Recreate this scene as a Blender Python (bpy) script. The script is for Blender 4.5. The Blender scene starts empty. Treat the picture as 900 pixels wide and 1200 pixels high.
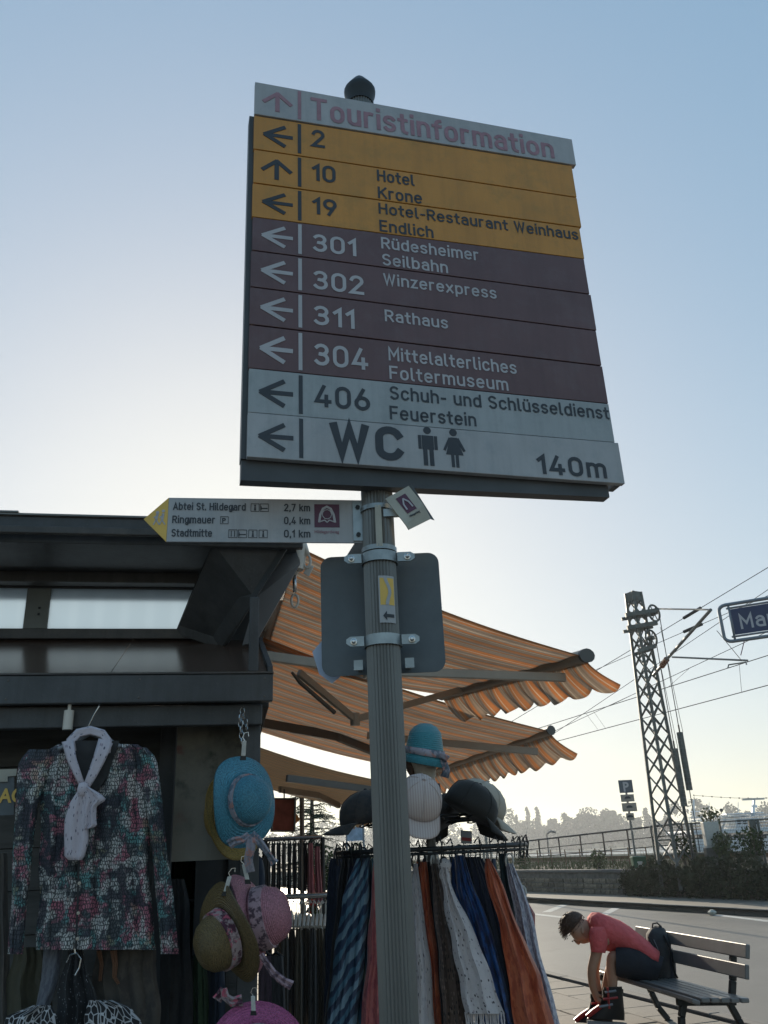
import bpy, bmesh, math, random
from mathutils import Vector, Matrix
random.seed(7)
R = math.radians
scene = bpy.context.scene
COL = scene.collection

# ------------------------------------------------------------------ camera
FPX, CX, CY, HC = 975.0, 450.0, 600.0, 1.6
pitch = math.atan(397 / 975.0)
roll = math.atan2(109, 2391)
Fv = Vector((0, math.cos(pitch), math.sin(pitch)))
R0 = Vector((1, 0, 0)); U0 = R0.cross(Fv)
Rv = math.cos(roll) * R0 - math.sin(roll) * U0
Uv = math.sin(roll) * R0 + math.cos(roll) * U0
CAM = Vector((0, 0, HC))
cd = bpy.data.cameras.new('camera'); cam = bpy.data.objects.new('camera', cd); COL.objects.link(cam)
mw = Matrix((Rv, Uv, -Fv)).transposed().to_4x4(); mw.translation = CAM
cam.matrix_world = mw
cd.sensor_fit = 'VERTICAL'; cd.sensor_height = 36.0; cd.lens = 36.0 * FPX / 1200.0
cd.clip_start = 0.05; cd.clip_end = 6000
scene.camera = cam

# ------------------------------------------------------------------ light
SUN_AZ, SUN_EL = -10.5, 17.0
w = bpy.data.worlds.new('World'); scene.world = w; w.use_nodes = True
wn = w.node_tree; wn.nodes.clear()
sky = wn.nodes.new('ShaderNodeTexSky'); sky.sky_type = 'NISHITA'; sky.sun_disc = False
sky.sun_elevation = R(SUN_EL); sky.sun_rotation = R(SUN_AZ)
sky.air_density = 1.0; sky.dust_density = 0.9; sky.ozone_density = 1.3; sky.altitude = 100
bg = wn.nodes.new('ShaderNodeBackground'); bg.inputs[1].default_value = 0.15
wo = wn.nodes.new('ShaderNodeOutputWorld')
gm = wn.nodes.new('ShaderNodeGamma'); gm.inputs[1].default_value = 0.50      # compresses the sky colour, flattening the glare round the sun
sc_ = wn.nodes.new('ShaderNodeVectorMath'); sc_.operation = 'SCALE'; sc_.inputs['Scale'].default_value = 2.85
wn.links.new(sky.outputs[0], gm.inputs[0]); hs = wn.nodes.new('ShaderNodeHueSaturation'); hs.inputs['Saturation'].default_value = 1.4
wn.links.new(gm.outputs[0], hs.inputs['Color']); dv = wn.nodes.new('ShaderNodeVectorMath'); dv.operation = 'DIVIDE'; md_ = wn.nodes.new('ShaderNodeVectorMath'); md_.operation = 'MULTIPLY_ADD'
md_.inputs[1].default_value = (.42, .40, .39); md_.inputs[2].default_value = (1, 1, 1)
wn.links.new(hs.outputs[0], md_.inputs[0]); wn.links.new(hs.outputs[0], dv.inputs[0]); wn.links.new(md_.outputs[0], dv.inputs[1]); h2 = wn.nodes.new('ShaderNodeHueSaturation'); h2.inputs['Saturation'].default_value = 1.4
wn.links.new(dv.outputs[0], h2.inputs['Color']); tn = wn.nodes.new('ShaderNodeVectorMath'); tn.operation = 'MULTIPLY'; tn.inputs[1].default_value = (1.0, 1.005, .995)
wn.links.new(h2.outputs[0], tn.inputs[0]); wn.links.new(tn.outputs[0], sc_.inputs[0]); wn.links.new(sc_.outputs[0], bg.inputs[0]); wn.links.new(bg.outputs[0], wo.inputs[0])
sl = bpy.data.lights.new('sun', 'SUN'); sl.energy = 4.8; sl.angle = R(0.6); sl.color = (1.0, 0.88, 0.70)
so = bpy.data.objects.new('sun', sl); COL.objects.link(so)
sd = Vector((math.sin(R(SUN_AZ)) * math.cos(R(SUN_EL)), math.cos(R(SUN_AZ)) * math.cos(R(SUN_EL)), math.sin(R(SUN_EL))))
so.rotation_euler = sd.to_track_quat('Z', 'Y').to_euler()
scene.view_settings.view_transform = 'Standard'; scene.view_settings.look = 'None'
scene.view_settings.exposure = 0.50; scene.view_settings.gamma = 1.0
scene.view_settings.use_curve_mapping = False

# ------------------------------------------------------------------ measuring helpers
def ray(x, y): return Fv + Rv * ((x - CX) / FPX) - Uv * ((y - CY) / FPX)
def at(x, y, Y): d = ray(x, y); return CAM + d * (Y / d.y)
def gz(x, y, z=0.0): d = ray(x, y); return CAM + d * ((z - HC) / d.z)
def azp(az, D, z): return Vector((D * math.sin(R(az)), D * math.cos(R(az)), z))

# ------------------------------------------------------------------ object helpers
def tag(o, label=None, cat=None, group=None, kind=None):
    if label: o['label'] = label
    if cat: o['category'] = cat
    if group: o['group'] = group
    if kind: o['kind'] = kind
    return o
def thing(name, label, cat, loc=(0, 0, 0), rz=0.0, group=None):
    o = bpy.data.objects.new(name, None); COL.objects.link(o); o.empty_display_size = .1
    o.location = loc; o.rotation_euler = (0, 0, rz)
    return tag(o, label, cat, group)

class MB:
    def __init__(s): s.v = []; s.f = []; s.uv = []
    def add(s, vs, fs, uvs=None):
        b = len(s.v); s.v += [tuple(p) for p in vs]
        for i, f in enumerate(fs):
            s.f.append([b + k for k in f])
            s.uv.append(uvs[i] if uvs else None)
        return s
    def box(s, c, d, rot=None):
        hx, hy, hz = d[0] / 2, d[1] / 2, d[2] / 2
        vs = [Vector((x, y, z)) for x in (-hx, hx) for y in (-hy, hy) for z in (-hz, hz)]
        if rot is not None: vs = [rot @ p for p in vs]
        c = Vector(c); vs = [p + c for p in vs]
        return s.add(vs, [(0, 1, 3, 2), (4, 6, 7, 5), (0, 4, 5, 1), (2, 3, 7, 6), (0, 2, 6, 4), (1, 5, 7, 3)])
    def hexa(s, p):   # 8 points: bottom 4 then top 4
        return s.add(p, [(3, 2, 1, 0), (4, 5, 6, 7), (0, 1, 5, 4), (1, 2, 6, 5), (2, 3, 7, 6), (3, 0, 4, 7)])
    def tube(s, pts, r, n=8, caps=True, closed=False):
        pts = [Vector(p) for p in pts]; m = len(pts)
        rs = r if isinstance(r, (list, tuple)) else [r] * m
        rings = []; up = None
        for i, p in enumerate(pts):
            if closed: t = pts[(i + 1) % m] - pts[i - 1]
            else: t = pts[min(i + 1, m - 1)] - pts[max(i - 1, 0)]
            t.normalize()
            if up is None:
                a = Vector((0, 0, 1)) if abs(t.z) < .9 else Vector((1, 0, 0)); up = t.cross(a).normalized()
            up = (up - t * up.dot(t)).normalized(); q = t.cross(up)
            rings.append([p + (up * math.cos(2 * math.pi * k / n) + q * math.sin(2 * math.pi * k / n)) * rs[i] for k in range(n)])
        vs = [p for rg in rings for p in rg]; fs = []
        for i in range(m if closed else m - 1):
            for k in range(n):
                a, b = i * n, ((i + 1) % m) * n
                fs.append((a + k, a + (k + 1) % n, b + (k + 1) % n, b + k))
        if caps and not closed: fs += [tuple(range(n))[::-1], tuple((m - 1) * n + k for k in range(n))]
        return s.add(vs, fs)
    def loft(s, rings, uvw=None, caps=True, closed=True):
        n = len(rings[0]); vs = [p for rg in rings for p in rg]; fs = []; uvs = []
        for i in range(len(rings) - 1):
            for k in range(n if closed else n - 1):
                fs.append((i * n + k, i * n + (k + 1) % n, (i + 1) * n + (k + 1) % n, (i + 1) * n + k))
                u0, u1 = k / n, (k + 1) / n; v0, v1 = i / (len(rings) - 1), (i + 1) / (len(rings) - 1)
                uvs.append([(u0, v0), (u1, v0), (u1, v1), (u0, v1)])
        if caps and closed:
            m = len(rings) - 1
            fs += [tuple(range(n))[::-1], tuple(m * n + k for k in range(n))]; uvs += [[(0, 0)] * n, [(0, 1)] * n]
        return s.add(vs, fs, uvs)
    def surf(s, fn, nu, nv, su=1.0, sv=1.0):
        vs = [fn(i / nu, j / nv) for j in range(nv + 1) for i in range(nu + 1)]; fs = []; uvs = []
        for j in range(nv):
            for i in range(nu):
                a = j * (nu + 1) + i
                fs.append((a, a + 1, a + nu + 2, a + nu + 1))
                uvs.append([(i / nu * su, j / nv * sv), ((i + 1) / nu * su, j / nv * sv), ((i + 1) / nu * su, (j + 1) / nv * sv), (i / nu * su, (j + 1) / nv * sv)])
        return s.add(vs, fs, uvs)
    def prism(s, poly, fn, d0, d1):   # poly 2-D outline, fn(a,b,depth)->point
        n = len(poly); vs = [fn(a, b, d0) for a, b in poly] + [fn(a, b, d1) for a, b in poly]
        fs = [tuple(range(n)), tuple(range(2 * n - 1, n - 1, -1))] + [(k, k + n, (k + 1) % n + n, (k + 1) % n) for k in range(n)]
        return s.add(vs, fs)
    def lathe(s, prof, c=(0, 0, 0), n=24, rot=None, sx=1, sy=1):
        c = Vector(c); rings = []
        for r, z in prof:
            rg = [Vector((r * sx * math.cos(2 * math.pi * k / n), r * sy * math.sin(2 * math.pi * k / n), z)) for k in range(n)]
            if rot is not None: rg = [rot @ p for p in rg]
            rings.append([p + c for p in rg])
        return s.loft(rings)
    def build(s, name, mat, parent=None, smooth=False, solid=0, bevel=0, label=None, world=True):
        me = bpy.data.meshes.new(name)
        vs = s.v
        if parent is not None and world:
            inv = pmat(parent).inverted(); vs = [tuple(inv @ Vector(p)) for p in vs]
        me.from_pydata(vs, [], s.f)
        if any(u is not None for u in s.uv):
            lay = me.uv_layers.new(name='UVMap'); k = 0
            for i, f in enumerate(s.f):
                for j in range(len(f)):
                    lay.data[k].uv = s.uv[i][j] if s.uv[i] else (0, 0); k += 1
        me.validate(); me.update()
        bm = bmesh.new(); bm.from_mesh(me); bmesh.ops.recalc_face_normals(bm, faces=bm.faces); bm.to_mesh(me); bm.free()
        if smooth:
            for p in me.polygons: p.use_smooth = True
            if smooth is not True:
                me.set_sharp_from_angle(angle=R(smooth))
        me.materials.append(mat)
        o = bpy.data.objects.new(name, me); COL.objects.link(o)
        if parent is not None: o.parent = parent
        if solid:
            md = o.modifiers.new('thickness', 'SOLIDIFY'); md.thickness = solid; md.offset = 0
        if bevel:
            md = o.modifiers.new('bevel', 'BEVEL'); md.width = bevel; md.segments = 2; md.limit_method = 'ANGLE'; md.angle_limit = R(40)
        if label: o['label'] = label
        return o
def pmat(o):
    m = Matrix.Translation(o.location) @ o.rotation_euler.to_matrix().to_4x4()
    return (pmat(o.parent) @ m) if o.parent else m
def rotz(a): return Matrix.Rotation(a, 3, 'Z')
def basis(x, y, z): return Matrix((x, y, z)).transposed()
def axis_rot(axis, hang=Vector((0, 0, 1))):   # local z -> axis, local y as close to hang as possible
    z = axis.normalized(); x = hang.cross(z).normalized(); y = z.cross(x)
    return basis(x, y, z)
def lerp(a, b, t): return a + (b - a) * t
def interp(rows, y):
    for i in range(len(rows) - 1):
        a, b = rows[i], rows[i + 1]
        if y <= b[0] or i == len(rows) - 2:
            t = (y - a[0]) / (b[0] - a[0]) if b[0] != a[0] else 0
            t = max(0, min(1, t)); return [lerp(a[k], b[k], t) for k in range(len(a))]

# ------------------------------------------------------------------ materials
def newmat(name):
    m = bpy.data.materials.new(name); m.use_nodes = True; nt = m.node_tree
    b = nt.nodes['Principled BSDF']; return m, nt, b
def nd(nt, t, **k):
    n = nt.nodes.new(t)
    for a, v in k.items(): setattr(n, a, v)
    return n
def coords(nt, kind='Object', scale=(1, 1, 1), rot=(0, 0, 0)):
    tc = nd(nt, 'ShaderNodeTexCoord'); mp = nd(nt, 'ShaderNodeMapping')
    mp.inputs['Scale'].default_value = scale; mp.inputs['Rotation'].default_value = rot
    nt.links.new(tc.outputs[kind], mp.inputs[0]); return mp.outputs[0]
def noise(nt, co, scale, det=4, rough=.6):
    n = nd(nt, 'ShaderNodeTexNoise'); n.inputs['Scale'].default_value = scale; n.inputs['Detail'].default_value = det
    n.inputs['Roughness'].default_value = rough; nt.links.new(co, n.inputs['Vector']); return n.outputs['Fac']
def ramp(nt, fac, stops, interp_='LINEAR'):
    r = nd(nt, 'ShaderNodeValToRGB'); cr = r.color_ramp; cr.interpolation = interp_
    while len(cr.elements) < len(stops): cr.elements.new(.5)
    for e, (p, c) in zip(cr.elements, stops): e.position = p; e.color = (*c, 1) if len(c) == 3 else c
    nt.links.new(fac, r.inputs[0]); return r.outputs[0]
def mix(nt, fac, a, b, mode='MIX'):
    m = nd(nt, 'ShaderNodeMix', data_type='RGBA', blend_type=mode)
    for i, v in ((0, fac), (6, a), (7, b)):
        if isinstance(v, (int, float)): m.inputs[i].default_value = v
        elif isinstance(v, tuple): m.inputs[i].default_value = (*v, 1)
        else: nt.links.new(v, m.inputs[i])
    return m.outputs[2]
def bump(nt, b, h, strength=.3, dist=.01):
    bp = nd(nt, 'ShaderNodeBump'); bp.inputs['Strength'].default_value = strength; bp.inputs['Distance'].default_value = dist
    nt.links.new(h, bp.inputs['Height']); nt.links.new(bp.outputs[0], b.inputs['Normal'])
def M(name, col, rough=.6, metal=0.0, var=.25, vs=6.0, bs=0, bd=.005, bscale=60, spec=.5, coord='Object', dirt=None, stretch=(1, 1, 1), streak=0):
    m, nt, b = newmat(name); co = coords(nt, coord, stretch)
    n = noise(nt, co, vs)
    lo = tuple(c * (1 - var) for c in col); hi = tuple(min(1, c * (1 + var)) for c in col)
    c = ramp(nt, n, [(.3, lo), (.7, hi)])
    if dirt:
        n2 = noise(nt, co, vs * 2.7, 8, .7); f = ramp(nt, n2, [(.5, (0, 0, 0)), (.72, (1, 1, 1))])
        c = mix(nt, f, c, dirt)
    if streak:
        s1 = noise(nt, coords(nt, 'Object', (14, 14, .8)), 2.2, 5, .7); s2 = noise(nt, coords(nt, 'Object'), 90, 3, .8)
        c = mix(nt, ramp(nt, s1, [(.45, (0, 0, 0)), (.8, (streak, streak, streak))]), c, tuple(k * .45 for k in col)); c = mix(nt, ramp(nt, s2, [(.60, (0, 0, 0)), (.68, (streak * .6,) * 3)]), c, tuple(min(1, k * .5 + .09) for k in col))
    nt.links.new(c, b.inputs['Base Color'])
    b.inputs['Roughness'].default_value = rough; b.inputs['Metallic'].default_value = metal
    b.inputs['Specular IOR Level'].default_value = spec
    if bs: bump(nt, b, noise(nt, co, bscale, 3), bs, bd)
    return m
def fabric(name, base, marks=None, mark_col=(0, 0, 0), scale=40, thr=.22, mark2=None, var=.2, trans=0.0, coord='UV', uvs=(1, 1, 1), rough=.85):
    """cloth with blotchy printed marks"""
    m, nt, b = newmat(name); co = coords(nt, coord, uvs); n = noise(nt, co, 5)
    c = ramp(nt, n, [(.3, tuple(k * (1 - var) for k in base)), (.7, tuple(min(1, k * (1 + var)) for k in base))])
    if marks == 'dots':
        v = nd(nt, 'ShaderNodeTexVoronoi'); v.inputs['Scale'].default_value = scale; nt.links.new(co, v.inputs['Vector'])
        f = ramp(nt, v.outputs['Distance'], [(thr, (1, 1, 1)), (thr + .05, (0, 0, 0))])
        mc = mark_col
        if mark2: mc = mix(nt, ramp(nt, v.outputs['Color'], [(.45, (0, 0, 0)), (.5, (1, 1, 1))]), mark_col, mark2)
        c = mix(nt, f, c, mc)
    elif marks == 'cracks':
        v = nd(nt, 'ShaderNodeTexVoronoi', feature='DISTANCE_TO_EDGE'); v.inputs['Scale'].default_value = scale; nt.links.new(co, v.inputs['Vector'])
        f = ramp(nt, v.outputs['Distance'], [(thr, (1, 1, 1)), (thr + .04, (0, 0, 0))]); c = mix(nt, f, c, mark_col)
    elif marks == 'clouds':
        f = ramp(nt, noise(nt, co, scale, 5), [(.48, (0, 0, 0)), (.56, (1, 1, 1))]); c = mix(nt, f, c, mark_col)
        if mark2: f = ramp(nt, noise(nt, co, scale * 1.7, 5), [(.56, (0, 0, 0)), (.6, (1, 1, 1))]); c = mix(nt, f, c, mark2)
    nt.links.new(c, b.inputs['Base Color']); b.inputs['Roughness'].default_value = rough
    b.inputs['Sheen Weight'].default_value = .15
    oc = coords(nt, 'Object'); bump(nt, b, noise(nt, oc, 260, 2), .25, .002)
    if trans:
        t = nd(nt, 'ShaderNodeBsdfTranslucent'); nt.links.new(c, t.inputs[0]); ms = nd(nt, 'ShaderNodeMixShader'); ms.inputs[0].default_value = trans
        out = nt.nodes['Material Output']; nt.links.new(b.outputs[0], ms.inputs[1]); nt.links.new(t.outputs[0], ms.inputs[2]); nt.links.new(ms.outputs[0], out.inputs[0])
    return m
def awning_mat(name, orange, grey, light, trans=.45, per=.34):
    m, nt, b = newmat(name); co = coords(nt, 'UV', (1 / per, 1, 1)); sx = nd(nt, 'ShaderNodeSeparateXYZ'); nt.links.new(co, sx.inputs[0])
    fr = nd(nt, 'ShaderNodeMath', operation='FRACT'); nt.links.new(sx.outputs[0], fr.inputs[0])
    dk = tuple(k * .86 for k in grey)
    c = ramp(nt, fr.outputs[0], [(0, orange), (.17, light), (.205, orange), (.30, grey), (.37, dk), (.43, grey), (.50, light), (.545, grey), (.62, orange), (.70, dk), (.76, light), (.79, dk), (.86, grey), (.93, dk)], 'CONSTANT')
    n = noise(nt, coords(nt, 'Object'), 3.0, 5); c = mix(nt, ramp(nt, n, [(.35, (0, 0, 0)), (.8, (.35, .35, .35))]), c, tuple(k * .55 for k in grey))
    nt.links.new(c, b.inputs['Base Color']); b.inputs['Roughness'].default_value = .9
    t = nd(nt, 'ShaderNodeBsdfTranslucent'); nt.links.new(c, t.inputs[0]); ms = nd(nt, 'ShaderNodeMixShader'); ms.inputs[0].default_value = trans
    out = nt.nodes['Material Output']; nt.links.new(b.outputs[0], ms.inputs[1]); nt.links.new(t.outputs[0], ms.inputs[2]); nt.links.new(ms.outputs[0], out.inputs[0])
    bump(nt, b, noise(nt, coords(nt, 'Object'), 4, 2), .5, .03)
    return m

mt = {}
mt['gal'] = M('galvanised_steel', (.17, .168, .16), .42, .4, .12, 2.5, .05, bscale=200)
mt['clamp'] = M('zinc_clamp', (.30, .33, .34), .42, .8, .2, 20)
mt['cap'] = M('dark_cap', (.025, .027, .028), .55, .2)
mt['signback'] = M('sign_back_grey', (.115, .13, .14), .6, .3, .15, 7, .08, bscale=200)
mt['frame'] = M('dark_sign_frame', (.065, .068, .072), .5, .2)
mt['white_panel'] = M('grey_white_enamel', (.39, .39, .40), .5, 0, .10, 5, dirt=(.31, .33, .35), streak=.35)
mt['blue_panel'] = M('pale_grey_enamel', (.35, .37, .38), .45, 0, .08, 5, dirt=(.28, .31, .32), streak=.35)
mt['ochre'] = M('ochre_enamel', (.55, .245, .04), .45, 0, .10, 5, dirt=(.42, .21, .04), streak=.35)
mt['brown'] = M('wine_brown_enamel', (.135, .072, .075), .5, 0, .12, 5, dirt=(.15, .095, .10), streak=.3)
mt['ink'] = M('dark_lettering', (.04, .045, .055), .6, 0, .1)
mt['ink_red'] = M('faded_red_lettering', (.33, .185, .22), .6, 0, .15, 30)
mt['ink_white'] = M('pale_lettering', (.44, .43, .45), .6, 0, .1)
mt['yellow'] = M('sign_yellow', (.72, .46, .10), .5, 0, .08)
mt['aubergine'] = M('aubergine_print', (.10, .03, .06), .5, 0, .1)
mt['paper'] = M('weathered_paper', (.42, .40, .34), .7, 0, .12, 14)
mt['enamel_blue'] = M('street_sign_blue', (.03, .04, .10), .35, 0, .15, 8)
mt['tubegrey'] = M('grey_tube', (.22, .24, .27), .5, .3, .1)
mt['kiosk_dark'] = M('dark_painted_metal', (.060, .064, .069), .55, .0, .35, 4, .2, bscale=90, dirt=(.06, .06, .06), streak=.5)
mt['kiosk_wood'] = M('dark_stained_boards', (.072, .073, .072), .6, .0, .4, 3, .3, bscale=40, stretch=(1, 1, 8))
mt['kiosk_inside'] = M('dark_interior', (.05, .049, .048), .8, 0, .3)
mt['roof_sheet'] = M('brown_roof_sheet', (.085, .055, .042), .22, 0, .2, 3, .05, bscale=30, spec=.6)
mt['fascia'] = M('weathered_fascia', (.06, .055, .052), .5, .1, .3, 5, dirt=(.09, .08, .07), streak=.5)
mt['mull'] = M('grey_green_mullion', (.15, .16, .15), .6, 0, .15)
mt['canvas'] = None
mt['alu'] = M('beige_powder_coat', (.34, .295, .245), .5, .1, .1, 5)
mt['alu_dark'] = M('dark_beige_metal', (.11, .10, .09), .5, .1, .1, 5)
mt['whiteplastic'] = M('off_white_plastic', (.60, .56, .50), .45, 0, .08)
mt['black'] = M('black_fabric', (.032, .032, .034), .85, 0, .3, 20, .2)
mt['blackmetal'] = M('black_metal', (.02, .021, .023), .45, .4, .2)
mt['chrome'] = M('chrome_rail', (.5, .5, .5), .25, 1, .1)
mt['wire'] = M('overhead_wire', (.03, .03, .032), .5, .4, .1)
mt['mast'] = M('weathered_mast_steel', (.11, .12, .11), .6, .2, .3, 4, dirt=(.09, .06, .045))
mt['skin'] = M('skin', (.42, .24, .16), .55, 0, .08, 10)
mt['hair'] = M('brown_hair', (.075, .04, .024), .6, 0, .3, 60, .6, .01, 120)
mt['tee'] = M('coral_red_cotton', (.60, .10, .10), .85, 0, .12, 8, .9, .03, 14)
mt['shorts'] = M('black_shorts', (.02, .021, .028), .85, 0, .3, 12, .3, .01, 40)
mt['skate_red'] = M('skate_red', (.35, .03, .03), .4, 0, .2)
mt['bench'] = M('weathered_bench_slat', (.17, .165, .16), .34, 0, .18, 4, .2, .003, 50, stretch=(1, 1, 1))
mt['iron'] = M('dark_cast_iron', (.022, .024, .024), .5, .3, .3, 12, .2)
mt['grass'] = M('weedy_green', (.085, .095, .04), .9, 0, .45, 14)
mt['leaf'] = M('leaf_green', (.045, .065, .026), .95, 0, .5, 3.0, spec=.05)
mt['leaf_dark'] = M('ivy_leaf', (.066, .068, .042), .95, 0, .55, 2.0, spec=.05)
mt['needle'] = M('conifer_green', (.035, .06, .035), .9, 0, .4, 3.0, spec=.1)
mt['bark'] = M('bark', (.06, .05, .04), .9, 0, .4, 5, .5)
mt['stone'] = M('quarry_stone', (.19, .165, .135), .9, 0, .45, 2.2, .6, .02, 14, dirt=(.07, .065, .055))
_m = mt['stone']; _nt = _m.node_tree; _b = _nt.nodes['Principled BSDF']; _oi = _nt.nodes.new('ShaderNodeObjectInfo')
_src = _b.inputs['Base Color'].links[0].from_socket; _r = ramp(_nt, _oi.outputs['Random'], [(0, (.55, .52, .48)), (.5, (.95, .9, .82)), (1, (1.35, 1.25, 1.1))]); _nt.links.new(mix(_nt, 1.0, _src, _r, 'MULTIPLY'), _b.inputs['Base Color'])
mt['mortar'] = M('mortar', (.13, .12, .105), .95, 0, .3, 6, .5)
mt['green_bin'] = M('green_plastic', (.02, .09, .05), .45, 0, .15)
mt['cabinet'] = M('pale_grey_cabinet', (.48, .46, .42), .55, 0, .1, 6, dirt=(.35, .33, .3))
mt['boat'] = M('white_boat_paint', (.70, .72, .74), .4, 0, .05)
mt['boat_glass'] = M('dark_cabin_glass', (.03, .05, .07), .15, 0, .1)
mt['rust'] = M('rusty_rail', (.14, .085, .05), .6, .4, .3)
mt['railtop'] = M('polished_rail_head', (.45, .45, .44), .3, 1, .1)
mt['ballast'] = M('track_ballast', (.16, .14, .12), .95, 0, .5, 30, .8, .05, 25)
mt['stripe_paint'] = M('worn_road_paint', (.42, .42, .40), .8, 0, .25, 12, dirt=(.15, .15, .15))
mt['flower'] = M('red_flowers', (.35, .03, .02), .8, 0, .4)
mt['ceramic'] = M('brown_insulator', (.22, .08, .035), .3, 0, .1)
mt['mannequin'] = M('mannequin_beige', (.42, .36, .29), .5, 0, .06)
mt['hanger_clear'] = M('pale_plastic_hanger', (.62, .58, .52), .3, 0, .08)

def ground_mat(name, col, rough, scale, specks, spec_col, joint=None):
    m, nt, b = newmat(name); co = coords(nt, 'Object')
    n1 = noise(nt, co, .35, 5, .65); n2 = noise(nt, co, scale, 3, .7); n3 = noise(nt, co, 1.7, 6, .75)
    c = ramp(nt, n1, [(.3, tuple(k * .78 for k in col)), (.7, tuple(k * 1.2 for k in col))])
    c = mix(nt, ramp(nt, n2, [(.45, (0, 0, 0)), (.75, (specks, specks, specks))]), c, spec_col)
    c = mix(nt, ramp(nt, n3, [(.56, (0, 0, 0)), (.66, (.45, .45, .45))]), c, tuple(k * .6 for k in col))
    nt.links.new(c, b.inputs['Base Color']); b.inputs['Roughness'].default_value = rough
    bump(nt, b, n2, .5, .006); return m
mt['asphalt'] = ground_mat('road_asphalt', (.145, .130, .110), .52, 120, .5, (.16, .155, .15))
mt['paving'] = ground_mat('pavement_slabs', (.20, .175, .145), .8, 70, .4, (.12, .105, .09))
mt['kerb'] = ground_mat('kerb_stone', (.15, .14, .13), .8, 60, .4, (.09, .085, .08))
mt['earth'] = ground_mat('earth', (.13, .11, .075), .9, 8, .6, (.07, .08, .04))

# ================================================================== SETTING
def sheet(name, poly, z, mat, kind='structure'):
    m = MB(); m.add([(x, y, z) for x, y in poly], [tuple(range(len(poly)))]); return tag(m.build(name, mat), kind=kind)
def v2(p, d, s): return (p[0] + d[0] * s, p[1] + d[1] * s)
def nrm(a): l = math.hypot(*a); return (a[0] / l, a[1] / l)
NK = (2.35, 11.2); NKd = nrm((1.29, -3.97))          # near kerb line, running towards the camera
FK = (6.18, 25.36); FKd = nrm((4.08, -9.0))          # far kerb line
WL = (7.0, 28.8); WLd = nrm((5.1, -9.8))             # foot of the quarry stone wall
QL = (11.8, 35.0)                                     # quay edge, same direction as the wall
Wn = (-WLd[1], WLd[0])                                # towards the river
if Wn[0] < 0: Wn = (-Wn[0], -Wn[1])
def W_(s, o=0.0, z=0.0): return Vector((WL[0] + WLd[0] * s + Wn[0] * o, WL[1] + WLd[1] * s + Wn[1] * o, z))

# ground sheet reaching the horizon on the landward side, ending at the quay
tag(MB().add([(-1500, -300, -.30), (v2(QL, WLd, 380)[0], v2(QL, WLd, 380)[1], -.30), (v2(QL, WLd, -900)[0], v2(QL, WLd, -900)[1], -.30), (-1500, 900, -.30)], [(0, 1, 2, 3)]).build('ground', mt['earth']), kind='structure')
# river
m, nt, b = newmat('river_water'); co = coords(nt, 'Object', (1, .25, 1))
b.inputs['Base Color'].default_value = (.06, .09, .10, 1); b.inputs['Roughness'].default_value = .22
bump(nt, b, noise(nt, co, 1.2, 6, .7), .5, .12); mt['water'] = m
tag(MB().add([(-3000, -400, -2.6), (3500, -400, -2.6), (3500, 5200, -2.6), (-3000, 5200, -2.6)], [(0, 1, 2, 3)]).build('river', mt['water']), kind='structure')
# quay wall down to the water
a, bq = v2(QL, WLd, 380), v2(QL, WLd, -900)
tag(MB().hexa([(a[0], a[1], -3.2), (a[0] + .5, a[1] + .2, -3.2), (bq[0] + .5, bq[1] + .2, -3.2), (bq[0], bq[1], -3.2), (a[0], a[1], .92), (a[0] + .5, a[1] + .2, .92), (bq[0] + .5, bq[1] + .2, .92), (bq[0], bq[1], .92)]).build('quay_wall', mt['mortar']), kind='structure')

# near pavement, road, far pavement (road 12 cm below)
k0, k1 = v2(NK, NKd, -75), v2(NK, NKd, 22)
sheet('pavement', [(-40, -12), (k1[0] - .12, k1[1]), (k0[0] - .12, k0[1]), (-60, 80)], -.004, mt['paving'])
f0, f1 = v2(FK, FKd, -62), v2(FK, FKd, 46)
sheet('road', [k1, (f1[0], f1[1]), (f0[0], f0[1]), k0], -.12, mt['asphalt'])
e0, e1 = W_(-58), W_(40)
sheet('far_pavement', [(f0[0] + .13, f0[1]), (f1[0] + .13, f1[1]), (e1.x + .3, e1.y), (e0.x + .3, e0.y)], 0, mt['paving'])
# kerbs: one stone after the other, each a piece of the kerb
def kerb(name, P0, D, s0, s1, side):
    t = thing(name, None, None); t['kind'] = 'structure'
    L = 1.0; me = None; n = int((s1 - s0) / L); ang = math.atan2(D[1], D[0])
    for i in range(n):
        c = v2(P0, D, s0 + (i + .5) * L); zz = random.uniform(-.002, .003)
        if me is None:
            o = MB().box((0, 0, -.06), (L - .012, .13, .145)).build('kerb_stone', mt['kerb'], bevel=.012); me = o.data; o.parent = t
        else:
            o = bpy.data.objects.new('kerb_stone', me); COL.objects.link(o); o.parent = t
            md = o.modifiers.new('bevel', 'BEVEL'); md.width = .012; md.segments = 2
        o.location = (c[0], c[1], zz + .01); o.rotation_euler = (0, 0, ang + random.uniform(-.004, .004))
kerb('near_kerb', NK, NKd, -14, 8, 1); kerb('far_kerb', FK, FKd, -30, 16, 1)
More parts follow.
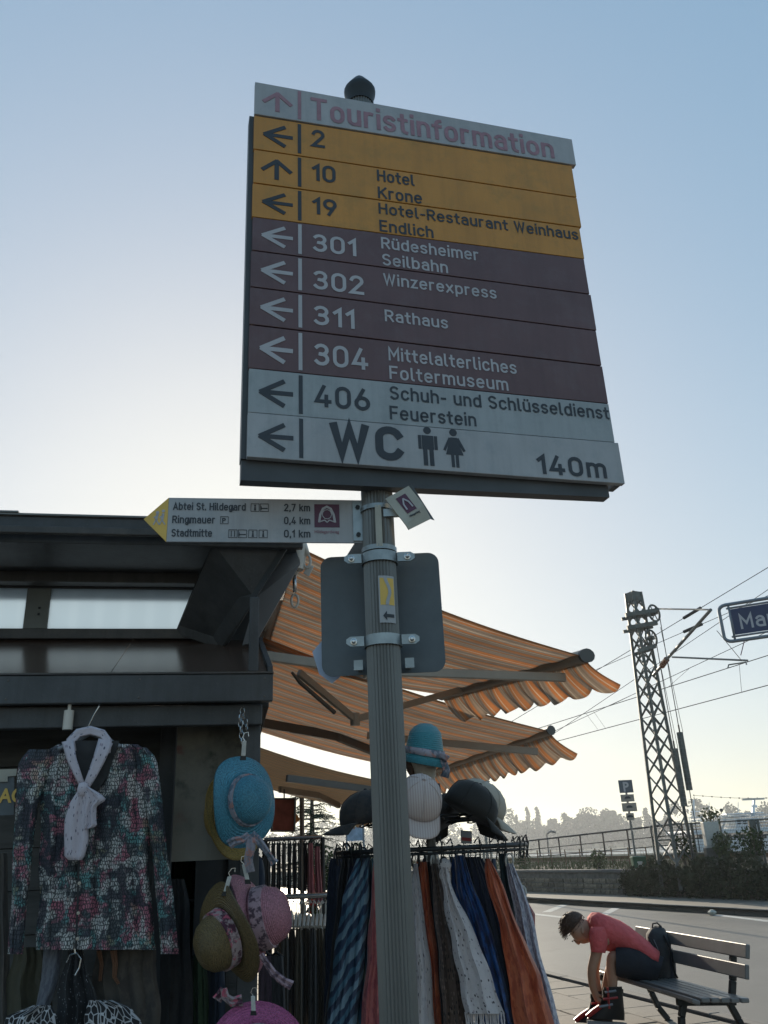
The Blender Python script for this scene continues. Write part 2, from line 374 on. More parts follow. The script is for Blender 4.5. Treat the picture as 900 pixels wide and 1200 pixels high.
# concrete paving slabs of the near pavement, laid along the kerb
slabs = thing('slab_paving', None, None); slabs['kind'] = 'structure'
nn = (NKd[1], -NKd[0])
if nn[0] > 0: nn = (-nn[0], -nn[1])
ang = math.atan2(NKd[1], NKd[0]); sme = None; cnt = 0
for r_ in range(9):
    for i in range(30):
        s = -9 + i * .5 + (.25 if r_ % 2 else 0); c = v2(v2(NK, NKd, s), nn, .13 + .26 + r_ * .5)
        if sme is None:
            o = MB().box((0, 0, -.02), (.49, .49, .05)).build('slab', mt['paving'], bevel=.006); sme = o.data
        else:
            o = bpy.data.objects.new('slab', sme); COL.objects.link(o); md = o.modifiers.new('bevel', 'BEVEL'); md.width = .006
        o.parent = slabs; o.location = (c[0], c[1], random.uniform(-.003, .003)); o.rotation_euler = (random.uniform(-.004, .004), random.uniform(-.004, .004), ang); cnt += 1
# worn parking bay markings on the far side of the road
pm = MB()
for (q0, q1, wd) in (((615, 1070), (722, 1082), .12), ((695, 1078.5), (722, 1064), .12), ((640, 1069), (662, 1060), .12), ((838, 1072), (905, 1080), .12)):
    p0, p1 = gz(*q0, -.116), gz(*q1, -.116); d = (p1 - p0).normalized(); s = Vector((-d.y, d.x, 0)) * wd
    pm.add([p0 - s, p1 - s, p1 + s, p0 + s], [(0, 1, 2, 3)])
tag(pm.build('road_marking', mt['stripe_paint']), kind='structure')

# railway embankment behind the wall
em = MB()
A, B = W_(-75), W_(45)
q = lambda s, o, z: W_(s, o, z)
em.add([q(-75, .3, .0), q(45, .3, .0), q(45, .35, .62), q(-75, .35, .62), q(45, 2.0, .78), q(-75, 2.0, .78), q(45, 7.2, .86), q(-75, 7.2, .86), q(45, 7.2, -3), q(-75, 7.2, -3)],
       [(0, 1, 2, 3), (3, 2, 4, 5), (5, 4, 6, 7), (7, 6, 8, 9)])
tag(em.build('embankment', mt['earth']), kind='structure')
tag(MB().add([q(-75, 2.6, .90), q(45, 2.6, .90), q(45, 6.6, .90), q(-75, 6.6, .90), q(-75, 2.2, .7), q(45, 2.2, .7), q(45, 7.0, .7), q(-75, 7.0, .7)], [(0, 1, 2, 3), (0, 4, 5, 1), (3, 2, 6, 7)]).build('track_bed', mt['ballast']), kind='structure')
for o_ in (3.6, 5.05):
    t = thing('rail', 'rusty steel rail with bright head, ' + ('nearer to the stone wall' if o_ < 4 else 'nearer to the water'), 'rail', W_(0, o_, .9), 0, 'railway track on the embankment')
    def bar(m, s0, s1, o, z, wd, h):
        p0, p1 = W_(s0, o, z), W_(s1, o, z); n_ = Vector((Wn[0], Wn[1], 0)) * (wd / 2)
        m.hexa([p0 - n_, p1 - n_, p1 + n_, p0 + n_] + [p + Vector((0, 0, h)) for p in (p0 - n_, p1 - n_, p1 + n_, p0 + n_)])
    m1 = MB(); bar(m1, -70, 40, o_, .93, .12, .02); bar(m1, -70, 40, o_, .95, .03, .11); m1.build('web', mt['rust'], t)
    m1 = MB(); bar(m1, -70, 40, o_, 1.06, .072, .035); m1.build('rail_head', mt['railtop'], t)

# quarry stone wall: every stone a piece
wall = thing('stone_wall', 'low weathered quarry stone wall along the far pavement', 'wall', W_(0, .15, 0))
m1 = MB(); p = [W_(-40, .10, -.05), W_(18, .10, -.05), W_(18, .34, -.05), W_(-40, .34, -.05)]
m1.hexa(p + [k + Vector((0, 0, .70)) for k in p]); m1.build('core', mt['mortar'], wall)
sm = []
for k in range(5):
    bmx = MB(); hx = .5
    vs = []
    for (x, y, z) in [(-1, 1, -1), (1, 1, -1), (1, -1, -1), (-1, -1, -1), (-1, 1, 1), (1, 1, 1), (1, -1, 1), (-1, -1, 1)]:
        j = .14 if y < 0 else 0
        vs.append((x * .5 * (1 - random.random() * j), y * .5 + (random.random() * .25 if y < 0 else 0), z * .5 * (1 - random.random() * j * 1.4)))
    bmx.hexa(vs); o = bmx.build('stone', mt['stone'], bevel=.0); sm.append(o.data); COL.objects.unlink(o)
wang = math.atan2(WLd[1], WLd[0])
cnt = 0
for row in range(4):
    s = -20.0 + row * .13
    h = .155
    while s < 16 and cnt < 296:
        L = random.choice((.22, .3, .38, .5, .62)) * random.uniform(.85, 1.15)
        o = bpy.data.objects.new('stone', random.choice(sm)); COL.objects.link(o); o.parent = wall
        c = W_(s + L / 2, .10 + random.uniform(-.015, .01), .08 + row * .163) - wall.location
        o.location = c; o.rotation_euler = (0, 0, wang); o.rotation_euler = (0, random.uniform(-.06, .06), wang + random.uniform(-.05, .05)); o.scale = (L - .025, .12, h * random.uniform(.78, 1.0) - .012); s += L; cnt += 1
cp = MB()
for i in range(36):
    a0, a1 = -20 + i, -20 + i + .985
    p = [W_(a0, .03, .66), W_(a1, .03, .66), W_(a1, .40, .66), W_(a0, .40, .66)]
    o = MB().hexa(p + [k + Vector((0, 0, .075)) for k in p]).build('coping_stone', mt['kerb'], wall)

# leaf helper
def leaves(m, c, r, n, size, flat=1.0, squash=(1, 1, 1), rnd=random):
    c = Vector(c)
    for _ in range(n):
        d = Vector((rnd.gauss(0, 1), rnd.gauss(0, 1), rnd.gauss(0, 1))).normalized() * (rnd.random() ** .45)
        p = c + Vector((d.x * r * squash[0], d.y * r * squash[1], d.z * r * squash[2]))
        s = size * rnd.uniform(.6, 1.4); a = Vector((rnd.uniform(-1, 1), rnd.uniform(-1, 1), rnd.uniform(-1, 1))).normalized()
        bb = a.cross(Vector((rnd.uniform(-1, 1), rnd.uniform(-1, 1), rnd.uniform(-1, 1)))).normalized()
        m.add([p - a * s, p + bb * s * .55, p + a * s, p - bb * s * .55], [(0, 1, 2, 3)])

# ivy and weeds over the right part of the wall
iv = MB()
for _ in range(3300):
    s = random.uniform(.2, 14); top = .98 + .12 * math.sin(s * 1.7) + .1 * math.sin(s * 4.1)
    if s < 1.6: top *= .5 + (s - .2) * .35
    z = random.uniform(0, 1) ** .8 * top; o = -.12 - .18 * math.sin(z * 2.4) + random.uniform(-.1, .25) + .2 * max(0, z - .7)
    leaves(iv, W_(s, o, z), .12, 5, .055)
tag(iv.build('ivy', mt['leaf_dark']), 'dense dusty ivy and weeds covering the right part of the stone wall', 'ivy', kind='stuff')
# grass and weeds along the top of the wall
gr = MB()
for _ in range(5200):
    s = random.uniform(-30, 3); o = random.uniform(.4, 2.4); hgt = random.uniform(.08, .30) * (1.7 if random.random() < .12 else 1) * (.6 + .6 * math.sin(s * 1.3) ** 2)
    p = W_(s, o, .66 + .1 * o); d = Vector((random.uniform(-.12, .12), random.uniform(-.12, .12), hgt)); n_ = Vector((random.uniform(-1, 1), random.uniform(-1, 1), 0)).normalized() * .018
    gr.add([p - n_, p + n_, p + d], [(0, 1, 2)])
tag(gr.build('weeds', mt['grass']), 'sunlit tufts of weeds on top of the stone wall', 'weeds', kind='stuff')
# shrubs on the embankment around the fence
for i, (px, py, Y, r, n, lab) in enumerate([(848, 990, 25.6, .34, 420, 'bright green bush growing right of the pale cabinet'), (880, 988, 25.2, .42, 520, 'tall leggy bush in front of the fence at the right edge'),
        (832, 958, 26.5, .32, 220, 'leafy shoots sticking up behind the pale cabinet'), (800, 992, 27, .35, 300, 'small bush beside the foot of the lattice mast'), (700, 1008, 30.5, .3, 260, 'low bush on the wall left of the green bin'),
        (612, 1008, 36, .35, 240, 'low bush on the wall right of the hanging scarves')]):
    t = thing('bush', lab, 'bush', at(px, py, Y) - Vector((0, 0, r)), 0, 'bushes on the embankment')
    m1 = MB(); c = at(px, py, Y); leaves(m1, c, r, n, .05, squash=(1, 1, 1.1)); m1.build('foliage', mt['leaf'] if i % 2 else mt['grass'], t)
    m1 = MB()
    for k in range(4): m1.tube([c - Vector((0, 0, r + .2)), c + Vector((random.uniform(-r, r) * .6, random.uniform(-r, r) * .6, r * .6))], [.018, .006], 5)
    m1.build('stem', mt['bark'], t)

# ------------------------------------------------------------------ far river bank
def hill_mesh(name, pts, Y0, dep, zb, mat):
    m1 = MB(); vs = []
    n = len(pts)
    for (az, h) in pts: vs.append(azp(az, Y0, zb))
    for (az, h) in pts: vs.append(azp(az, Y0 + dep * .5, zb + h))
    for (az, h) in pts: vs.append(azp(az, Y0 + dep * 1.6, zb))
    fs = [(i, i + 1, n + i + 1, n + i) for i in range(n - 1)] + [(n + i, n + i + 1, 2 * n + i + 1, 2 * n + i) for i in range(n - 1)]
    m1.add(vs, fs); o = m1.build(name, mat, smooth=True); return tag(o, kind='structure')
mt['hillgreen'] = M('distant_woods', (.05, .065, .035), .95, 0, .4, .02, spec=.05)
bank = MB(); bank.add([(azp(a_, 470, -2.5)) for a_ in (-40, -20, 0, 20, 50)] + [azp(a_, 2600, 4) for a_ in (-40, -20, 0, 20, 50)], [(i, i + 1, i + 6, i + 5) for i in range(4)])
tag(bank.build('far_bank', mt['grass']), kind='structure')
random.seed(21)
hill_mesh('hills', [(a_, 24 + 26 * math.exp(-((a_ + 2.5) / 5.0) ** 2) + 6 * math.sin(a_ * .9) + random.uniform(-1, 1)) for a_ in range(-50, 61, 1)], 2300, 700, -3, mt['hillgreen'])
hill_mesh('bank_woods', [(a_ * .5, 7 + random.uniform(-.8, 1.2)) for a_ in range(-20, 100)], 545, 40, -3, mt['hillgreen'])
fw = MB(); random.seed(8)
for k in range(900):
    az_ = random.uniform(-9, 32); top = 16 + 3 * math.sin(az_ * 1.1) + 2.5 * math.sin(az_ * 3.7 + 1) + random.uniform(-1, 2)
    leaves(fw, azp(az_, random.uniform(500, 545), -2.5 + random.uniform(.1, 1) * top), random.uniform(2.2, 4.2), 42, .95)
tag(fw.build('far_woods', mt['leaf']), 'low hazy belt of woods along the far river bank', 'woods', kind='stuff')
def far_tree(az, D, h, wd, form, lab):
    base = azp(az, D, -2.2); t = thing('tree', lab, 'tree', base, 0, 'trees on the far bank of the river')
    tr = MB(); tr.tube([base, base + Vector((0, 0, h * .45))], [.5, .25], 6)
    cr = MB()
    if form == 'poplar':
        for k in range(14):
            z = .10 + .9 * k / 13; rr = wd * (math.sin(math.pi * (z * .86 + .1)) ** .6) * .55
            leaves(cr, base + Vector((random.uniform(-.3, .3) * wd * .5, 0, h * z * .95)), rr + .3, 70, .7, squash=(1, 1, 2.0))
    else:
        for k in range(16):
            a_ = random.uniform(0, 6.28); rr = random.random() ** .6
            cz = random.uniform(.28, .88); wz = math.sin(math.pi * min(1, cz * .9 + .1)) ** .7
            c = base + Vector((math.cos(a_) * rr * wd * wz * .8, math.sin(a_) * rr * wd * wz * .8, h * cz))
            tr.tube([base + Vector((0, 0, h * .25)), c], [.22, .05], 4, caps=False)
            leaves(cr, c, wd * random.uniform(.25, .42), 95, .85)
    tr.build('trunk', mt['bark'], t); cr.build('crown', mt['leaf'], t)
K_ = 510
for (px, top, wd, form, lab) in [
    (617, 946, 2.6, 'poplar', 'slender poplar, left one of the pair above the far trees'), (629, 946, 2.7, 'poplar', 'slender poplar, right one of the pair above the far trees'),
    (662, 949, 3.6, 'round', 'pointed tree between the poplar pair and the tall round tree'), (711, 944, 6.2, 'round', 'tallest broad round tree, just left of the parking sign'),
    (756, 947, 3.4, 'poplar', 'dark pointed tree just right of the parking sign'), (688, 952, 6, 'round', 'broad tree left of the tallest round tree'),
    (676, 957, 5, 'round', 'low round tree left of the broad one'), (648, 957, 5, 'round', 'low round tree right of the poplar pair'), (605, 962, 5, 'round', 'low tree left of the poplar pair'),
    (590, 968, 5, 'round', 'lowest tree of the far bank, beside the black cap brim'), (640, 966, 5, 'round', 'small bushy tree at the foot of the right poplar'), (700, 964, 5, 'round', 'bushy tree filling the foot of the tall round tree'),
    (728, 966, 5, 'round', 'low tree behind the post of the parking sign'), (742, 962, 5, 'round', 'low tree right of the post of the parking sign'), (770, 962, 5, 'round', 'tree seen through the left bars of the lattice mast'),
    (786, 966, 5, 'round', 'tree seen behind the middle of the lattice mast foot'), (806, 966, 5.5, 'round', 'tree just right of the lattice mast'), (574, 972, 5, 'round', 'tree on the far bank behind the flag pole'),
    (620, 968, 6, 'round', 'bushy tree at the foot of the poplar pair'), (664, 966, 6, 'round', 'bushy tree under the pointed tree'), (826, 974, 6, 'round', 'far tree showing left of the boat cabin'), (895, 968, 6, 'round', 'far tree right of the boat radar mast')]:
    P_ = at(px, top, K_ + random.uniform(-20, 20)); D_ = math.hypot(P_.x, P_.y)
    far_tree(math.degrees(math.atan2(P_.x, P_.y)), D_, P_.z + 2.2, wd, form, lab)

# ------------------------------------------------------------------ signwriter's alphabet: round-bowled strokes
def _A(cx, cy, rx, ry, a0, a1, n=8): return [(cx + rx * math.cos(R(a0 + (a1 - a0) * i / n)), cy + ry * math.sin(R(a0 + (a1 - a0) * i / n))) for i in range(n + 1)]
def _O(x0, x1, y0, y1, r): c, w_ = (x0 + x1) / 2, (x1 - x0) / 2; return ('c', _A(c, y1 - r, w_, r, 0, 180) + _A(c, y0 + r, w_, r, 180, 360))
XH = .73
def _bowl_l(x0, x1): return _O(x0, x1, 0, XH, .27)
G = {
 'o': (.46, [_O(0, .46, 0, XH, .27)]), 'O': (.56, [_O(0, .56, 0, 1, .30)]), '0': (.50, [_O(0, .50, 0, 1, .28)]),
 'a': (.44, [_A(.22, XH - .24, .22, .24, 150, 0)[:] + [(.44, 0)], ('c', _A(.22, .22, .22, .22, 90, 270) + [(.44, 0), (.44, .44)])]),
 'b': (.46, [[(0, 1), (0, 0)], _O(0, .46, 0, XH, .27)]), 'd': (.46, [[(.46, 1), (.46, 0)], _O(0, .46, 0, XH, .27)]),
 'g': (.46, [_O(0, .46, 0, XH, .27), [(.46, XH), (.46, -.08)] + _A(.24, -.06, .22, .20, 0, -150)]), 'p': (.46, [[(0, XH), (0, -.28)], _O(0, .46, 0, XH, .27)]),
 'c': (.42, [_A(.23, XH - .27, .23, .27, 30, 180) + _A(.23, .27, .23, .27, 180, 330)]),
 'e': (.46, [[(.0, .38), (.46, .38)] + _A(.23, XH - .27, .23, .27, 0, 180) + _A(.23, .27, .23, .27, 180, 320)]),
 'f': (.26, [[(.10, 0), (.10, .78)] + _A(.30, .78, .20, .22, 180, 95), [(-.04, XH - .04), (.28, XH - .04)]]),
 't': (.26, [[(.10, 1 - .04), (.10, .2)] + _A(.28, .2, .18, .2, 180, 265), [(-.04, XH - .04), (.28, XH - .04)]]),
 'h': (.44, [[(0, 0), (0, 1)], [(0, .5)] + _A(.22, XH - .23, .22, .23, 170, 0) + [(.44, 0)]]), 'n': (.44, [[(0, 0), (0, XH)], [(0, .5)] + _A(.22, XH - .23, .22, .23, 170, 0) + [(.44, 0)]]),
 'm': (.76, [[(0, 0), (0, XH)], [(0, .5)] + _A(.19, XH - .20, .19, .20, 170, 0) + [(.38, 0)], [(.38, .5)] + _A(.57, XH - .20, .19, .20, 170, 0) + [(.76, 0)]]),
 'r': (.28, [[(0, 0), (0, XH)], [(0, .48)] + _A(.20, XH - .22, .20, .22, 170, 70)]), 'u': (.44, [[(.44, XH), (.44, 0)], [(0, XH), (0, .23)] + _A(.22, .23, .22, .23, 180, 350)]),
 'i': (.0, [[(0, 0), (0, XH - .02)], [(0, .985), (0, 1.03)]]), 'l': (.12, [[(0, 1), (0, .18)] + _A(.14, .18, .14, .18, 180, 265)]),
 'k': (.42, [[(0, 0), (0, 1)], [(.40, XH), (.02, .30)], [(.16, .44), (.43, 0)]]), 'x': (.44, [[(0, 0), (.44, XH)], [(0, XH), (.44, 0)]]),
 's': (.40, [_A(.20, XH - .185, .20, .185, 25, 180, 7) + [(.03, .45), (.37, .33)][:0] + _A(.20, .545, .20, .165, 180, 250, 4) + [(.27, .35)] + _A(.20, .19, .20, .17, 60, 0, 4) + _A(.20, .185, .20, .185, 0, -155, 7)]),
 'z': (.38, [[(0, XH), (.38, XH), (0, 0), (.40, 0)]]), '-': (.26, [[(0, .40), (.26, .40)]]), '.': (.0, [[(0, -.04), (0, .08)]]), ',': (.04, [[(.04, .08), (.04, .0), (0, -.14)]]),
 'T': (.56, [[(0, 1), (.56, 1)], [(.28, 1), (.28, 0)]]), 'H': (.54, [[(0, 0), (0, 1)], [(.54, 0), (.54, 1)], [(0, .52), (.54, .52)]]), 'K': (.54, [[(0, 0), (0, 1)], [(.54, 1), (.02, .38)], [(.18, .58), (.56, 0)]]),
 'R': (.52, [[(0, 0), (0, 1)] + _A(.28, .74, .24, .26, 90, -90) + [(.0, .48)], [(.26, .48), (.53, 0)]]), 'P': (.50, [[(0, 0), (0, 1)] + _A(.26, .73, .24, .27, 90, -90) + [(.0, .46)]]),
 'E': (.46, [[(.46, 1), (0, 1), (0, 0), (.46, 0)], [(0, .52), (.40, .52)]]), 'F': (.46, [[(.46, 1), (0, 1), (0, 0)], [(0, .50), (.40, .50)]]),
 'S': (.50, [_A(.25, .74, .25, .26, 35, 180, 7) + _A(.25, .74, .25, .22, 180, 250, 4) + [(.34, .50)] + _A(.25, .27, .25, .22, 62, 0, 4) + _A(.25, .26, .25, .26, 0, -150, 7)]),
 'W': (.78, [[(0, 1), (.195, 0), (.39, .96), (.585, 0), (.78, 1)]]), 'M': (.66, [[(0, 0), (0, 1), (.33, .36), (.66, 1), (.66, 0)]]), 'C': (.52, [_A(.26, .72, .26, .28, 20, 180) + _A(.26, .28, .26, .28, 180, 340)]),
 'A': (.60, [[(0, 0), (.30, 1), (.60, 0)], [(.10, .30), (.50, .30)]]),
 '1': (.22, [[(0, .76), (.22, .98), (.22, 0)]]), '2': (.48, [_A(.24, .75, .23, .25, 170, -30, 9) + [(.0, 0), (.49, 0)]]), '3': (.48, [_A(.23, .755, .23, .245, 150, -90, 9) + [(.18, .52)], _A(.23, .265, .25, .265, 90, -150, 10)]),
 '4': (.54, [[(.30, 1), (.0, .22), (.54, .22)], [(.40, .50), (.40, 0)]]), '6': (.50, [_O(0, .50, 0, .58, .27), [(.01, .36), (.30, 1)]]), '9': (.50, [_O(0, .50, .42, 1, .27), [(.49, .64), (.20, 0)]]), '7': (.46, [[(0, 1), (.46, 1), (.14, 0)]]),
}
G['ü'] = (.44, G['u'][1] + [[(.10, .97), (.10, 1.01)], [(.34, .97), (.34, 1.01)]])
def din(body, mat, parent, fn, x0, base, cap, width, wt=.15, name='lettering', depth=.0012):
    """letters as flat strokes; fn(u,v,depth)"""
    gap = .15 + wt; x = 0; glyphs = []
    for ch in body:
        if ch == ' ': x += .30 + gap * .4; continue
        w_, st_ = G[ch]; glyphs.append((x, st_)); x += w_ + gap
    tot = x - gap; hw = wt / 2 * cap
    sy = (cap - 2 * hw); sxx = (width - 2 * hw) / tot
    m = MB(); li = 0
    for gx, st_ in glyphs:
        for s in st_:
            closed = isinstance(s, tuple); pts = s[1] if closed else s
            P_ = [Vector((x0 + hw + (gx + px) * sxx, base + hw + py * sy)) for px, py in pts]
            Q_ = [P_[0]]
            for p in P_[1:]:
                if (p - Q_[-1]).length > 1e-6: Q_.append(p)
            if closed and (Q_[0] - Q_[-1]).length < 1e-6: Q_.pop()
            n = len(Q_); L = []; Rr = []
            for i, p in enumerate(Q_):
                a = Q_[i - 1] if (i or closed) else None; b = Q_[(i + 1) % n] if (i < n - 1 or closed) else None
                d0 = (p - a).normalized() if a is not None else None; d1 = (b - p).normalized() if b is not None else None
                if d0 is None: nn_ = Vector((-d1.y, d1.x)) * hw; e = -d1 * hw * .9
                elif d1 is None: nn_ = Vector((-d0.y, d0.x)) * hw; e = d0 * hw * .9
                else:
                    t = (d0 + d1); 
                    if t.length < .3: t = d0 + d1 * .5
                    t.normalize(); k = max(.35, t.dot(d1)); nn_ = Vector((-t.y, t.x)) * hw / k; e = Vector((0, 0))
                L.append(p + nn_ + e); Rr.append(p - nn_ + e)
            dd = depth + .00006 * (li % 5); li += 1
            vs = [fn(q_.x, q_.y, dd) for q_ in L] + [fn(q_.x, q_.y, dd) for q_ in Rr]
            m.add(vs, [(i, (i + 1) % n, n + (i + 1) % n, n + i) for i in range(n if closed else n - 1)])
    return m.build(name, mat, parent)

# ================================================================== SIGNS
def text(body, mat, parent, fn, x0, base, cap, width=None, bold=0.0, name='lettering', depth=.0012, right=False, label=None):
    cu = bpy.data.curves.new('t', 'FONT'); cu.body = body; cu.size = 1; cu.offset = bold; cu.resolution_u = 3
    cu.extrude = .001
    o = bpy.data.objects.new('t', cu); COL.objects.link(o)
    dg = bpy.context.evaluated_depsgraph_get(); me = bpy.data.meshes.new_from_object(o.evaluated_get(dg))
    bpy.data.objects.remove(o)
    xs = [v.co.x for v in me.vertices]; x_a, x_b = min(xs), max(xs)
    sy = cap / .729; sx = sy * .95 if width is None else width / (x_b - x_a)
    if right: x0 = x0 - (x_b - x_a) * sx
    inv = pmat(parent).inverted()
    for v in me.vertices:
        v.co = inv @ fn(x0 + (v.co.x - x_a) * sx, base + v.co.y * sy, depth if v.co.z > 0 else 0.0)
    me.materials.clear(); me.materials.append(mat)
    ob = bpy.data.objects.new(name, me); COL.objects.link(ob); ob.parent = parent
    if label: ob['label'] = label
    return ob
def stroke(m, pts, wd, fn, d=.0012, close=False):
    for i in range(len(pts) - (0 if close else 1)):
        a, b = Vector(pts[i]), Vector(pts[(i + 1) % len(pts)]); t = (b - a).normalized(); n = Vector((-t.y, t.x)) * wd / 2; e = t * wd * .2
        dd = d + .00012 * (i % 3)
        q = [a - e - n, b + e - n, b + e + n, a - e + n]
        m.prism([(p.x, p.y) for p in q], fn, 0, dd)
def disc(m, c, r, fn, d=.0012, n=14, sy=1.0):
    m.prism([(c[0] + r * math.cos(6.2832 * k / n), c[1] + r * sy * math.sin(6.2832 * k / n)) for k in range(n)], fn, 0, d)

# ---- the fluted post
PX, PY = -.0167, 1.985
post = thing('sign_post', 'tall fluted grey steel post carrying all the signs, with dark pointed cap', 'post', (PX, PY, 0))
fl = []
for k in range(56):
    a = 6.2832 * k / 56; fl.append((a, .0412 if k % 2 else .0375))
m1 = MB(); m1.loft([[Vector((PX + r * math.cos(a), PY + r * math.sin(a), z)) for a, r in fl] for z in (-.1, 1.0, 2.26, 3.84)]); m1.build('pole', mt['gal'], post)
m1 = MB(); m1.lathe([(.0, 3.82), (.043, 3.82), (.044, 3.85), (.050, 3.866), (.051, 3.882), (.047, 3.890), (.020, 3.932), (.004, 3.952), (0, 3.953)], (PX, PY, 0), 20); m1.build('cap', mt['cap'], post, smooth=30)
m1 = MB(); m1.lathe([(.0, .0), (.11, .0), (.11, .015), (.06, .05), (.047, .06), (0, .06)], (PX, PY, 0), 20); m1.build('foot_collar', mt['cap'], post, smooth=30)

def clamp(parent, z, h=.026, wide=.088, ears=True, r=.0475):
    m1 = MB(); rg = []
    for zz, rr in ((z - h / 2, r), (z - h / 2, r + .003), (z + h / 2, r + .003), (z + h / 2, r)):
        rg.append([Vector((PX + rr * .92 * math.cos(6.2832 * k / 28), PY + .92 * rr * math.sin(6.2832 * k / 28), zz)) for k in range(28)])
    m1.loft(rg + [rg[0]], caps=False)
    if ears:
        for s in (-1, 1):
            m1.prism([(s * .045 + PX, z - h * .42), (PX + s * (wide - .01), z - h * .42), (PX + s * wide, z - h * .15), (PX + s * wide, z + h * .25), (PX + s * (wide - .01), z + h * .5), (s * .045 + PX, z + h * .5)], lambda a_, b_, d_: Vector((a_, PY - .012 - d_, b_)), 0, .006)
    o = m1.build('clamp', mt['clamp'], parent, smooth=40)
    if ears:
        for s in (-1, 1):
            c = Vector((PX + s * (wide - .018), PY - .019, z)); m2 = MB()
            m2.lathe([(0, .0), (.0085, 0), (.0085, .003), (.0055, .0035), (.0055, .009), (.003, .0105), (0, .0105)], c, 12, basis(Vector((1, 0, 0)), Vector((0, 0, 1)), Vector((0, -1, 0)))); m2.build('bolt', mt['chrome'], o, smooth=30)
    return o

# ---- big direction board
SY = R(15.736); S0 = Vector((-.3276, 1.8208, 0)); St = Vector((math.cos(SY), math.sin(SY), 0)); Sn = Vector((math.sin(SY), -math.cos(SY), 0))
def SF(u, z, d=0.0): return S0 + St * u + Sn * d + Vector((0, 0, z))
board = thing('direction_board', 'large stacked direction board with grey, ochre and wine brown panels on the fluted post', 'sign', SF(.51, 2.45, -.03), SY)
rowz = [3.745, 3.6195, 3.497, 3.3725, 3.2455, 3.1205, 2.9955, 2.8725, 2.7485, 2.623, 2.497]
m1 = MB()
m1.hexa([SF(-.012, 2.445, -.046), SF(.985, 2.468, -.046), SF(.985, 2.468, -.012), SF(-.012, 2.445, -.012), SF(-.012, 2.512, -.046), SF(.985, 2.512, -.046), SF(.985, 2.512, -.012), SF(-.012, 2.512, -.012)])
m1.build('bottom_rail', mt['frame'], board)
for u0, u1 in ((-.014, .004), (1.0, 1.018)):
    zt = 3.62 if u0 < 0 else 3.70
    p = [SF(u0, 2.50, -.044), SF(u1, 2.50, -.044), SF(u1, 2.50, -.006), SF(u0, 2.50, -.006)]
    MB().hexa(p + [k + Vector((0, 0, zt - 2.50)) for k in p]).build('side_rail', mt['frame'], board)
p = [SF(.01, 2.52, -.030), SF(1.005, 2.52, -.030), SF(1.005, 2.52, -.010), SF(.01, 2.52, -.010)]
MB().hexa(p + [k + Vector((0, 0, 1.215)) for k in p]).build('back_plate', mt['signback'], board)
for zc in (2.56, 3.1, 3.66):
    m1 = MB(); m1.box(SF(.324, zc, -.045), (.16, .03, .03), rotz(SY)); m1.build('bracket', mt['clamp'], board)
RZL = [3.743, 3.612, 3.482, 3.358, 3.237, 3.122, 3.002, 2.883, 2.751, 2.622, 2.497]; RZR = [3.751, 3.637, 3.505, 3.385, 3.262, 3.130, 3.000, 2.879, 2.753, 2.628, 2.500]
def rz_(i, u): return lerp(RZL[i], RZR[i], u / 1.02)
ROWS = [('white_panel', 'ink_red', 'up', None, [('Touristinformation', .165, .009, .087, .80, .012)]),
        ('ochre', 'ink', 'left', ('2', .04), []),
        ('ochre', 'ink', 'up', ('10', .070), [('Hotel', .364, .062, .045, .116, .006), ('Krone', .364, -.003, .045, .136, .006)]),
        ('ochre', 'ink', 'left', ('19', .071), [('Hotel-Restaurant Weinhaus', .364, .067, .043, .643, .006), ('Endlich', .364, .003, .044, .164, .006)]),
        ('brown', 'ink_white', 'left', ('301', .124), [('Rüdesheimer', .366, .066, .042, .298, .006), ('Seilbahn', .367, .008, .042, .196, .006)]),
        ('brown', 'ink_white', 'left', ('302', .142), [('Winzerexpress', .367, .066, .040, .34, .006)]),
        ('brown', 'ink_white', 'left', ('311', .112), [('Rathaus', .366, .067, .040, .183, .006)]),
        ('brown', 'ink_white', 'left', ('304', .146), [('Mittelalterliches', .371, .067, .040, .372, .006), ('Foltermuseum', .371, .009, .040, .341, .006)]),
        ('blue_panel', 'ink', 'left', ('406', .146), [('Schuh- und Schlüsseldienst', .369, .072, .040, .643, .006), ('Feuerstein', .366, .012, .040, .240, .006)]),
        ('white_panel', 'ink', 'left', None, [('WC', .205, .016, .098, .192, .045)])]
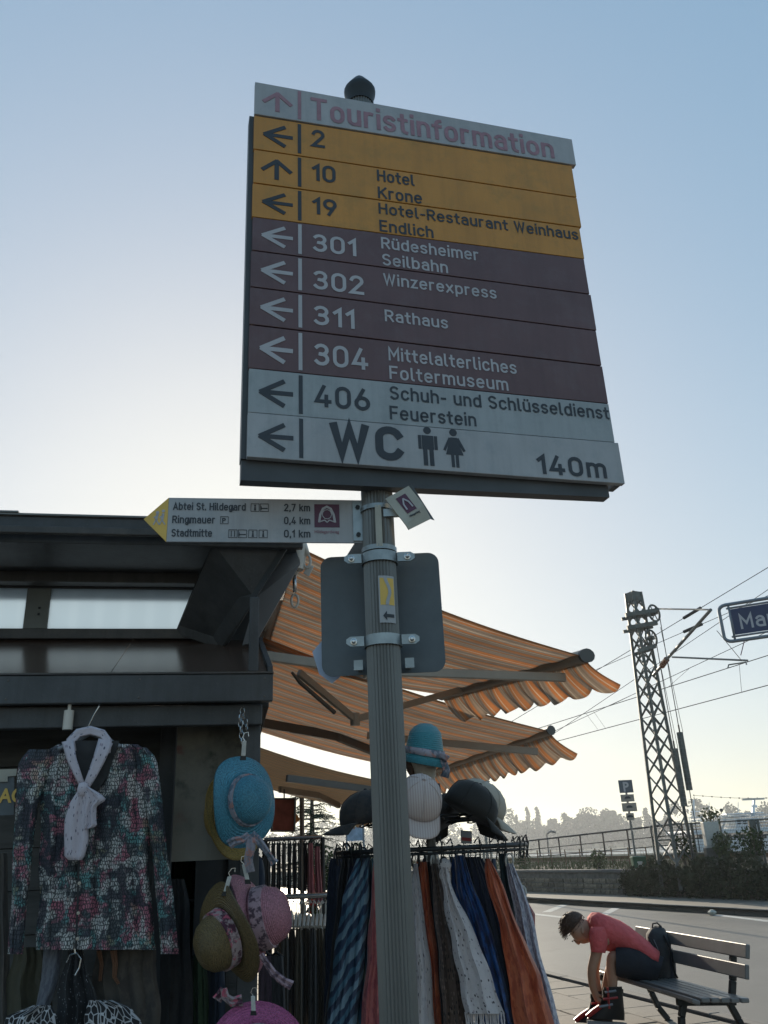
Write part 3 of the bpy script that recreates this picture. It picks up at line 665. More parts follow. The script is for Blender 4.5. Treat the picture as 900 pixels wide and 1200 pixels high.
for i, (pm_, im, arr, num, txt) in enumerate(ROWS):
    zt, zb = rowz[i], rowz[i + 1]; g = .0015; du = random.uniform(-.0015, .0015)
    x1 = [1.040, 1.026, 1.024, 1.018, 1.013, 1.019, 1.017, 1.019, 1.017, 1.026][i]; x0 = 0.0 if i else -.001
    if i == 9: zb += .0
    th = .006 + random.uniform(-.001, .001) + (.005 if i == 0 else .004 if i == 9 else 0)
    zt, zb = rowz[i], rowz[i + 1]
    pan = MB().hexa([SF(x + du, rz_(r__, x) + s__ * g, y) for r__, s__ in ((i + 1, 1), (i, -1)) for x, y in ((x0, -.008), (x1, -.008), (x1, th), (x0, th))]).build('sign_panel', mt[pm_], board, bevel=.0015,
        label={'white_panel': 'grey white panel', 'ochre': 'ochre yellow panel', 'brown': 'wine brown panel', 'blue_panel': 'pale blue grey panel'}[pm_] + ' reading ' + ((num[0] + ' ') if num else '') + ' '.join(t_[0] for t_ in txt))
    fn = lambda a_, b_, d_, th=th, i=i, zb=zb, zt=zt: SF(a_, lerp(rz_(i + 1, a_), rz_(i, a_), (b_ - zb) / (zt - zb)), th + d_)
    def nz(z_abs, x_): return zb + (z_abs - rz_(i + 1, x_)) / (rz_(i, x_) - rz_(i + 1, x_)) * (zt - zb)
    m1 = MB(); hz = (zt - zb)
    m1.prism([(.127, zb + .008), (.137, zb + .008), (.137, zt - .008), (.127, zt - .008)], fn, 0, .0012); m1.build('divider', mt[im], pan)
    m1 = MB(); c = (.066, (zt + zb) / 2 - .002)
    if arr == 'left':
        stroke(m1, [(c[0] - .026, c[1]), (c[0] + .044, c[1])], .012, fn); stroke(m1, [(c[0] + .022, c[1] + .034), (c[0] - .036, c[1]), (c[0] + .022, c[1] - .034)], .012, fn, .0015)
    else:
        stroke(m1, [(c[0], c[1] - .036), (c[0], c[1] + .026)], .013, fn); stroke(m1, [(c[0] - .040, c[1] - .006), (c[0], c[1] + .031), (c[0] + .040, c[1] - .006)], .012, fn, .0015)
    m1.build('arrow', mt[im], pan)
    if num: din(num[0], mt[im], pan, fn, .168, nz([0, 3.529, 3.401, 3.279, 3.147, 3.020, 2.905, 2.780, 2.656][i], .2), .064, num[1], .155, 'number')
    for (b_, x_, dz, cap, wd, bo) in txt: din(b_, mt[im], pan, fn, x_, nz(zb + dz + .003, x_), cap, wd, .215 if bo > .03 else .145)
    if i == 9:
        din('140m', mt[im], pan, fn, .768, zb + .012, .058, .205, .18)
        for wom, ux in ((0, .464), (1, .536)):
            m1 = MB(); z0 = zb + .015; disc(m1, (ux, z0 + .099), .0105, fn, n=16)
            if wom:
                m1.prism([(ux - .009, z0 + .084), (ux + .009, z0 + .084), (ux + .024, z0 + .034), (ux - .024, z0 + .034)], fn, 0, .0012)
                for s in (-1, 1):
                    stroke(m1, [(ux + s * .011, z0 + .081), (ux + s * .027, z0 + .047)], .007, fn, .0014); stroke(m1, [(ux + s * .006, z0 + .036), (ux + s * .006, z0)], .008, fn, .0015)
            else:
                m1.prism([(ux - .016, z0 + .084), (ux + .016, z0 + .084), (ux + .016, z0 + .044), (ux - .016, z0 + .044)], fn, 0, .0012)
                for s in (-1, 1):
                    stroke(m1, [(ux + s * .022, z0 + .082), (ux + s * .022, z0 + .046)], .008, fn, .0014); stroke(m1, [(ux + s * .0085, z0 + .046), (ux + s * .0085, z0)], .011, fn, .0015)
            m1.build('pictogram', mt[im], pan)

# ---- hiking finger sign
FA = R(8.62)
def fpt(x, y):
    n = Vector((math.sin(FA) * -1, math.cos(FA), 0)); d = ray(x, y); q0 = azp(-1.5, 1.985, 0)
    s = n.dot(q0 - Vector((0, 0, 0))) / (n.x * d.x + n.y * d.y); return CAM + d * s
FL, FRt = fpt(197, 608), fpt(426, 610); Ft = Vector((FRt.x - FL.x, FRt.y - FL.y, 0)); FLen = Ft.length; Ft.normalize(); Fn = Vector((Ft.y, -Ft.x, 0))
FO = Vector((FL.x, FL.y, 2.325))
def FF(u, v, d=0.0): return FO + Ft * u + Fn * d + Vector((0, 0, v))
fh = .117; fing = thing('finger_sign', 'pale grey pointed hiking sign for abbey, ring wall and town centre, left of the post', 'sign', FF(FLen, 0, 0), math.atan2(Ft.y, Ft.x))
MB().prism([(0, 0), (FLen + .002, 0), (FLen + .002, fh), (0, fh), (-.0005, fh), (-.0005, 0)], FF, -.003, .003).build('blade', mt['white_panel'], fing)
MB().prism([(-.001, 0), (-.001, fh), (-.058, fh / 2)], FF, -.0032, .0032).build('tip', mt['yellow'], fing)
f2 = lambda a, b, d: FF(a, b, .0032 + d)
m1 = MB()
for ox in (-.026, -.012):
    disc(m1, (ox, .078 + (ox + .02) * .3), .004, f2); stroke(m1, [(ox, .073), (ox - .002, .057)], .006, f2); stroke(m1, [(ox - .002, .057), (ox - .008, .044)], .003, f2); stroke(m1, [(ox - .002, .057), (ox + .005, .045)], .003, f2); stroke(m1, [(ox, .07), (ox - .008, .062)], .0025, f2)
m1.build('pictogram', mt['ink_white'], fing)
S_ = FLen / (426 - 197)
for j, (t_, x1, km) in enumerate((('Abtei St. Hildegard', 286, '2,7 km'), ('Ringmauer', 251, '0,4 km'), ('Stadtmitte', 248, '0,1 km'))):
    b_ = fh - .0335 - j * .0355
    din(t_, mt['ink'], fing, f2, 5 * S_, b_, .0205, (x1 - 202) * S_, .15); din(km, mt['ink'], fing, f2, 134 * S_, b_, .0205, 31 * S_, .15)
m1 = MB()
def boxicon(m, x, y, s, kind):
    stroke(m, [(x, y), (x + s, y), (x + s, y + s), (x, y + s)], .0011, f2, .0011, close=True); cx_, cy_ = x + s / 2, y + s / 2
    if kind == 'man': disc(m, (cx_, cy_ + s * .28), s * .1, f2); m.prism([(cx_ - s * .14, cy_ - s * .38), (cx_ + s * .14, cy_ - s * .38), (cx_ + s * .06, cy_ + s * .15), (cx_ - s * .06, cy_ + s * .15)], f2, 0, .001)
    if kind == 'fork':
        for q_ in (-.2, .2): stroke(m, [(cx_ + q_ * s, cy_ - s * .35), (cx_ + q_ * s, cy_ + s * .35)], s * .1, f2)
    if kind == 'bed': stroke(m, [(cx_ - s * .38, cy_ - .1 * s), (cx_ + s * .38, cy_ - .1 * s)], s * .12, f2); stroke(m, [(cx_ - s * .38, cy_ - .3 * s), (cx_ - s * .38, cy_ + .15 * s)], s * .08, f2)
for (px_, kd, j) in ((292, 'man', 0), (303, 'bed', 0), (267, 'fork', 2), (278, 'bed', 2), (290, 'man', 2), (302, 'man', 2)): boxicon(m1, (px_ - 197) * S_, fh - .0345 - j * .0355, .0205, kd)
stroke(m1, [((257 - 197) * S_, fh - .069), ((266 - 197) * S_, fh - .069), ((266 - 197) * S_, fh - .050), ((257 - 197) * S_, fh - .050)], .0011, f2, .0011, close=True)
m1.build('icon_row', mt['ink'], fing); text('P', mt['ink'], fing, f2, (259 - 197) * S_, fh - .066, .013, .009, .02)
lx, ly = (367 - 197) * S_, .045; ls = .058
MB().prism([(lx, ly - .004), (lx + ls * 1.1, ly - .004), (lx + ls * 1.1, ly + ls * 1.02), (lx, ly + ls * 1.02)], f2, 0, .0008).build('emblem', mt['aubergine'], fing)
f3 = lambda a, b, d: FF(a, b, .0041 + d); m1 = MB(); cx_ = lx + ls * .55
stroke(m1, [(cx_ - .020, ly + .010), (cx_ - .017, ly + .030), (cx_ - .010, ly + .046), (cx_, ly + .052), (cx_ + .010, ly + .046), (cx_ + .017, ly + .030), (cx_ + .020, ly + .010)], .006, f3)
stroke(m1, [(cx_ + .012 * math.cos(t_ * .7), ly + .031 + .013 * math.sin(t_ * .7)) for t_ in range(10)], .0018, f3); stroke(m1, [(cx_ - .020, ly + .010), (cx_ - .006, ly + .015), (cx_, ly + .009), (cx_ + .006, ly + .015), (cx_ + .020, ly + .010)], .003, f3)
m1.build('emblem_figure', mt['ink_white'], fing); text('Hildegardweg', mt['ink_red'], fing, f2, lx, ly - .020, .009, .062)
MB().prism([(FLen - .028, .004), (FLen + .002, .004), (FLen + .002, fh - .004), (FLen - .028, fh - .004)], f2, 0, .004).build('mounting_strip', mt['clamp'], fing)
for v_ in (.020, fh - .022):
    m1 = MB(); m1.lathe([(0, 0), (.006, 0), (.006, .004), (0, .004)], FF(FLen - .015, v_, .0072), 8, basis(Ft, Vector((0, 0, 1)), Fn)); m1.build('bolt', mt['blackmetal'], fing)
for z_ in (2.295, 2.405):
    m1 = MB(); rg = [[Vector((PX + rr * .92 * math.cos(6.2832 * k / 28), PY + .92 * rr * math.sin(6.2832 * k / 28), zz)) for k in range(28)] for zz, rr in ((z_, .046), (z_, .0485), (z_ + .012, .0485), (z_ + .012, .046))]
    m1.loft(rg + [rg[0]], caps=False); m1.build('band', mt['clamp'], fing, smooth=40)
p = [Vector((PX - .006, PY - .0445, 2.30)), Vector((PX + .010, PY - .0445, 2.30)), Vector((PX + .010, PY - .038, 2.30)), Vector((PX - .006, PY - .038, 2.30))]
MB().hexa(p + [k + Vector((0, 0, .11)) for k in p]).build('mounting_rail', mt['paper'], fing)

# ---- bent plate on the right of the post
bc = at(478, 594, 1.93); br = Matrix.Rotation(R(-33), 3, 'Y') @ Matrix.Rotation(R(12), 3, 'Z'); Bx, Bz = br @ Vector((1, 0, 0)), br @ Vector((0, 0, 1)); By = Bx.cross(Bz)
def BF(u, v, d=0.0): bend = .9 * max(0, (u * .4 - v) - .028) ; return bc + Bx * u + Bz * v + By * (d - bend * .5) + Vector((0, 0, 0))
bent = thing('bent_trail_plate', 'bent and peeling little trail plate with emblem, right of the post under the board', 'sign', bc)
m1 = MB(); m1.surf(lambda u, v: BF(-.036 + u * .074, -.052 + v * .10), 10, 12); m1.build('plate', mt['paper'], bent, solid=.003)
m1 = MB(); m1.surf(lambda u, v: BF(-.014 + u * .030, -.016 + v * .050, .0028), 3, 5); m1.build('emblem', mt['aubergine'], bent)
m1 = MB(); g3 = lambda a, b, d: BF(a, b, .0034 + d)
stroke(m1, [(-.008, -.006), (-.007, .010), (.001, .024), (.009, .010), (.010, -.006)], .004, g3); m1.build('emblem_figure', mt['ink_white'], bent)
m1 = MB(); m1.add([BF(.038, -.052), BF(.038, .048), BF(.045, .046, .004), BF(.047, -.058, -.002)], [(0, 1, 2, 3)]); m1.build('folded_edge', mt['signback'], bent, solid=.002)
MB().box((PX + .045, PY - .035, 2.39), (.06, .012, .02)).build('bracket', mt['clamp'], bent)
text('Hildegardweg', mt['ink'], bent, g3, -.014, -.028, .006, .032)

# ---- square traffic sign seen from the back
SQY = PY + .062; sqc = Vector((PX - .001, SQY, 2.158)); hs = .153; rr = .028
sq = thing('traffic_sign', 'square grey back of a traffic sign with rounded corners clamped to the post', 'sign', sqc)
pl = []
for cxs, czs, a0 in ((1, 1, 0), (-1, 1, 90), (-1, -1, 180), (1, -1, 270)):
    for k in range(7):
        a = R(a0 + k * 15); pl.append((sqc.x + cxs * (hs - rr) + rr * math.cos(a), sqc.z + czs * (hs + .002 - rr) + rr * math.sin(a)))
MB().prism(pl, lambda a, b, d: Vector((a, SQY + d, b)), -.002, .002).build('plate', mt['signback'], sq)
clamp(sq, 2.278); clamp(sq, 2.068)
m1 = MB()
for s in (-1, 1): m1.box((PX + s * .062, PY + .015, 2.018), (.022, .006, .024)); m1.box((PX + s * .062, PY + .04, 2.018), (.008, .045, .012))
m1.build('spare_bracket', mt['clamp'], sq)
m1 = MB(); m1.add([at(378, 750, SQY + .03), at(366, 764, SQY + .03), at(374, 790, SQY + .03), at(389, 801, SQY + .03), at(400, 792, SQY + .03), at(384, 770, SQY + .03)], [(0, 1, 2, 3, 4, 5)])
tag(m1.build('torn_poster', M('pale_blue_paper', (.45, .52, .66), .7, 0, .08), solid=.001), 'torn pale blue sheet poking out behind the square sign', 'poster')

# ---- route sticker wrapped on the post
def cyl(a, z, d=0.0): r_ = .0420 + d; return Vector((PX + r_ * math.sin(a), PY - r_ * math.cos(a), z))
st = thing('route_sticker', 'white and yellow route sticker with small black arrow, wrapped round the post', 'sticker', cyl(.1, 2.10))
m1 = MB(); m1.surf(lambda u, v: cyl(-.12 + u * 1.02, 2.106 + v * .118), 12, 2); m1.build('backing', mt['white_panel'], st, solid=.0008)
m1 = MB(); m1.surf(lambda u, v: cyl(-.04 + u * .88, 2.150 + v * .068, .0010), 12, 2); m1.build('yellow_field', mt['yellow'], st)
m1 = MB(); m1.surf(lambda u, v: cyl(.40 + .13 * math.sin(v * 5.6 - 1.2) + (u - .5) * .20 + (.30 * (.25 - v) if v < .25 else 0), 2.150 + v * .068, .0018), 4, 14); m1.build('white_path', mt['white_panel'], st)
m1 = MB(); m1.surf(lambda u, v: cyl(.08 + u * .22, 2.123 + (v - .5) * .024 * u, .0018), 6, 2); m1.surf(lambda u, v: cyl(.30 + u * .46, 2.123 + (v - .5) * .008, .0018), 8, 1); m1.build('arrow', mt['ink'], st)
# ---- small plate behind the finger sign, right by the post
m1 = MB(); m1.add([at(404, 655, 2.06), at(428, 650, 2.06), at(428, 636, 2.06), at(416, 636, 2.06)], [(0, 1, 2, 3)])
tag(m1.build('small_bracket_plate', mt['clamp'], solid=.003), 'small bare metal plate between the finger sign and the square sign', 'plate')

# ---- blue enamel street sign at the right edge
q0, q1, q2, q3 = at(858, 712, 6.9), at(858, 748, 6.9), at(905, 704, 6.75), at(905, 741, 6.75)
sx_ = (q2 - q0); sx_.z = 0; sx_.normalize(); zb_, zt_ = q1.z, q0.z; hh = zt_ - zb_
stn = thing('street_name_sign', 'dark blue street name sign in a white tubular frame, cut by the right edge', 'sign', q1); sn_ = Vector((sx_.y, -sx_.x, 0))
def GF(u, v, d=0.0): return Vector((q1.x, q1.y, zb_)) + sx_ * u + sn_ * d + Vector((0, 0, v))
MB().prism([(.03, .025), (1.05, .025), (1.05, hh - .02), (.03, hh - .02)], GF, -.005, .005).build('plate', mt['enamel_blue'], stn)
din('Markt', mt['ink_white'], stn, lambda a, b, d: GF(a, b, .0052 + d), .085, .062, .125, .43, .15)
m1 = MB(); fp = []
for (cu_, cv_, a0) in ((1.05, hh - .02, 0), (.0, hh - .02, 90), (.0, .02, 180), (1.05, .02, 270)):
    for k in range(5): a = R(a0 + k * 22.5); fp.append(GF(cu_ + .06 * math.cos(a), cv_ + .045 * math.sin(a)))
m1.tube(fp, .015, 8, closed=True); m1.tube([GF(.02, -.02), GF(.02, hh + .02)], .010, 8); m1.tube([GF(1.06, -.02), GF(1.06, hh + .02)], .010, 8)
m1.tube([GF(0, .012), GF(1.06, .012)], .009, 8); m1.tube([GF(0, hh - .008), GF(1.06, hh - .008)], .009, 8); m1.build('frame', mt['tubegrey'], stn, smooth=True)
m1 = MB(); pb = GF(1.25, 0, 0); m1.tube([Vector((pb.x, pb.y, 0)), Vector((pb.x, pb.y, zt_ + .1))], .035, 12); m1.tube([GF(1.1, .03), GF(1.25, .03)], .012, 8); m1.tube([GF(1.1, hh - .03), GF(1.25, hh - .03)], .012, 8); m1.build('post', mt['tubegrey'], stn, smooth=True)
m1 = MB(); m1.tube([GF(.10, -.01, .0), at(868, 768, 6.9)], .004, 5); m1.build('dangling_cord', mt['ink_red'], stn)

# ================================================================== KIOSK
KA = R(11.0); K0 = Vector((-.4227, 2.970, 0)); Kt = Vector((math.cos(KA), math.sin(KA), 0)); Km = Vector((-math.sin(KA), math.cos(KA), 0))
def KF(s, o, z): return K0 + Kt * s + Km * o + Vector((0, 0, z))     # along the front, into the building, up
def K(px, py, o=0.0):
    d = ray(px, py); q_ = K0 + Km * o - Vector((0, 0, 0)); s = (Km.x * q_.x + Km.y * q_.y) / (Km.x * d.x + Km.y * d.y); return CAM + d * s
def kbox(m, s0, s1, o0, o1, z0, z1): return m.hexa([KF(s0, o0, z0), KF(s1, o0, z0), KF(s1, o1, z0), KF(s0, o1, z0), KF(s0, o0, z1), KF(s1, o0, z1), KF(s1, o1, z1), KF(s0, o1, z1)])
kiosk = thing('kiosk', 'dark souvenir kiosk with a brown sloping ledge, high windows and dark corner post', 'kiosk', KF(0, 0, 0), KA)
kb = lambda name, mat, *a, **k: kbox(MB(), *a).build(name, mt[mat], kiosk, bevel=k.get('bevel', .004))
# lower canopy
for a_, b_ in ((-3.2, -1.86), (-1.856, -.93), (-.926, .0)): kb('canopy_fascia', 'kiosk_dark', a_, b_, 0, .03, 2.108, 2.205)
for s_ in (-1.82, -1.45, -.96, -.89, -.46, -.03):
    for z_ in (2.125, 2.188): m1 = MB(); m1.lathe([(0, 0), (.004, 0), (.003, .002), (0, .0025)], KF(s_, 0, z_), 8, basis(Kt, Vector((0, 0, 1)), -Km)); m1.build('screw', mt['alu_dark'], kiosk)
kb('gutter', 'fascia', -3.2, .13, .060, .082, 2.745, 2.775)
kb('canopy_trim', 'kiosk_dark', -3.2, -.035, .05, .09, 2.035, 2.106)
MB().hexa([KF(-3.2, -.004, 2.206), KF(.002, -.004, 2.206), KF(.002, .035, 2.206), KF(-3.2, .035, 2.206)] + [KF(-3.2, -.004, 2.212), KF(.002, -.004, 2.212), KF(.002, .035, 2.212), KF(-3.2, .035, 2.212)]).build('canopy_edge_strip', mt['fascia'], kiosk)
zr = lambda o: 2.205 + (o - .02) * .44
for i, (a, b) in enumerate(((-3.2, -2.322), (-2.32, -1.422), (-1.42, -.562), (-.56, -.02))):
    MB().hexa([KF(a, .02, zr(.02)), KF(b, .02, zr(.02)), KF(b, .60, zr(.60)), KF(a, .60, zr(.60))] + [KF(a, .02, zr(.02) + .012), KF(b, .02, zr(.02) + .012), KF(b, .60, zr(.60) + .012), KF(a, .60, zr(.60) + .012)]).build('ledge_sheet', mt['roof_sheet'], kiosk)
MB().hexa([KF(-.018, .02, zr(.02) - .02), KF(.0, .02, zr(.02) - .02), KF(-.02, .62, zr(.6) - .02), KF(-.04, .62, zr(.6) - .02)] + [KF(-.018, .02, zr(.02) + .03), KF(.0, .02, zr(.02) + .03), KF(-.02, .62, zr(.6) + .03), KF(-.04, .62, zr(.6) + .03)]).build('ledge_end_trim', mt['kiosk_dark'], kiosk)
# underside of the canopy
kb('canopy_soffit', 'kiosk_inside', -3.2, -.01, .09, .9, 2.10, 2.13)
# window band
zb0 = K(60, 738, .6).z; zt0 = K(60, 690, .6).z
sK = lambda px, py, o: (K(px, py, o) - K0).dot(Kt)
mull = sK(30, 715, .6), sK(58, 715, .6); wend = sK(222, 715, .6)
kb('window_sill', 'fascia', -3.2, wend + .10, .575, .66, zr(.6) + .012, zb0)
kb('window_head', 'fascia', -3.2, wend + .10, .59, .66, zt0, zt0 + .04)
m, nt, b = newmat('pale_blind'); co = coords(nt, 'Object'); sx = nd(nt, 'ShaderNodeSeparateXYZ'); nt.links.new(co, sx.inputs[0])
wv = nd(nt, 'ShaderNodeMath', operation='SINE'); mm = nd(nt, 'ShaderNodeMath', operation='MULTIPLY'); mm.inputs[1].default_value = 60; nt.links.new(sx.outputs[0], mm.inputs[0]); nt.links.new(mm.outputs[0], wv.inputs[0])
c = ramp(nt, wv.outputs[0], [(0, (.56, .66, .76)), (.9, (.58, .68, .78))]); nt.links.new(c, b.inputs['Base Color']); b.inputs['Roughness'].default_value = .3
t = nd(nt, 'ShaderNodeBsdfTranslucent'); nt.links.new(c, t.inputs[0]); ms = nd(nt, 'ShaderNodeMixShader'); ms.inputs[0].default_value = .75
out = nt.nodes['Material Output']; nt.links.new(b.outputs[0], ms.inputs[1]); nt.links.new(t.outputs[0], ms.inputs[2]); nt.links.new(ms.outputs[0], out.inputs[0]); mt['blind'] = m
for a, b_ in ((-3.2, mull[0]), (mull[1], wend + .09)):
    wobj = MB(); kbox(wobj, a, b_, .598, .606, zb0, zt0); wo_ = wobj.build('window', mt['blind'], kiosk)
kb('mullion', 'mull', mull[0], mull[1], .585, .615, zb0, zt0)
m1 = MB()
for z_ in (.35, .5): m1.box(KF((mull[0] + mull[1]) / 2 + .01, .582, lerp(zb0, zt0, z_)), (.008, .006, .008), rotz(KA))
m1.build('screw', mt['blackmetal'], kiosk)
# roof: soffit, two stepped fascias, a light metal drip edge
zf0, zf1 = K(100, 634, .12).z, K(100, 606, .12).z
kb('roof_soffit', 'kiosk_dark', -3.2, .10, .13, .62, zf0 + .004, zf0 + .03)
kb('roof_beam', 'fascia', -3.2, .02, .50, .56, zt0 + .0, zf0 + .002)
kb('roof_fascia', 'kiosk_dark', -3.2, .12, .12, .15, zf0 - .01, zf0 + .055)
kb('roof_fascia', 'kiosk_dark', -3.2, .13, .095, .118, zf0 + .03, zf1 - .012)
kb('drip_edge', 'gal', -3.2, .14, .085, .125, zf1 - .010, zf1 - .003, bevel=0)
kb('drip_edge', 'gal', -3.2, -.95, .080, .11, zf1 - .002, zf1 + .004, bevel=0)
MB().hexa([KF(-3.2, .13, zf1 - .01), KF(.12, .13, zf1 - .01), KF(.12, 1.4, zf1 + .05), KF(-3.2, 1.4, zf1 + .05)] + [KF(-3.2, .13, zf1), KF(.12, .13, zf1), KF(.12, 1.4, zf1 + .07), KF(-3.2, 1.4, zf1 + .07)]).build('roof', mt['roof_sheet'], kiosk)
# slanting dark gable panel and its pale back edge
gp = [K(250, 634, .13), K(342, 634, .13), K(300, 700, .20), K(268, 752, .45), K(258, 760, .50), K(205, 742, .585), K(222, 700, .50)]
bk = [p + Km * .03 for p in gp]
MB().add(gp + bk, [tuple(range(7)), tuple(range(13, 6, -1))] + [(k, k + 7, (k + 1) % 7 + 7, (k + 1) % 7) for k in range(7)]).build('gable_panel', mt['kiosk_dark'], kiosk)
gp = [K(344, 636, .22), K(352, 660, .22), K(300, 752, .42), K(284, 756, .42), K(300, 700, .30)]
MB().add(gp + [p + Km * .02 for p in gp], [tuple(range(5)), tuple(range(9, 4, -1))] + [(k, k + 5, (k + 1) % 5 + 5, (k + 1) % 5) for k in range(5)]).build('gable_flashing', mt['tubegrey'], kiosk)
sp0, sp1 = sK(293, 700, .03), sK(304, 700, .03)
kb('corner_post', 'kiosk_dark', sp0, sp1, .035, .085, 2.19, 2.50)

cpx0, cpx1 = sK(283, 900, .10), sK(305, 900, .10)
kb('lower_post', 'kiosk_dark', cpx0, cpx1, .10, .20, 0, 2.10)
# boarded front under the canopy
for i in range(13):
    z1 = 2.10 - i * .145
    MB().hexa([KF(-3.2, .50, z1 - .142), KF(sK(205, 900, .5), .50, z1 - .142), KF(sK(205, 900, .5), .53, z1 - .142), KF(-3.2, .53, z1 - .142)] + [KF(-3.2, .506, z1), KF(sK(205, 900, .5), .506, z1), KF(sK(205, 900, .5), .53, z1), KF(-3.2, .53, z1)]).build('board', mt['kiosk_wood'], kiosk)
kb('back_wall', 'kiosk_inside', -3.2, -.1, 1.3, 1.35, 0, 2.42)
kb('ceiling', 'kiosk_inside', -3.2, -.14, .62, 1.3, 2.38, 2.42)
kb('gable_backing', 'kiosk_dark', wend + .10, -.03, .625, .64, 2.42, 2.74)
kb('side_wall', 'kiosk_wood', -.14, -.08, .65, 1.35, 0, 2.72)
kb('side_wall', 'kiosk_wood', -3.26, -3.2, .0, 1.35, 0, 2.72)
kb('door_frame', 'kiosk_dark', sK(186, 900, .42), sK(205, 900, .42), .42, .52, 0, 2.10)
# screen with faded print, right of the boards
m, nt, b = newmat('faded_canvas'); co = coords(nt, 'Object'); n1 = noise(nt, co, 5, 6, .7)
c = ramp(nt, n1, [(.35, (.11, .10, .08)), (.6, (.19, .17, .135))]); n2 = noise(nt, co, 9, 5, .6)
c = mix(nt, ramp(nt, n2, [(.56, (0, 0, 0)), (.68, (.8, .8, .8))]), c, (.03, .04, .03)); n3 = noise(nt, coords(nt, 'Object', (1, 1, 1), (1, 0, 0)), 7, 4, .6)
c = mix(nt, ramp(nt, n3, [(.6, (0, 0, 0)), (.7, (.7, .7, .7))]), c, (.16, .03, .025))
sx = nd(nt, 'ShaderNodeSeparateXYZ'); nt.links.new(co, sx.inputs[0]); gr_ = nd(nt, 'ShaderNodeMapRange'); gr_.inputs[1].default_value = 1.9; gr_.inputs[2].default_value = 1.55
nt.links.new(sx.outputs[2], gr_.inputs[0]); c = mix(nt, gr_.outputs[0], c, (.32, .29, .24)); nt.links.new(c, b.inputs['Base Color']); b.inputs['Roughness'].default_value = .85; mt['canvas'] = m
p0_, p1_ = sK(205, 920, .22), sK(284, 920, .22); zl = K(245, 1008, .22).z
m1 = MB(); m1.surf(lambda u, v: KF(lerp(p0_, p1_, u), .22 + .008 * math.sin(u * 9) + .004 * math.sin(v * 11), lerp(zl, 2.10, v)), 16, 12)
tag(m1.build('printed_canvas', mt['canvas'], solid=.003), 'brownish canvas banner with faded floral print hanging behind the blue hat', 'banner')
# white fitting under the canopy
wf = thing('spotlight', 'small white cylindrical fitting under the canopy, above the left end of the blouse hanger', 'lamp', K(80, 844, .02))
c = K(80, 844, .02); MB().tube([c - Vector((0, 0, .032)), c + Vector((0, 0, .032))], .0165, 14).build('housing', mt['whiteplastic'], wf, smooth=40); MB().tube([c + Vector((0, 0, .032)), c + Vector((0, 0, .075))], .006, 8).build('stem', mt['whiteplastic'], wf)
MB().tube([c - Vector((0, 0, .036)), c - Vector((0, 0, .031))], .014, 14).build('lens', mt['black'], wf)
# little yellow lettered sign at the left edge
ys = thing('yellow_letter_sign', 'dark price sign with yellow letters at the left edge beside the blouse', 'sign', K(5, 950, .1))
MB().add([K(-40, 905, .10), K(17, 903, .10), K(16, 955, .10), K(-40, 957, .10)] + [K(-40, 905, .12), K(17, 903, .12), K(16, 955, .12), K(-40, 957, .12)], [(0, 1, 2, 3), (7, 6, 5, 4), (0, 4, 5, 1), (1, 5, 6, 2), (2, 6, 7, 3)]).build('board', mt['signback'], ys)
m1 = MB(); m1.add([K(-40, 903, .095), K(20, 901, .095), K(19, 909, .095), K(9, 910, .095), K(9, 916, .095), K(-40, 917, .095)], [(0, 1, 2, 3, 4, 5)]); m1.build('top_strip', mt['paper'], ys, solid=.002)
ls0 = K(1, 930, .098); text('AO', mt['yellow'], ys, lambda a, b, d: ls0 + Kt * a - Km * d + Vector((0, 0, b)), -.006, -.028, .045, .085, .03)

# ---- shop side wall going back, carries the awnings
shop = thing('shop_wall', 'dark side wall of the shops running back behind the racks, carrying the awnings', 'wall', Vector((-.55, 3.6, 0)), R(100))
WD = Vector((-math.sin(R(11.2)), math.cos(R(11.2)), 0)); WS = Vector((-.52, 3.65, 0))
def SW(s, o, z): return WS + WD * s + Vector((WD.y, -WD.x, 0)) * o + Vector((0, 0, z))
m1 = MB(); m1.hexa([SW(0, -.3, 0), SW(0, -.12, 0), SW(26, -.12, 0), SW(26, -.3, 0), SW(0, -.3, 2.98), SW(0, -.12, 2.98), SW(26, -.12, 2.98), SW(26, -.3, 2.98)]); m1.build('wall', mt['kiosk_dark'], shop)

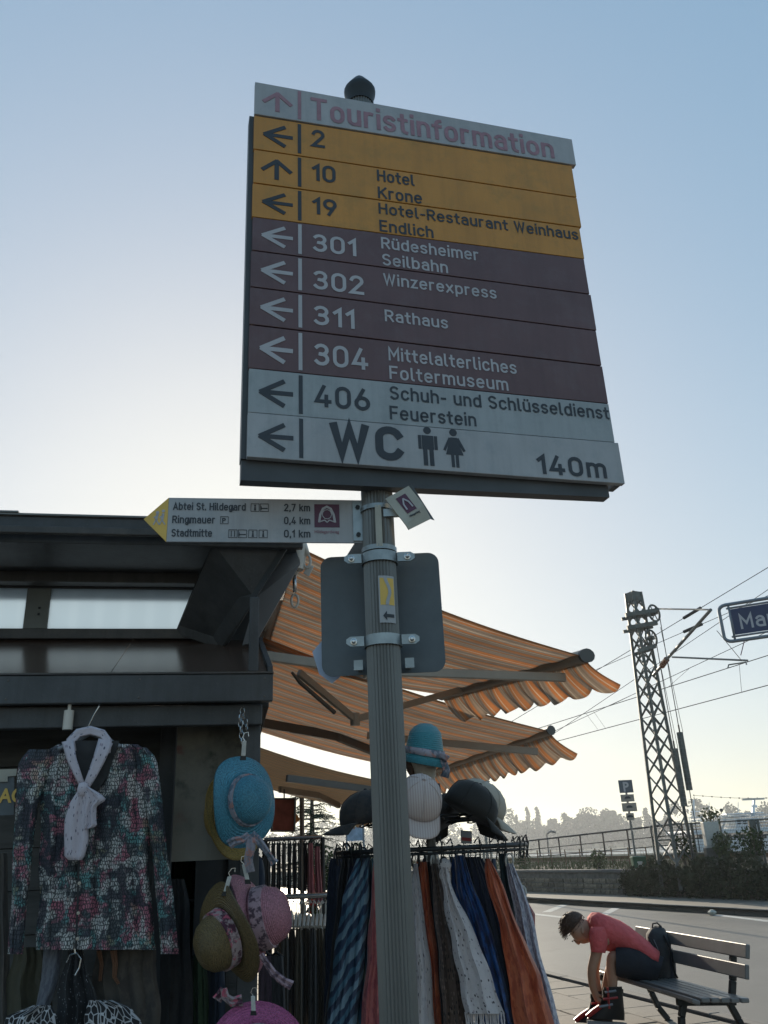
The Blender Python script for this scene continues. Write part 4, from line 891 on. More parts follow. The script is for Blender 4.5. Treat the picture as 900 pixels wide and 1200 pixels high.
# ================================================================== AWNINGS
mt['aw1'] = awning_mat('awning_canvas_orange', (.70, .42, .25), (.56, .48, .41), (.74, .66, .56), .68)
mt['aw3'] = awning_mat('awning_canvas_beige', (.62, .44, .28), (.48, .40, .31), (.60, .52, .40), .45)
def awning(name, label, WN, WF, BN, BF_, mat, val=.24, width=2.0, sag=.05, nscal=9, flare=.22, per=None):
    t = thing(name, label, 'awning', WN, 0, 'striped awnings on the shop wall')
    out_dir = ((BN - WN) + (BF_ - WF)); out_dir.z = 0; out_dir.normalize()
    def fab(u, v): p = lerp(lerp(WN, WF, u), lerp(BN, BF_, u), v); return p - Vector((0, 0, sag * math.sin(math.pi * v) * (1 + .35 * math.sin(u * 9) + .2 * math.sin(u * 23)))) + Vector((0, 0, .006 * math.sin(u * 40) * v))
    m1 = MB(); m1.surf(fab, 48, 16, su=width); m1.build('canopy', mt[mat], t, smooth=True, solid=.002)
    def valf(u, v):
        p = lerp(BN, BF_, u); sc = abs(math.sin(math.pi * nscal * (u + .012 * math.sin(u * 17)))); dz = -val * v * (.80 + .20 * sc + .03 * math.sin(u * 23 + val * 40)) - .01
        k = 1.0 + .55 * max(0, .18 - u) / .18
        return p + Vector((0, 0, dz * (1 - .18 * (k - 1)))) + out_dir * (flare * v ** 1.6 * k + (.012 * math.sin(u * 60) + .010 * math.sin(u * 37 + 1)) * v)
    m1 = MB(); m1.surf(valf, nscal * 10, 8, su=width); m1.build('valance', mt[mat], t, smooth=True, solid=.002)
    bd = (BF_ - BN).normalized(); m1 = MB(); prof = []
    for k in range(12):
        a = 6.2832 * k / 12; prof.append((.045 * math.cos(a), .040 * math.sin(a) + .006))
    for nm, mm_, e0, e1, sc in (('front_bar', 'alu', BN, BF_, 1), ('end_cap', 'alu_dark', BN - bd * .02, BN, 1.04), ('end_cap', 'alu_dark', BF_, BF_ + bd * .02, 1.04)):
        m1 = MB(); m1.loft([[q_ + out_dir * a * sc + Vector((0, 0, b * sc)) for a, b in prof] for q_ in (e0, e1)]); m1.build(nm, mt[mm_], t, smooth=40)
    m1 = MB(); m1.loft([[q_ + out_dir * a * 1.7 + Vector((0, 0, b * 1.7)) for a, b in prof] for q_ in (WN, WF)]); m1.build('roller_case', mt['alu_dark'], t, smooth=40)
    return t
def arm(t, pts, h=.05, wd=.03, mat='alu', joints=True):
    for a, b in zip(pts[:-1], pts[1:]):
        d = (b - a).normalized(); s = d.cross(Vector((0, 0, 1))).normalized() * wd / 2; u = s.cross(d).normalized() * h / 2
        m1 = MB(); m1.hexa([a - s - u, a + s - u, a + s + u, a - s + u, b - s - u, b + s - u, b + s + u, b - s + u]); m1.build('arm', mt[mat], t, bevel=.005)
    if joints:
        for p in pts[1:-1]:
            m1 = MB(); m1.tube([p - Vector((0, 0, .04)), p + Vector((0, 0, .04))], .032, 12); m1.build('elbow', mt[mat], t, smooth=40)
A1 = awning('striped_awning', 'nearest and highest orange and grey striped awning, its wavy valance reaching farthest right', at(335, 634, 4.0), Vector((-1.02, 6.35, 3.10)), at(686, 770, 4.75), at(519, 815, 6.3), 'aw1', val=.20, width=3.0, nscal=9, flare=.12)
arm(A1, [at(306, 768, 4.1), at(432, 786, 4.45), at(662, 794, 4.9)])
arm(A1, [at(350, 788, 5.2), at(416, 843, 5.6), at(548, 806, 6.0)], .045, .03)
m1 = MB(); m1.tube([at(342, 788, 5.1), at(352, 800, 5.15), at(392, 835, 5.4)], [.008, .014, .014], 8); m1.build('gas_spring', mt['alu_dark'], A1)
A2 = awning('striped_awning', 'second striped awning, just below and behind the nearest one', Vector((-.93, 5.6, 3.02)), Vector((-1.74, 9.75, 3.0)), at(645, 857, 7.3), at(502, 906, 10.6), 'aw1', val=.24, width=4.0, nscal=13, flare=.17)
arm(A2, [at(300, 846, 8.6), at(396, 863, 8.8), at(500, 905, 10.0)], .09, .06, 'alu_dark')
arm(A2, [at(430, 862, 7.4), at(630, 881, 7.45)], .06, .04)
A3 = awning('striped_awning', 'duller beige striped awning lowest on the left, beyond the bright gap', SW(7.55, .0, 3.0), SW(13, 0, 3.0), at(466, 919, 12.4), at(399, 944, 17.0), 'aw3', val=.42, width=6.0, nscal=15, flare=.25)
arm(A3, [at(336, 912, 11.5), at(440, 926, 12.3)], .09, .06, 'alu_dark')
arm(A3, [at(328, 925, 14), at(372, 932, 15), at(397, 944, 16)], .10, .06, 'alu')
# crank gear of the near awning
cg = thing('awning_gear', 'off white awning crank gear with hanging eye ring beside the dark gable', 'awning gear', at(347, 665, 3.4))
g = lambda x, y, Y=3.4: at(x, y, Y)
m1 = MB(); m1.loft([[g(346 + 10 * math.cos(k * .524) + (3 if i else 0), yy + 3 * math.sin(k * .524), 3.4 + .03 * math.sin(k * .524)) for k in range(12)] for i, yy in enumerate((668, 636))]); m1.tube([g(340, 654), g(341, 663)], .022, 12)
m1.loft([[g(xx + rr_ * math.cos(k * .524), yy + rr_ * math.sin(k * .524), YY) for k in range(12)] for xx, yy, rr_, YY in ((343, 657, 9, 3.36), (343, 657, 10, 3.40), (343, 657, 9, 3.43))]); m1.build('housing', mt['whiteplastic'], cg, smooth=30)
m1 = MB(); m1.hexa([g(326, 672), g(348, 674), g(348, 674, 3.45), g(326, 672, 3.45), g(326, 669), g(350, 669), g(350, 669, 3.45), g(326, 669, 3.45)]); m1.hexa([g(326, 674), g(331, 674), g(331, 674, 3.42), g(326, 674, 3.42), g(327, 659), g(331, 659), g(331, 659, 3.42), g(327, 659, 3.42)])
m1.hexa([g(355, 672), g(362, 676), g(362, 676, 3.44), g(355, 672, 3.44), g(361, 661), g(368, 664), g(368, 664, 3.44), g(361, 661, 3.44)]); m1.build('mount', mt['whiteplastic'], cg, bevel=.003)
m1 = MB(); m1.tube([g(360 + 4.0 * math.cos(k * .628), 658 + 8 * math.sin(k * .628)) for k in range(10)], .006, 6, closed=True); m1.tube([g(356, 636), g(360, 650)], .012, 8); m1.build('link', mt['whiteplastic'], cg, smooth=True)
m1 = MB(); m1.tube([g(345, 674), g(345.5, 694)], .0085, 8); m1.build('shaft', mt['chrome'], cg, smooth=True)
m1 = MB(); m1.tube([g(345.5 + 4.2 * math.cos(k * .5236), 704 + 7.5 * math.sin(k * .5236)) for k in range(12)], .0055, 6, closed=True); m1.build('eye_ring', mt['whiteplastic'], cg, smooth=True)

# ================================================================== GOODS ON SHOW
def xw(rows): return max(.5, (rows[-1][2] - rows[-1][1]) * .035)
def cloth_rows(m, rows, nu=18, nv=26, thick=.03, folds=4, amp=.012, fn=None, ph=0.0, vs=1.0, us=1.0, wob=0.0, rag_=.6):
    """closed flattened tube between left and right edges; rows=(y,xl,xr); fn(px,py,depth)->point"""
    y0, y1 = rows[0][0], rows[-1][0]; rings = []; rag = rag_ * (xw(rows))
    for j in range(nv + 1):
        y = lerp(y0, y1, j / nv); _, xl, xr = interp(rows, y)[:3]; rg = []; xl += rag * math.sin(j * .55 + ph * 3); xr += rag * math.sin(j * .47 + ph * 5 + 1)
        for side in (0, 1):
            for i in range(nu):
                u = i / nu if side == 0 else 1 - i / nu
                x = lerp(xl, xr, u) + wob * math.sin(j * .9 + ph); fo = amp * math.sin(u * folds * 6.2832 + ph + j * .05) * min(1, j / nv * 2.5 + .25) + amp * .4 * math.sin(u * folds * 2.3 * 6.28 + ph * 2 + j * .11)
                th = thick * math.sqrt(max(0, 1 - (2 * u - 1) ** 2)) * .5
                rg.append(fn(x, y, fo + (-th if side == 0 else th)))
        rings.append(rg)
    n = len(rings[0]); vsx = [p for rg in rings for p in rg]; fs = []; uvs = []
    for j in range(nv):
        for k in range(n):
            fs.append((j * n + k, j * n + (k + 1) % n, (j + 1) * n + (k + 1) % n, (j + 1) * n + k))
            uu = lambda q_: (q_ / nu if q_ <= nu else 2 - q_ / nu) * us
            uvs.append([(uu(k), j / nv * vs), (uu(k + 1), j / nv * vs), (uu(k + 1), (j + 1) / nv * vs), (uu(k), (j + 1) / nv * vs)])
    fs += [tuple(range(n))[::-1], tuple(nv * n + k for k in range(n))]; uvs += [None, None]
    m.add(vsx, fs); m.uv[-len(fs):] = uvs
    return m
def ribbon(m, pts, w0, w1, fn, thick=.004, twist=0.0):
    rings = []
    for i, (x, y, d) in enumerate(pts):
        w = lerp(w0, w1, i / (len(pts) - 1)); a = pts[min(i + 1, len(pts) - 1)]; b = pts[max(i - 1, 0)]
        tx, ty = a[0] - b[0], a[1] - b[1]; l = math.hypot(tx, ty) or 1; nx, ny = -ty / l, tx / l; tw = math.cos(twist * i)
        rings.append([fn(x + nx * w * s * tw, y + ny * w * s * tw, d + dd) for s, dd in ((-1, 0), (-.5, -thick), (0, 0), (.5, -thick), (1, 0), (.5, thick), (0, thick * 1.5), (-.5, thick))])
    m.loft(rings); return m
Kd = lambda o: (lambda x, y, d: K(x, y, o + d))

# patchwork print of the blouse
m, nt, b = newmat('patchwork_print'); co = coords(nt, 'Object', (1, 1, 1))
wn_ = nd(nt, 'ShaderNodeTexNoise'); wn_.inputs['Scale'].default_value = 16; nt.links.new(co, wn_.inputs['Vector'])
wv_ = nd(nt, 'ShaderNodeVectorMath', operation='MULTIPLY_ADD'); wv_.inputs[1].default_value = (.07, .07, .05); nt.links.new(wn_.outputs['Color'], wv_.inputs[0]); nt.links.new(co, wv_.inputs[2])
def blot(sc, off, stops):
    mp = nd(nt, 'ShaderNodeMapping'); mp.inputs['Location'].default_value = off; mp.inputs['Scale'].default_value = (1, 1, .8); nt.links.new(wv_.outputs[0], mp.inputs[0])
    v = nd(nt, 'ShaderNodeTexVoronoi', feature='SMOOTH_F1'); v.inputs['Scale'].default_value = sc; v.inputs['Smoothness'].default_value = .55; nt.links.new(mp.outputs[0], v.inputs['Vector'])
    sp = nd(nt, 'ShaderNodeSeparateColor'); nt.links.new(v.outputs['Color'], sp.inputs[0]); return sp
def fld(off, sc, lo, hi, amt=1.0):
    mp = nd(nt, 'ShaderNodeMapping'); mp.inputs['Location'].default_value = off; nt.links.new(wv_.outputs[0], mp.inputs[0]); return ramp(nt, noise(nt, mp.outputs[0], sc, 2, .6), [(lo, (0, 0, 0)), (hi, (amt, amt, amt))])
c = mix(nt, fld((0, 0, 0), 15, .47, .56), (.08, .09, .10), (.14, .32, .32)); c = mix(nt, fld((5, 1, 2), 16, .49, .57), c, (.44, .15, .20)); c = mix(nt, fld((2, 7, 3), 19, .50, .58, .9), c, (.60, .60, .58)); c = mix(nt, fld((8, 3, 9), 16, .60, .66, .5), c, (.38, .34, .20)); c = mix(nt, fld((1, 9, 5), 14, .52, .60, .92), c, (.05, .05, .07))
br_ = nd(nt, 'ShaderNodeTexBrick'); br_.inputs['Scale'].default_value = 1; br_.inputs['Mortar Size'].default_value = .0016; br_.inputs['Brick Width'].default_value = .007; br_.inputs['Row Height'].default_value = .012; br_.offset = .5
cob = coords(nt, 'Object', (1, 1, 1), (R(90), 0, 0)); nz = nd(nt, 'ShaderNodeTexNoise'); nz.inputs['Scale'].default_value = 45; nt.links.new(cob, nz.inputs['Vector'])
vm = nd(nt, 'ShaderNodeVectorMath', operation='MULTIPLY_ADD'); vm.inputs[1].default_value = (.022, .022, .022); nt.links.new(nz.outputs['Color'], vm.inputs[0]); nt.links.new(cob, vm.inputs[2]); nt.links.new(vm.outputs[0], br_.inputs['Vector'])
fm = nd(nt, 'ShaderNodeMath', operation='MULTIPLY'); fm.inputs[1].default_value = .85; nt.links.new(br_.outputs['Fac'], fm.inputs[0]); c = mix(nt, fm.outputs[0], c, (.025, .028, .032)); nt.links.new(c, b.inputs['Base Color']); b.inputs['Roughness'].default_value = .85; mt['patch'] = m
mt['scarf_w'] = fabric('white_printed_silk', (.52, .47, .52), 'dots', (.10, .10, .14), 9, .22, (.30, .25, .30), .08)
mt['scarf_w'].node_tree.nodes  # print scale follows UV
bl = thing('patterned_blouse', 'patchwork patterned long sleeved blouse in teal, wine and grey hanging under the canopy', 'blouse', K(110, 1110, -.05), KA)
o_b = -.04
m1 = MB(); cloth_rows(m1, [(872, 68, 160), (880, 54, 172), (900, 50, 176), (960, 47, 174), (1040, 46, 176), (1100, 43, 181), (1113, 42, 184)], 40, 34, .05, 6, .011, Kd(o_b), rag_=.25); m1.build('body', mt['patch'], bl, smooth=60)
m1 = MB(); cloth_rows(m1, [(878, 34, 60), (892, 22, 62), (940, 18, 46), (1000, 15, 38), (1060, 13, 32), (1118, 9, 27)], 12, 28, .05, 2, .006, Kd(o_b - .004), 1); m1.build('sleeve', mt['patch'], bl, smooth=60)
m1 = MB(); cloth_rows(m1, [(876, 158, 172), (888, 162, 184), (940, 170, 190), (1000, 178, 197), (1060, 184, 204), (1118, 188, 210)], 12, 28, .05, 2, .006, Kd(o_b - .008), 2); m1.build('sleeve', mt['patch'], bl, smooth=60)
m1 = MB(); m1.add([K(x, y, o_b - .034) for x, y in ((84, 868), (140, 868), (126, 910), (99, 948), (94, 912))], [(0, 1, 2, 3, 4)]); m1.build('neckline', mt['black'], bl, solid=.002)
m1 = MB(); m1.tube([K(97, 945, o_b - .038), K(93, 1000, o_b - .038), K(91, 1060, o_b - .038), K(89, 1112, o_b - .038)], .0035, 5); m1.build('front_opening', mt['black'], bl)
for y_ in (965, 1000, 1035, 1070, 1100):
    m1 = MB(); m1.lathe([(0, 0), (.005, 0), (.005, .002), (0, .003)], K(95.5 - (y_ - 965) * .035, y_, o_b - .040), 10, basis(Kt, Vector((0, 0, 1)), -Km)); m1.build('button', mt['mannequin'], bl)
hg = thing('clothes_hanger', 'hanger holding the patchwork blouse, its ends showing at the collar', 'hanger', K(105, 850, -.05), KA)
m1 = MB(); m1.tube([K(68, 878, o_b - .03), K(90, 868, o_b), K(106, 860, o_b), K(125, 866, o_b), K(141, 875, o_b - .03)], .007, 8); m1.build('bar', mt['tubegrey'], hg, smooth=True)
m1 = MB(); m1.tube([K(106, 860, o_b), K(104, 850, o_b), K(110, 838, o_b), K(116, 828, o_b), K(118, 822, .04)], .0025, 6); m1.build('hook', mt['chrome'], hg)
sc = thing('knotted_scarf', 'white scarf with tiny dark print knotted round the collar of the patchwork blouse', 'scarf', K(98, 950, -.1), KA)
o_s = o_b - .055
m1 = MB(); ribbon(m1, [(84, 880, 0), (83, 868, .02), (92, 859, .03), (106, 856, .035), (120, 860, .03), (126, 868, .02), (124, 882, 0)], 5.5, 5.5, Kd(o_s)); m1.build('collar_loop', mt['scarf_w'], sc, smooth=True)
m1 = MB(); ribbon(m1, [(79, 868, 0), (84, 890, -.004), (90, 905, -.008), (97, 922, -.012)], 7, 3.5, Kd(o_s - .004)); ribbon(m1, [(124, 868, 0), (116, 890, -.004), (108, 908, -.008), (100, 924, -.012)], 9, 4, Kd(o_s - .006)); m1.build('neck_band', mt['scarf_w'], sc, smooth=True)
m1 = MB(); m1.lathe([(0, -.022), (.014, -.018), (.018, 0), (.014, .018), (0, .022)], K(97, 925, o_s - .016), 12, sy=.8); m1.build('knot', mt['scarf_w'], sc, smooth=True)
m1 = MB(); cloth_rows(m1, [(925, 92, 100), (940, 82, 103), (960, 76, 104), (985, 75, 104), (1004, 75, 99), (1008, 80, 96)], 12, 16, .012, 2, .005, Kd(o_s - .014)); m1.build('tail', mt['scarf_w'], sc, smooth=True)
m1 = MB(); cloth_rows(m1, [(922, 97, 104), (930, 97, 118), (937, 99, 125), (945, 99, 113), (958, 98, 113), (968, 98, 114), (972, 100, 103)], 12, 18, .014, 2, .006, Kd(o_s - .02), 2); m1.build('tail', mt['scarf_w'], sc, smooth=True)

# things in the dark below the blouse
mt['net'] = fabric('black_white_net', (.015, .015, .018), 'cracks', (.50, .50, .52), 10, .045)
mt['dotblack'] = fabric('black_dotted', (.010, .010, .012), 'dots', (.28, .28, .30), 24, .14)
mt['olive'] = fabric('olive_cloth', (.055, .05, .03), None); mt['greyblue'] = fabric('grey_blue_cloth', (.13, .14, .165), 'clouds', (.09, .095, .12), 7)
mt['brownprint'] = fabric('brown_grey_cloth', (.085, .072, .06), 'clouds', (.06, .05, .045), 4); mt['tan'] = M('tan_skin_tone_print', (.20, .10, .06), .7)
def garment(name, label, cat, rows, mat, o, group=None, **k):
    t = thing(name, label, cat, Kd(o)(rows[-1][1], rows[-1][0], 0), KA, group); m1 = MB(); cloth_rows(m1, rows, fn=Kd(o), **k); m1.build('fabric', mt[mat], t, smooth=60); return t
G1 = 'goods hanging low on the kiosk front'
g1 = garment('olive_bag', 'olive cloth bag hanging low under the left half of the blouse', 'bag', [(1110, 16, 52), (1125, 14, 56), (1160, 6, 60), (1240, 2, 62)], 'olive', .10, G1, folds=2)
g2 = garment('grey_blue_stocking', 'slim grey blue cloth tube hanging between olive bag and black dotted scarf', 'stocking', [(1095, 52, 76), (1130, 50, 72), (1160, 46, 66), (1180, 42, 58), (1190, 46, 54)], 'greyblue', .02, G1, folds=1, amp=.004)
g3_ = garment('dotted_scarf', 'black scarf with pale dots hanging under the blouse opening', 'scarf', [(1108, 80, 94), (1130, 76, 100), (1160, 68, 112), (1240, 60, 122)], 'dotblack', -.02, G1, folds=3)
m1 = MB(); m1.tube([K(78, 1128, -.06), K(82, 1119, -.06), K(90, 1117, -.06), K(95, 1124, -.06), K(93, 1134, -.06), K(88, 1143, -.06)], .0022, 6); m1.tube([K(88, 1117, -.06), K(87, 1106, -.06)], .003, 6)
tag(m1.build('wire_hook', mt['chrome']), 'thin bare metal hanger hook just below the blouse hem', 'hook')
g4 = garment('brown_wrap', 'brownish grey printed wrap cloth hanging below the right half of the blouse', 'cloth', [(1100, 112, 180), (1140, 110, 185), (1240, 106, 190)], 'brownprint', .05, G1, folds=4, amp=.006)
m1 = MB(); ribbon(m1, [(133, 1114, 0), (135, 1130, 0), (134, 1145, 0), (139, 1153, 0)], 4, 2, Kd(.015)); ribbon(m1, [(116, 1114, 0), (119, 1130, 0), (117, 1150, 0)], 3, 2, Kd(.015)); m1.build('printed_legs', mt['tan'], g4)
garment('net_bag', 'black cloth with white net pattern, left one at the bottom edge', 'bag', [(1178, 38, 58), (1190, 8, 66), (1240, 0, 70)], 'net', -.08, G1, folds=2, vs=.7)
garment('net_bag', 'black cloth with white net pattern and pale centre seam, right one at the bottom edge', 'bag', [(1172, 104, 130), (1180, 100, 152), (1195, 100, 166), (1240, 98, 172)], 'net', -.08, G1, folds=2, vs=.7)
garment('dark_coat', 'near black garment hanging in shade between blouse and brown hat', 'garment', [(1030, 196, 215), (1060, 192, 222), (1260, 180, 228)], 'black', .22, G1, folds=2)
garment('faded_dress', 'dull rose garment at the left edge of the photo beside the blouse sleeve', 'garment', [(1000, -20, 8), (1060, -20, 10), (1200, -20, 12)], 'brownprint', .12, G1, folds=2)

# ---- hats
def straw(name, col, sc=420, dk=.55):
    m, nt, b = newmat(name); co = coords(nt, 'Object'); n = noise(nt, co, sc * .5, 2)
    c = ramp(nt, n, [(.35, tuple(k * dk for k in col)), (.6, col)]); nt.links.new(c, b.inputs['Base Color']); b.inputs['Roughness'].default_value = .42; uvc = coords(nt, 'UV'); sxx_ = nd(nt, 'ShaderNodeSeparateXYZ'); nt.links.new(uvc, sxx_.inputs[0]); mu = nd(nt, 'ShaderNodeMath', operation='MULTIPLY'); mu.inputs[1].default_value = 190; nt.links.new(sxx_.outputs[1], mu.inputs[0]); sn = nd(nt, 'ShaderNodeMath', operation='SINE'); nt.links.new(mu.outputs[0], sn.inputs[0]); ad = nd(nt, 'ShaderNodeMath', operation='MULTIPLY_ADD'); ad.inputs[1].default_value = .35; nt.links.new(sn.outputs[0], ad.inputs[0]); nt.links.new(n, ad.inputs[2]); bump(nt, b, ad.outputs[0], .8, .004); return m
mt['s_blue'] = straw('turquoise_straw', (.075, .30, .42)); mt['s_gold'] = straw('golden_straw', (.46, .29, .07)); mt['s_brown'] = straw('natural_brown_straw', (.19, .135, .06))
mt['s_pink'] = straw('pink_straw', (.52, .22, .27)); mt['s_mag'] = straw('magenta_straw', (.46, .10, .24)); mt['s_teal'] = straw('teal_felt', (.05, .26, .31), 500, .8)
mt['flor'] = fabric('floral_ribbon_grey', (.30, .28, .32), 'clouds', (.10, .13, .17), 26, mark2=(.42, .22, .20), coord='Object')
mt['flor2'] = fabric('floral_ribbon_red', (.34, .26, .26), 'clouds', (.07, .02, .04), 30, mark2=(.45, .09, .14), coord='Object')
mt['flor3'] = fabric('floral_ribbon_pink', (.40, .27, .30), 'clouds', (.10, .06, .08), 55, coord='Object')
def hat(name, label, c, axis, Rb, rc, hc, mat, band=None, hang=Vector((0, 0, 1)), droop=.03, sx=.92, bandmat='flor', only_brim=False, group='straw hats on the display chain'):
    """c = centre of brim plane"""
    t = thing(name, label, 'hat', c, 0, group); rot = axis_rot(axis, hang); n = 44
    def ringpts(r, z, f=1.0, wv_=0.0): return [c + rot @ Vector((r * sx * math.cos(6.2832 * k / n), r * math.sin(6.2832 * k / n), z + wv_ * math.cos(2 * 6.2832 * k / n) + wv_ * .8 * math.sin(3 * 6.2832 * k / n + rc * 90 + Rb * 70))) for k in range(n)]
    prof = [(Rb, -droop, .012), (Rb * .93, -droop * .6, .010), (Rb * .8, -droop * .2, .006), (rc * 1.15, .0, 0), (rc * 1.02, .006, 0)]
    inn = [(r - .0, z - .005, w_) for r, z, w_ in prof]
    m1 = MB(); m1.loft([ringpts(*(p[0], p[1], 1, p[2])) for p in prof + inn[::-1]] + [ringpts(Rb, -droop, 1, .012)], caps=False); m1.build('brim', mt[mat], t, smooth=True)
    m1 = MB(); pr = [(rc, .0), (rc * .985, hc * .25), (rc * .95, hc * .5), (rc * .84, hc * .75), (rc * .62, hc * .93), (rc * .32, hc * 1.0), (.001, hc * 1.02)]
    m1.loft([ringpts(r, z) for r, z in pr]); m1.build('crown', mt[mat], t, smooth=True)
    if band:
        z0, z1 = band; k0 = lambda z: rc * (1.0 - .05 * z / hc) + .003; m1 = MB()
        m1.loft([ringpts(k0(z0) - .004, z0), ringpts(k0(z0) + .002, z0), ringpts(k0(z1) + .002, z1), ringpts(k0(z1) - .006, z1)], caps=False); m1.build('ribbon', mt[bandmat], t, smooth=60)
    return t, rot
def HA(az_from_cam_right, up, px, py):   # axis towards camera turned right by degrees, plus tilt up
    d = -ray(px, py).normalized(); d.z = 0; d.normalize(); a = R(az_from_cam_right); d = Matrix.Rotation(a, 3, 'Z') @ d; return Vector((d.x * math.cos(R(up)), d.y * math.cos(R(up)), math.sin(R(up))))
def bow(m, c, pts, w0, w1, Y, sgn=1): ribbon(m, [(c[0] + x, c[1] + y, z) for x, y, z in pts], w0, w1, lambda x, y, d: at(x, y, Y + d), .006)
# rotation about Z: towards the camera (-y) rotated + turns to +x
t, r_ = hat('sun_hat', 'turquoise blue glossy straw hat with floral band hanging from the top clip', at(288, 938, 2.86), HA(42, 3, 291, 938), .143, .078, .074, 's_blue', (.004, .022), sx=.97, droop=.012)
m1 = MB(); bow(m1, (292, 978), [(0, 0, 0), (-8, 6, -.02), (-18, 8, -.01), (-24, 12, 0)], 4, 6, 2.80); bow(m1, (292, 978), [(0, 0, 0), (2, 14, -.02), (-1, 30, -.01), (2, 44, 0)], 6, 5, 2.80); bow(m1, (294, 978), [(0, 0, 0), (8, 6, -.02), (17, 18, -.01), (26, 30, 0)], 6, 3, 2.80)
bow(m1, (314, 1004), [(0, 0, 0), (5, 4, 0), (8, 8, 0)], 2, 6, 2.80); m1.build('bow', mt['flor'], t, smooth=60)
t, r_ = hat('sun_hat', 'golden yellow straw hat half hidden behind the turquoise hat', at(268, 955, 3.02), HA(222, -6, 268, 955), .150, .085, .08, 's_gold', sx=.82)
t, r_ = hat('sun_hat', 'natural brown straw hat with red floral ribbon facing lower left', at(267, 1096, 2.82), HA(-54, -22, 262, 1100), .150, .084, .105, 's_brown', (.008, .042), bandmat='flor2', sx=.80, droop=.01)
m1 = MB(); bow(m1, (262, 1158), [(0, 0, 0), (2, 10, 0), (10, 16, 0), (22, 14, 0)], 4, 7, 2.72); bow(m1, (262, 1158), [(0, 0, 0), (-4, 8, 0), (-8, 14, 0)], 4, 6, 2.74); m1.build('bow', mt['flor2'], t, smooth=60)
t, r_ = hat('sun_hat', 'pink straw hat seen from the side with its crown to the right', at(299, 1078, 2.92), HA(72, 13, 297, 1075), .148, .090, .112, 's_pink', (.012, .05), bandmat='flor3', droop=.022)
m1 = MB(); bow(m1, (306, 1118), [(0, 0, 0), (6, 10, 0), (14, 22, 0), (26, 32, 0), (36, 37, 0)], 3, 6, 2.76); m1.build('ribbon_tail', mt['flor3'], t, smooth=60)
t, r_ = hat('sun_hat', 'magenta straw hat rising from the bottom edge below the brown and pink hats', at(300, 1246, 2.70), HA(12, 8, 300, 1210), .150, .09, .09, 's_mag', (.004, .03), bandmat='flor3', droop=.012, sx=1)
m1 = MB(); bow(m1, (240, 1070), [(0, 0, 0), (8, -6, 0), (18, -7, 0), (24, -3, 0)], 6, 5, 2.9)
tag(m1.build('tied_cloth', mt['flor'], smooth=60), 'pale floral bow showing above left of the brown hat', 'bow')
# chain, hooks and clips
ch = thing('display_chain', 'thin wire chain hanging from the kiosk canopy beside the corner post', 'chain', at(284, 850, 2.98), 0)
def link_run(m, a, b, Y, n):
    for i in range(n):
        x, y = lerp(a[0], b[0], (i + .5) / n), lerp(a[1], b[1], (i + .5) / n); l = abs(b[1] - a[1]) / n * .68
        wx = 2.6 if i % 2 else 1.0; m.tube([at(x + wx * math.cos(k * .785), y + l * math.sin(k * .785), Y + (.012 * math.cos(k * .785) if i % 2 == 0 else 0)) for k in range(8)], .0016, 5, closed=True)
m1 = MB(); link_run(m1, (281, 838), (284, 872), 2.95, 5); link_run(m1, (290, 855), (283, 830), 2.98, 4); m1.build('links', mt['chrome'], ch)
def clip(c, label, tilt=0):
    t = thing('clip', label, 'clip', at(c[0], c[1], c[2]), 0, 'clips on the display chain'); f_ = lambda x, y, d=0: at(c[0] + x + tilt * y, c[1] + y, c[2] + d)
    m1 = MB(); m1.hexa([f_(-2.6, 9, -.012), f_(2.6, 9, -.012), f_(2.6, 9, .012), f_(-2.6, 9, .012), f_(-3, -9, -.008), f_(2, -9, -.008), f_(2, -9, .008), f_(-3, -9, .008)]); m1.build('body', mt['cabinet'], t, bevel=.002)
    m1 = MB(); m1.hexa([f_(-3.6, 14, -.014), f_(3.6, 14, -.014), f_(3.6, 14, .014), f_(-3.6, 14, .014), f_(-3.4, 9, -.014), f_(3.4, 9, -.014), f_(3.4, 9, .014), f_(-3.4, 9, .014)]); m1.build('jaw', mt['blackmetal'], t)
    m1 = MB(); m1.tube([f_(0, -9), f_(-3, -13), f_(-1, -18), f_(3, -19), f_(4, -14)], .0016, 5); m1.build('hook', mt['chrome'], t); return t
clip((286, 877, 2.76), 'white clip gripping the turquoise hat brim', -.1); clip((297, 1176, 2.60), 'white clip on the magenta hat', 0)
clip((288, 1022, 2.82), 'pale clip holding the pink hat by its brim', .2); clip((267, 1036, 2.78), 'dark clip holding the brown hat', -.3)

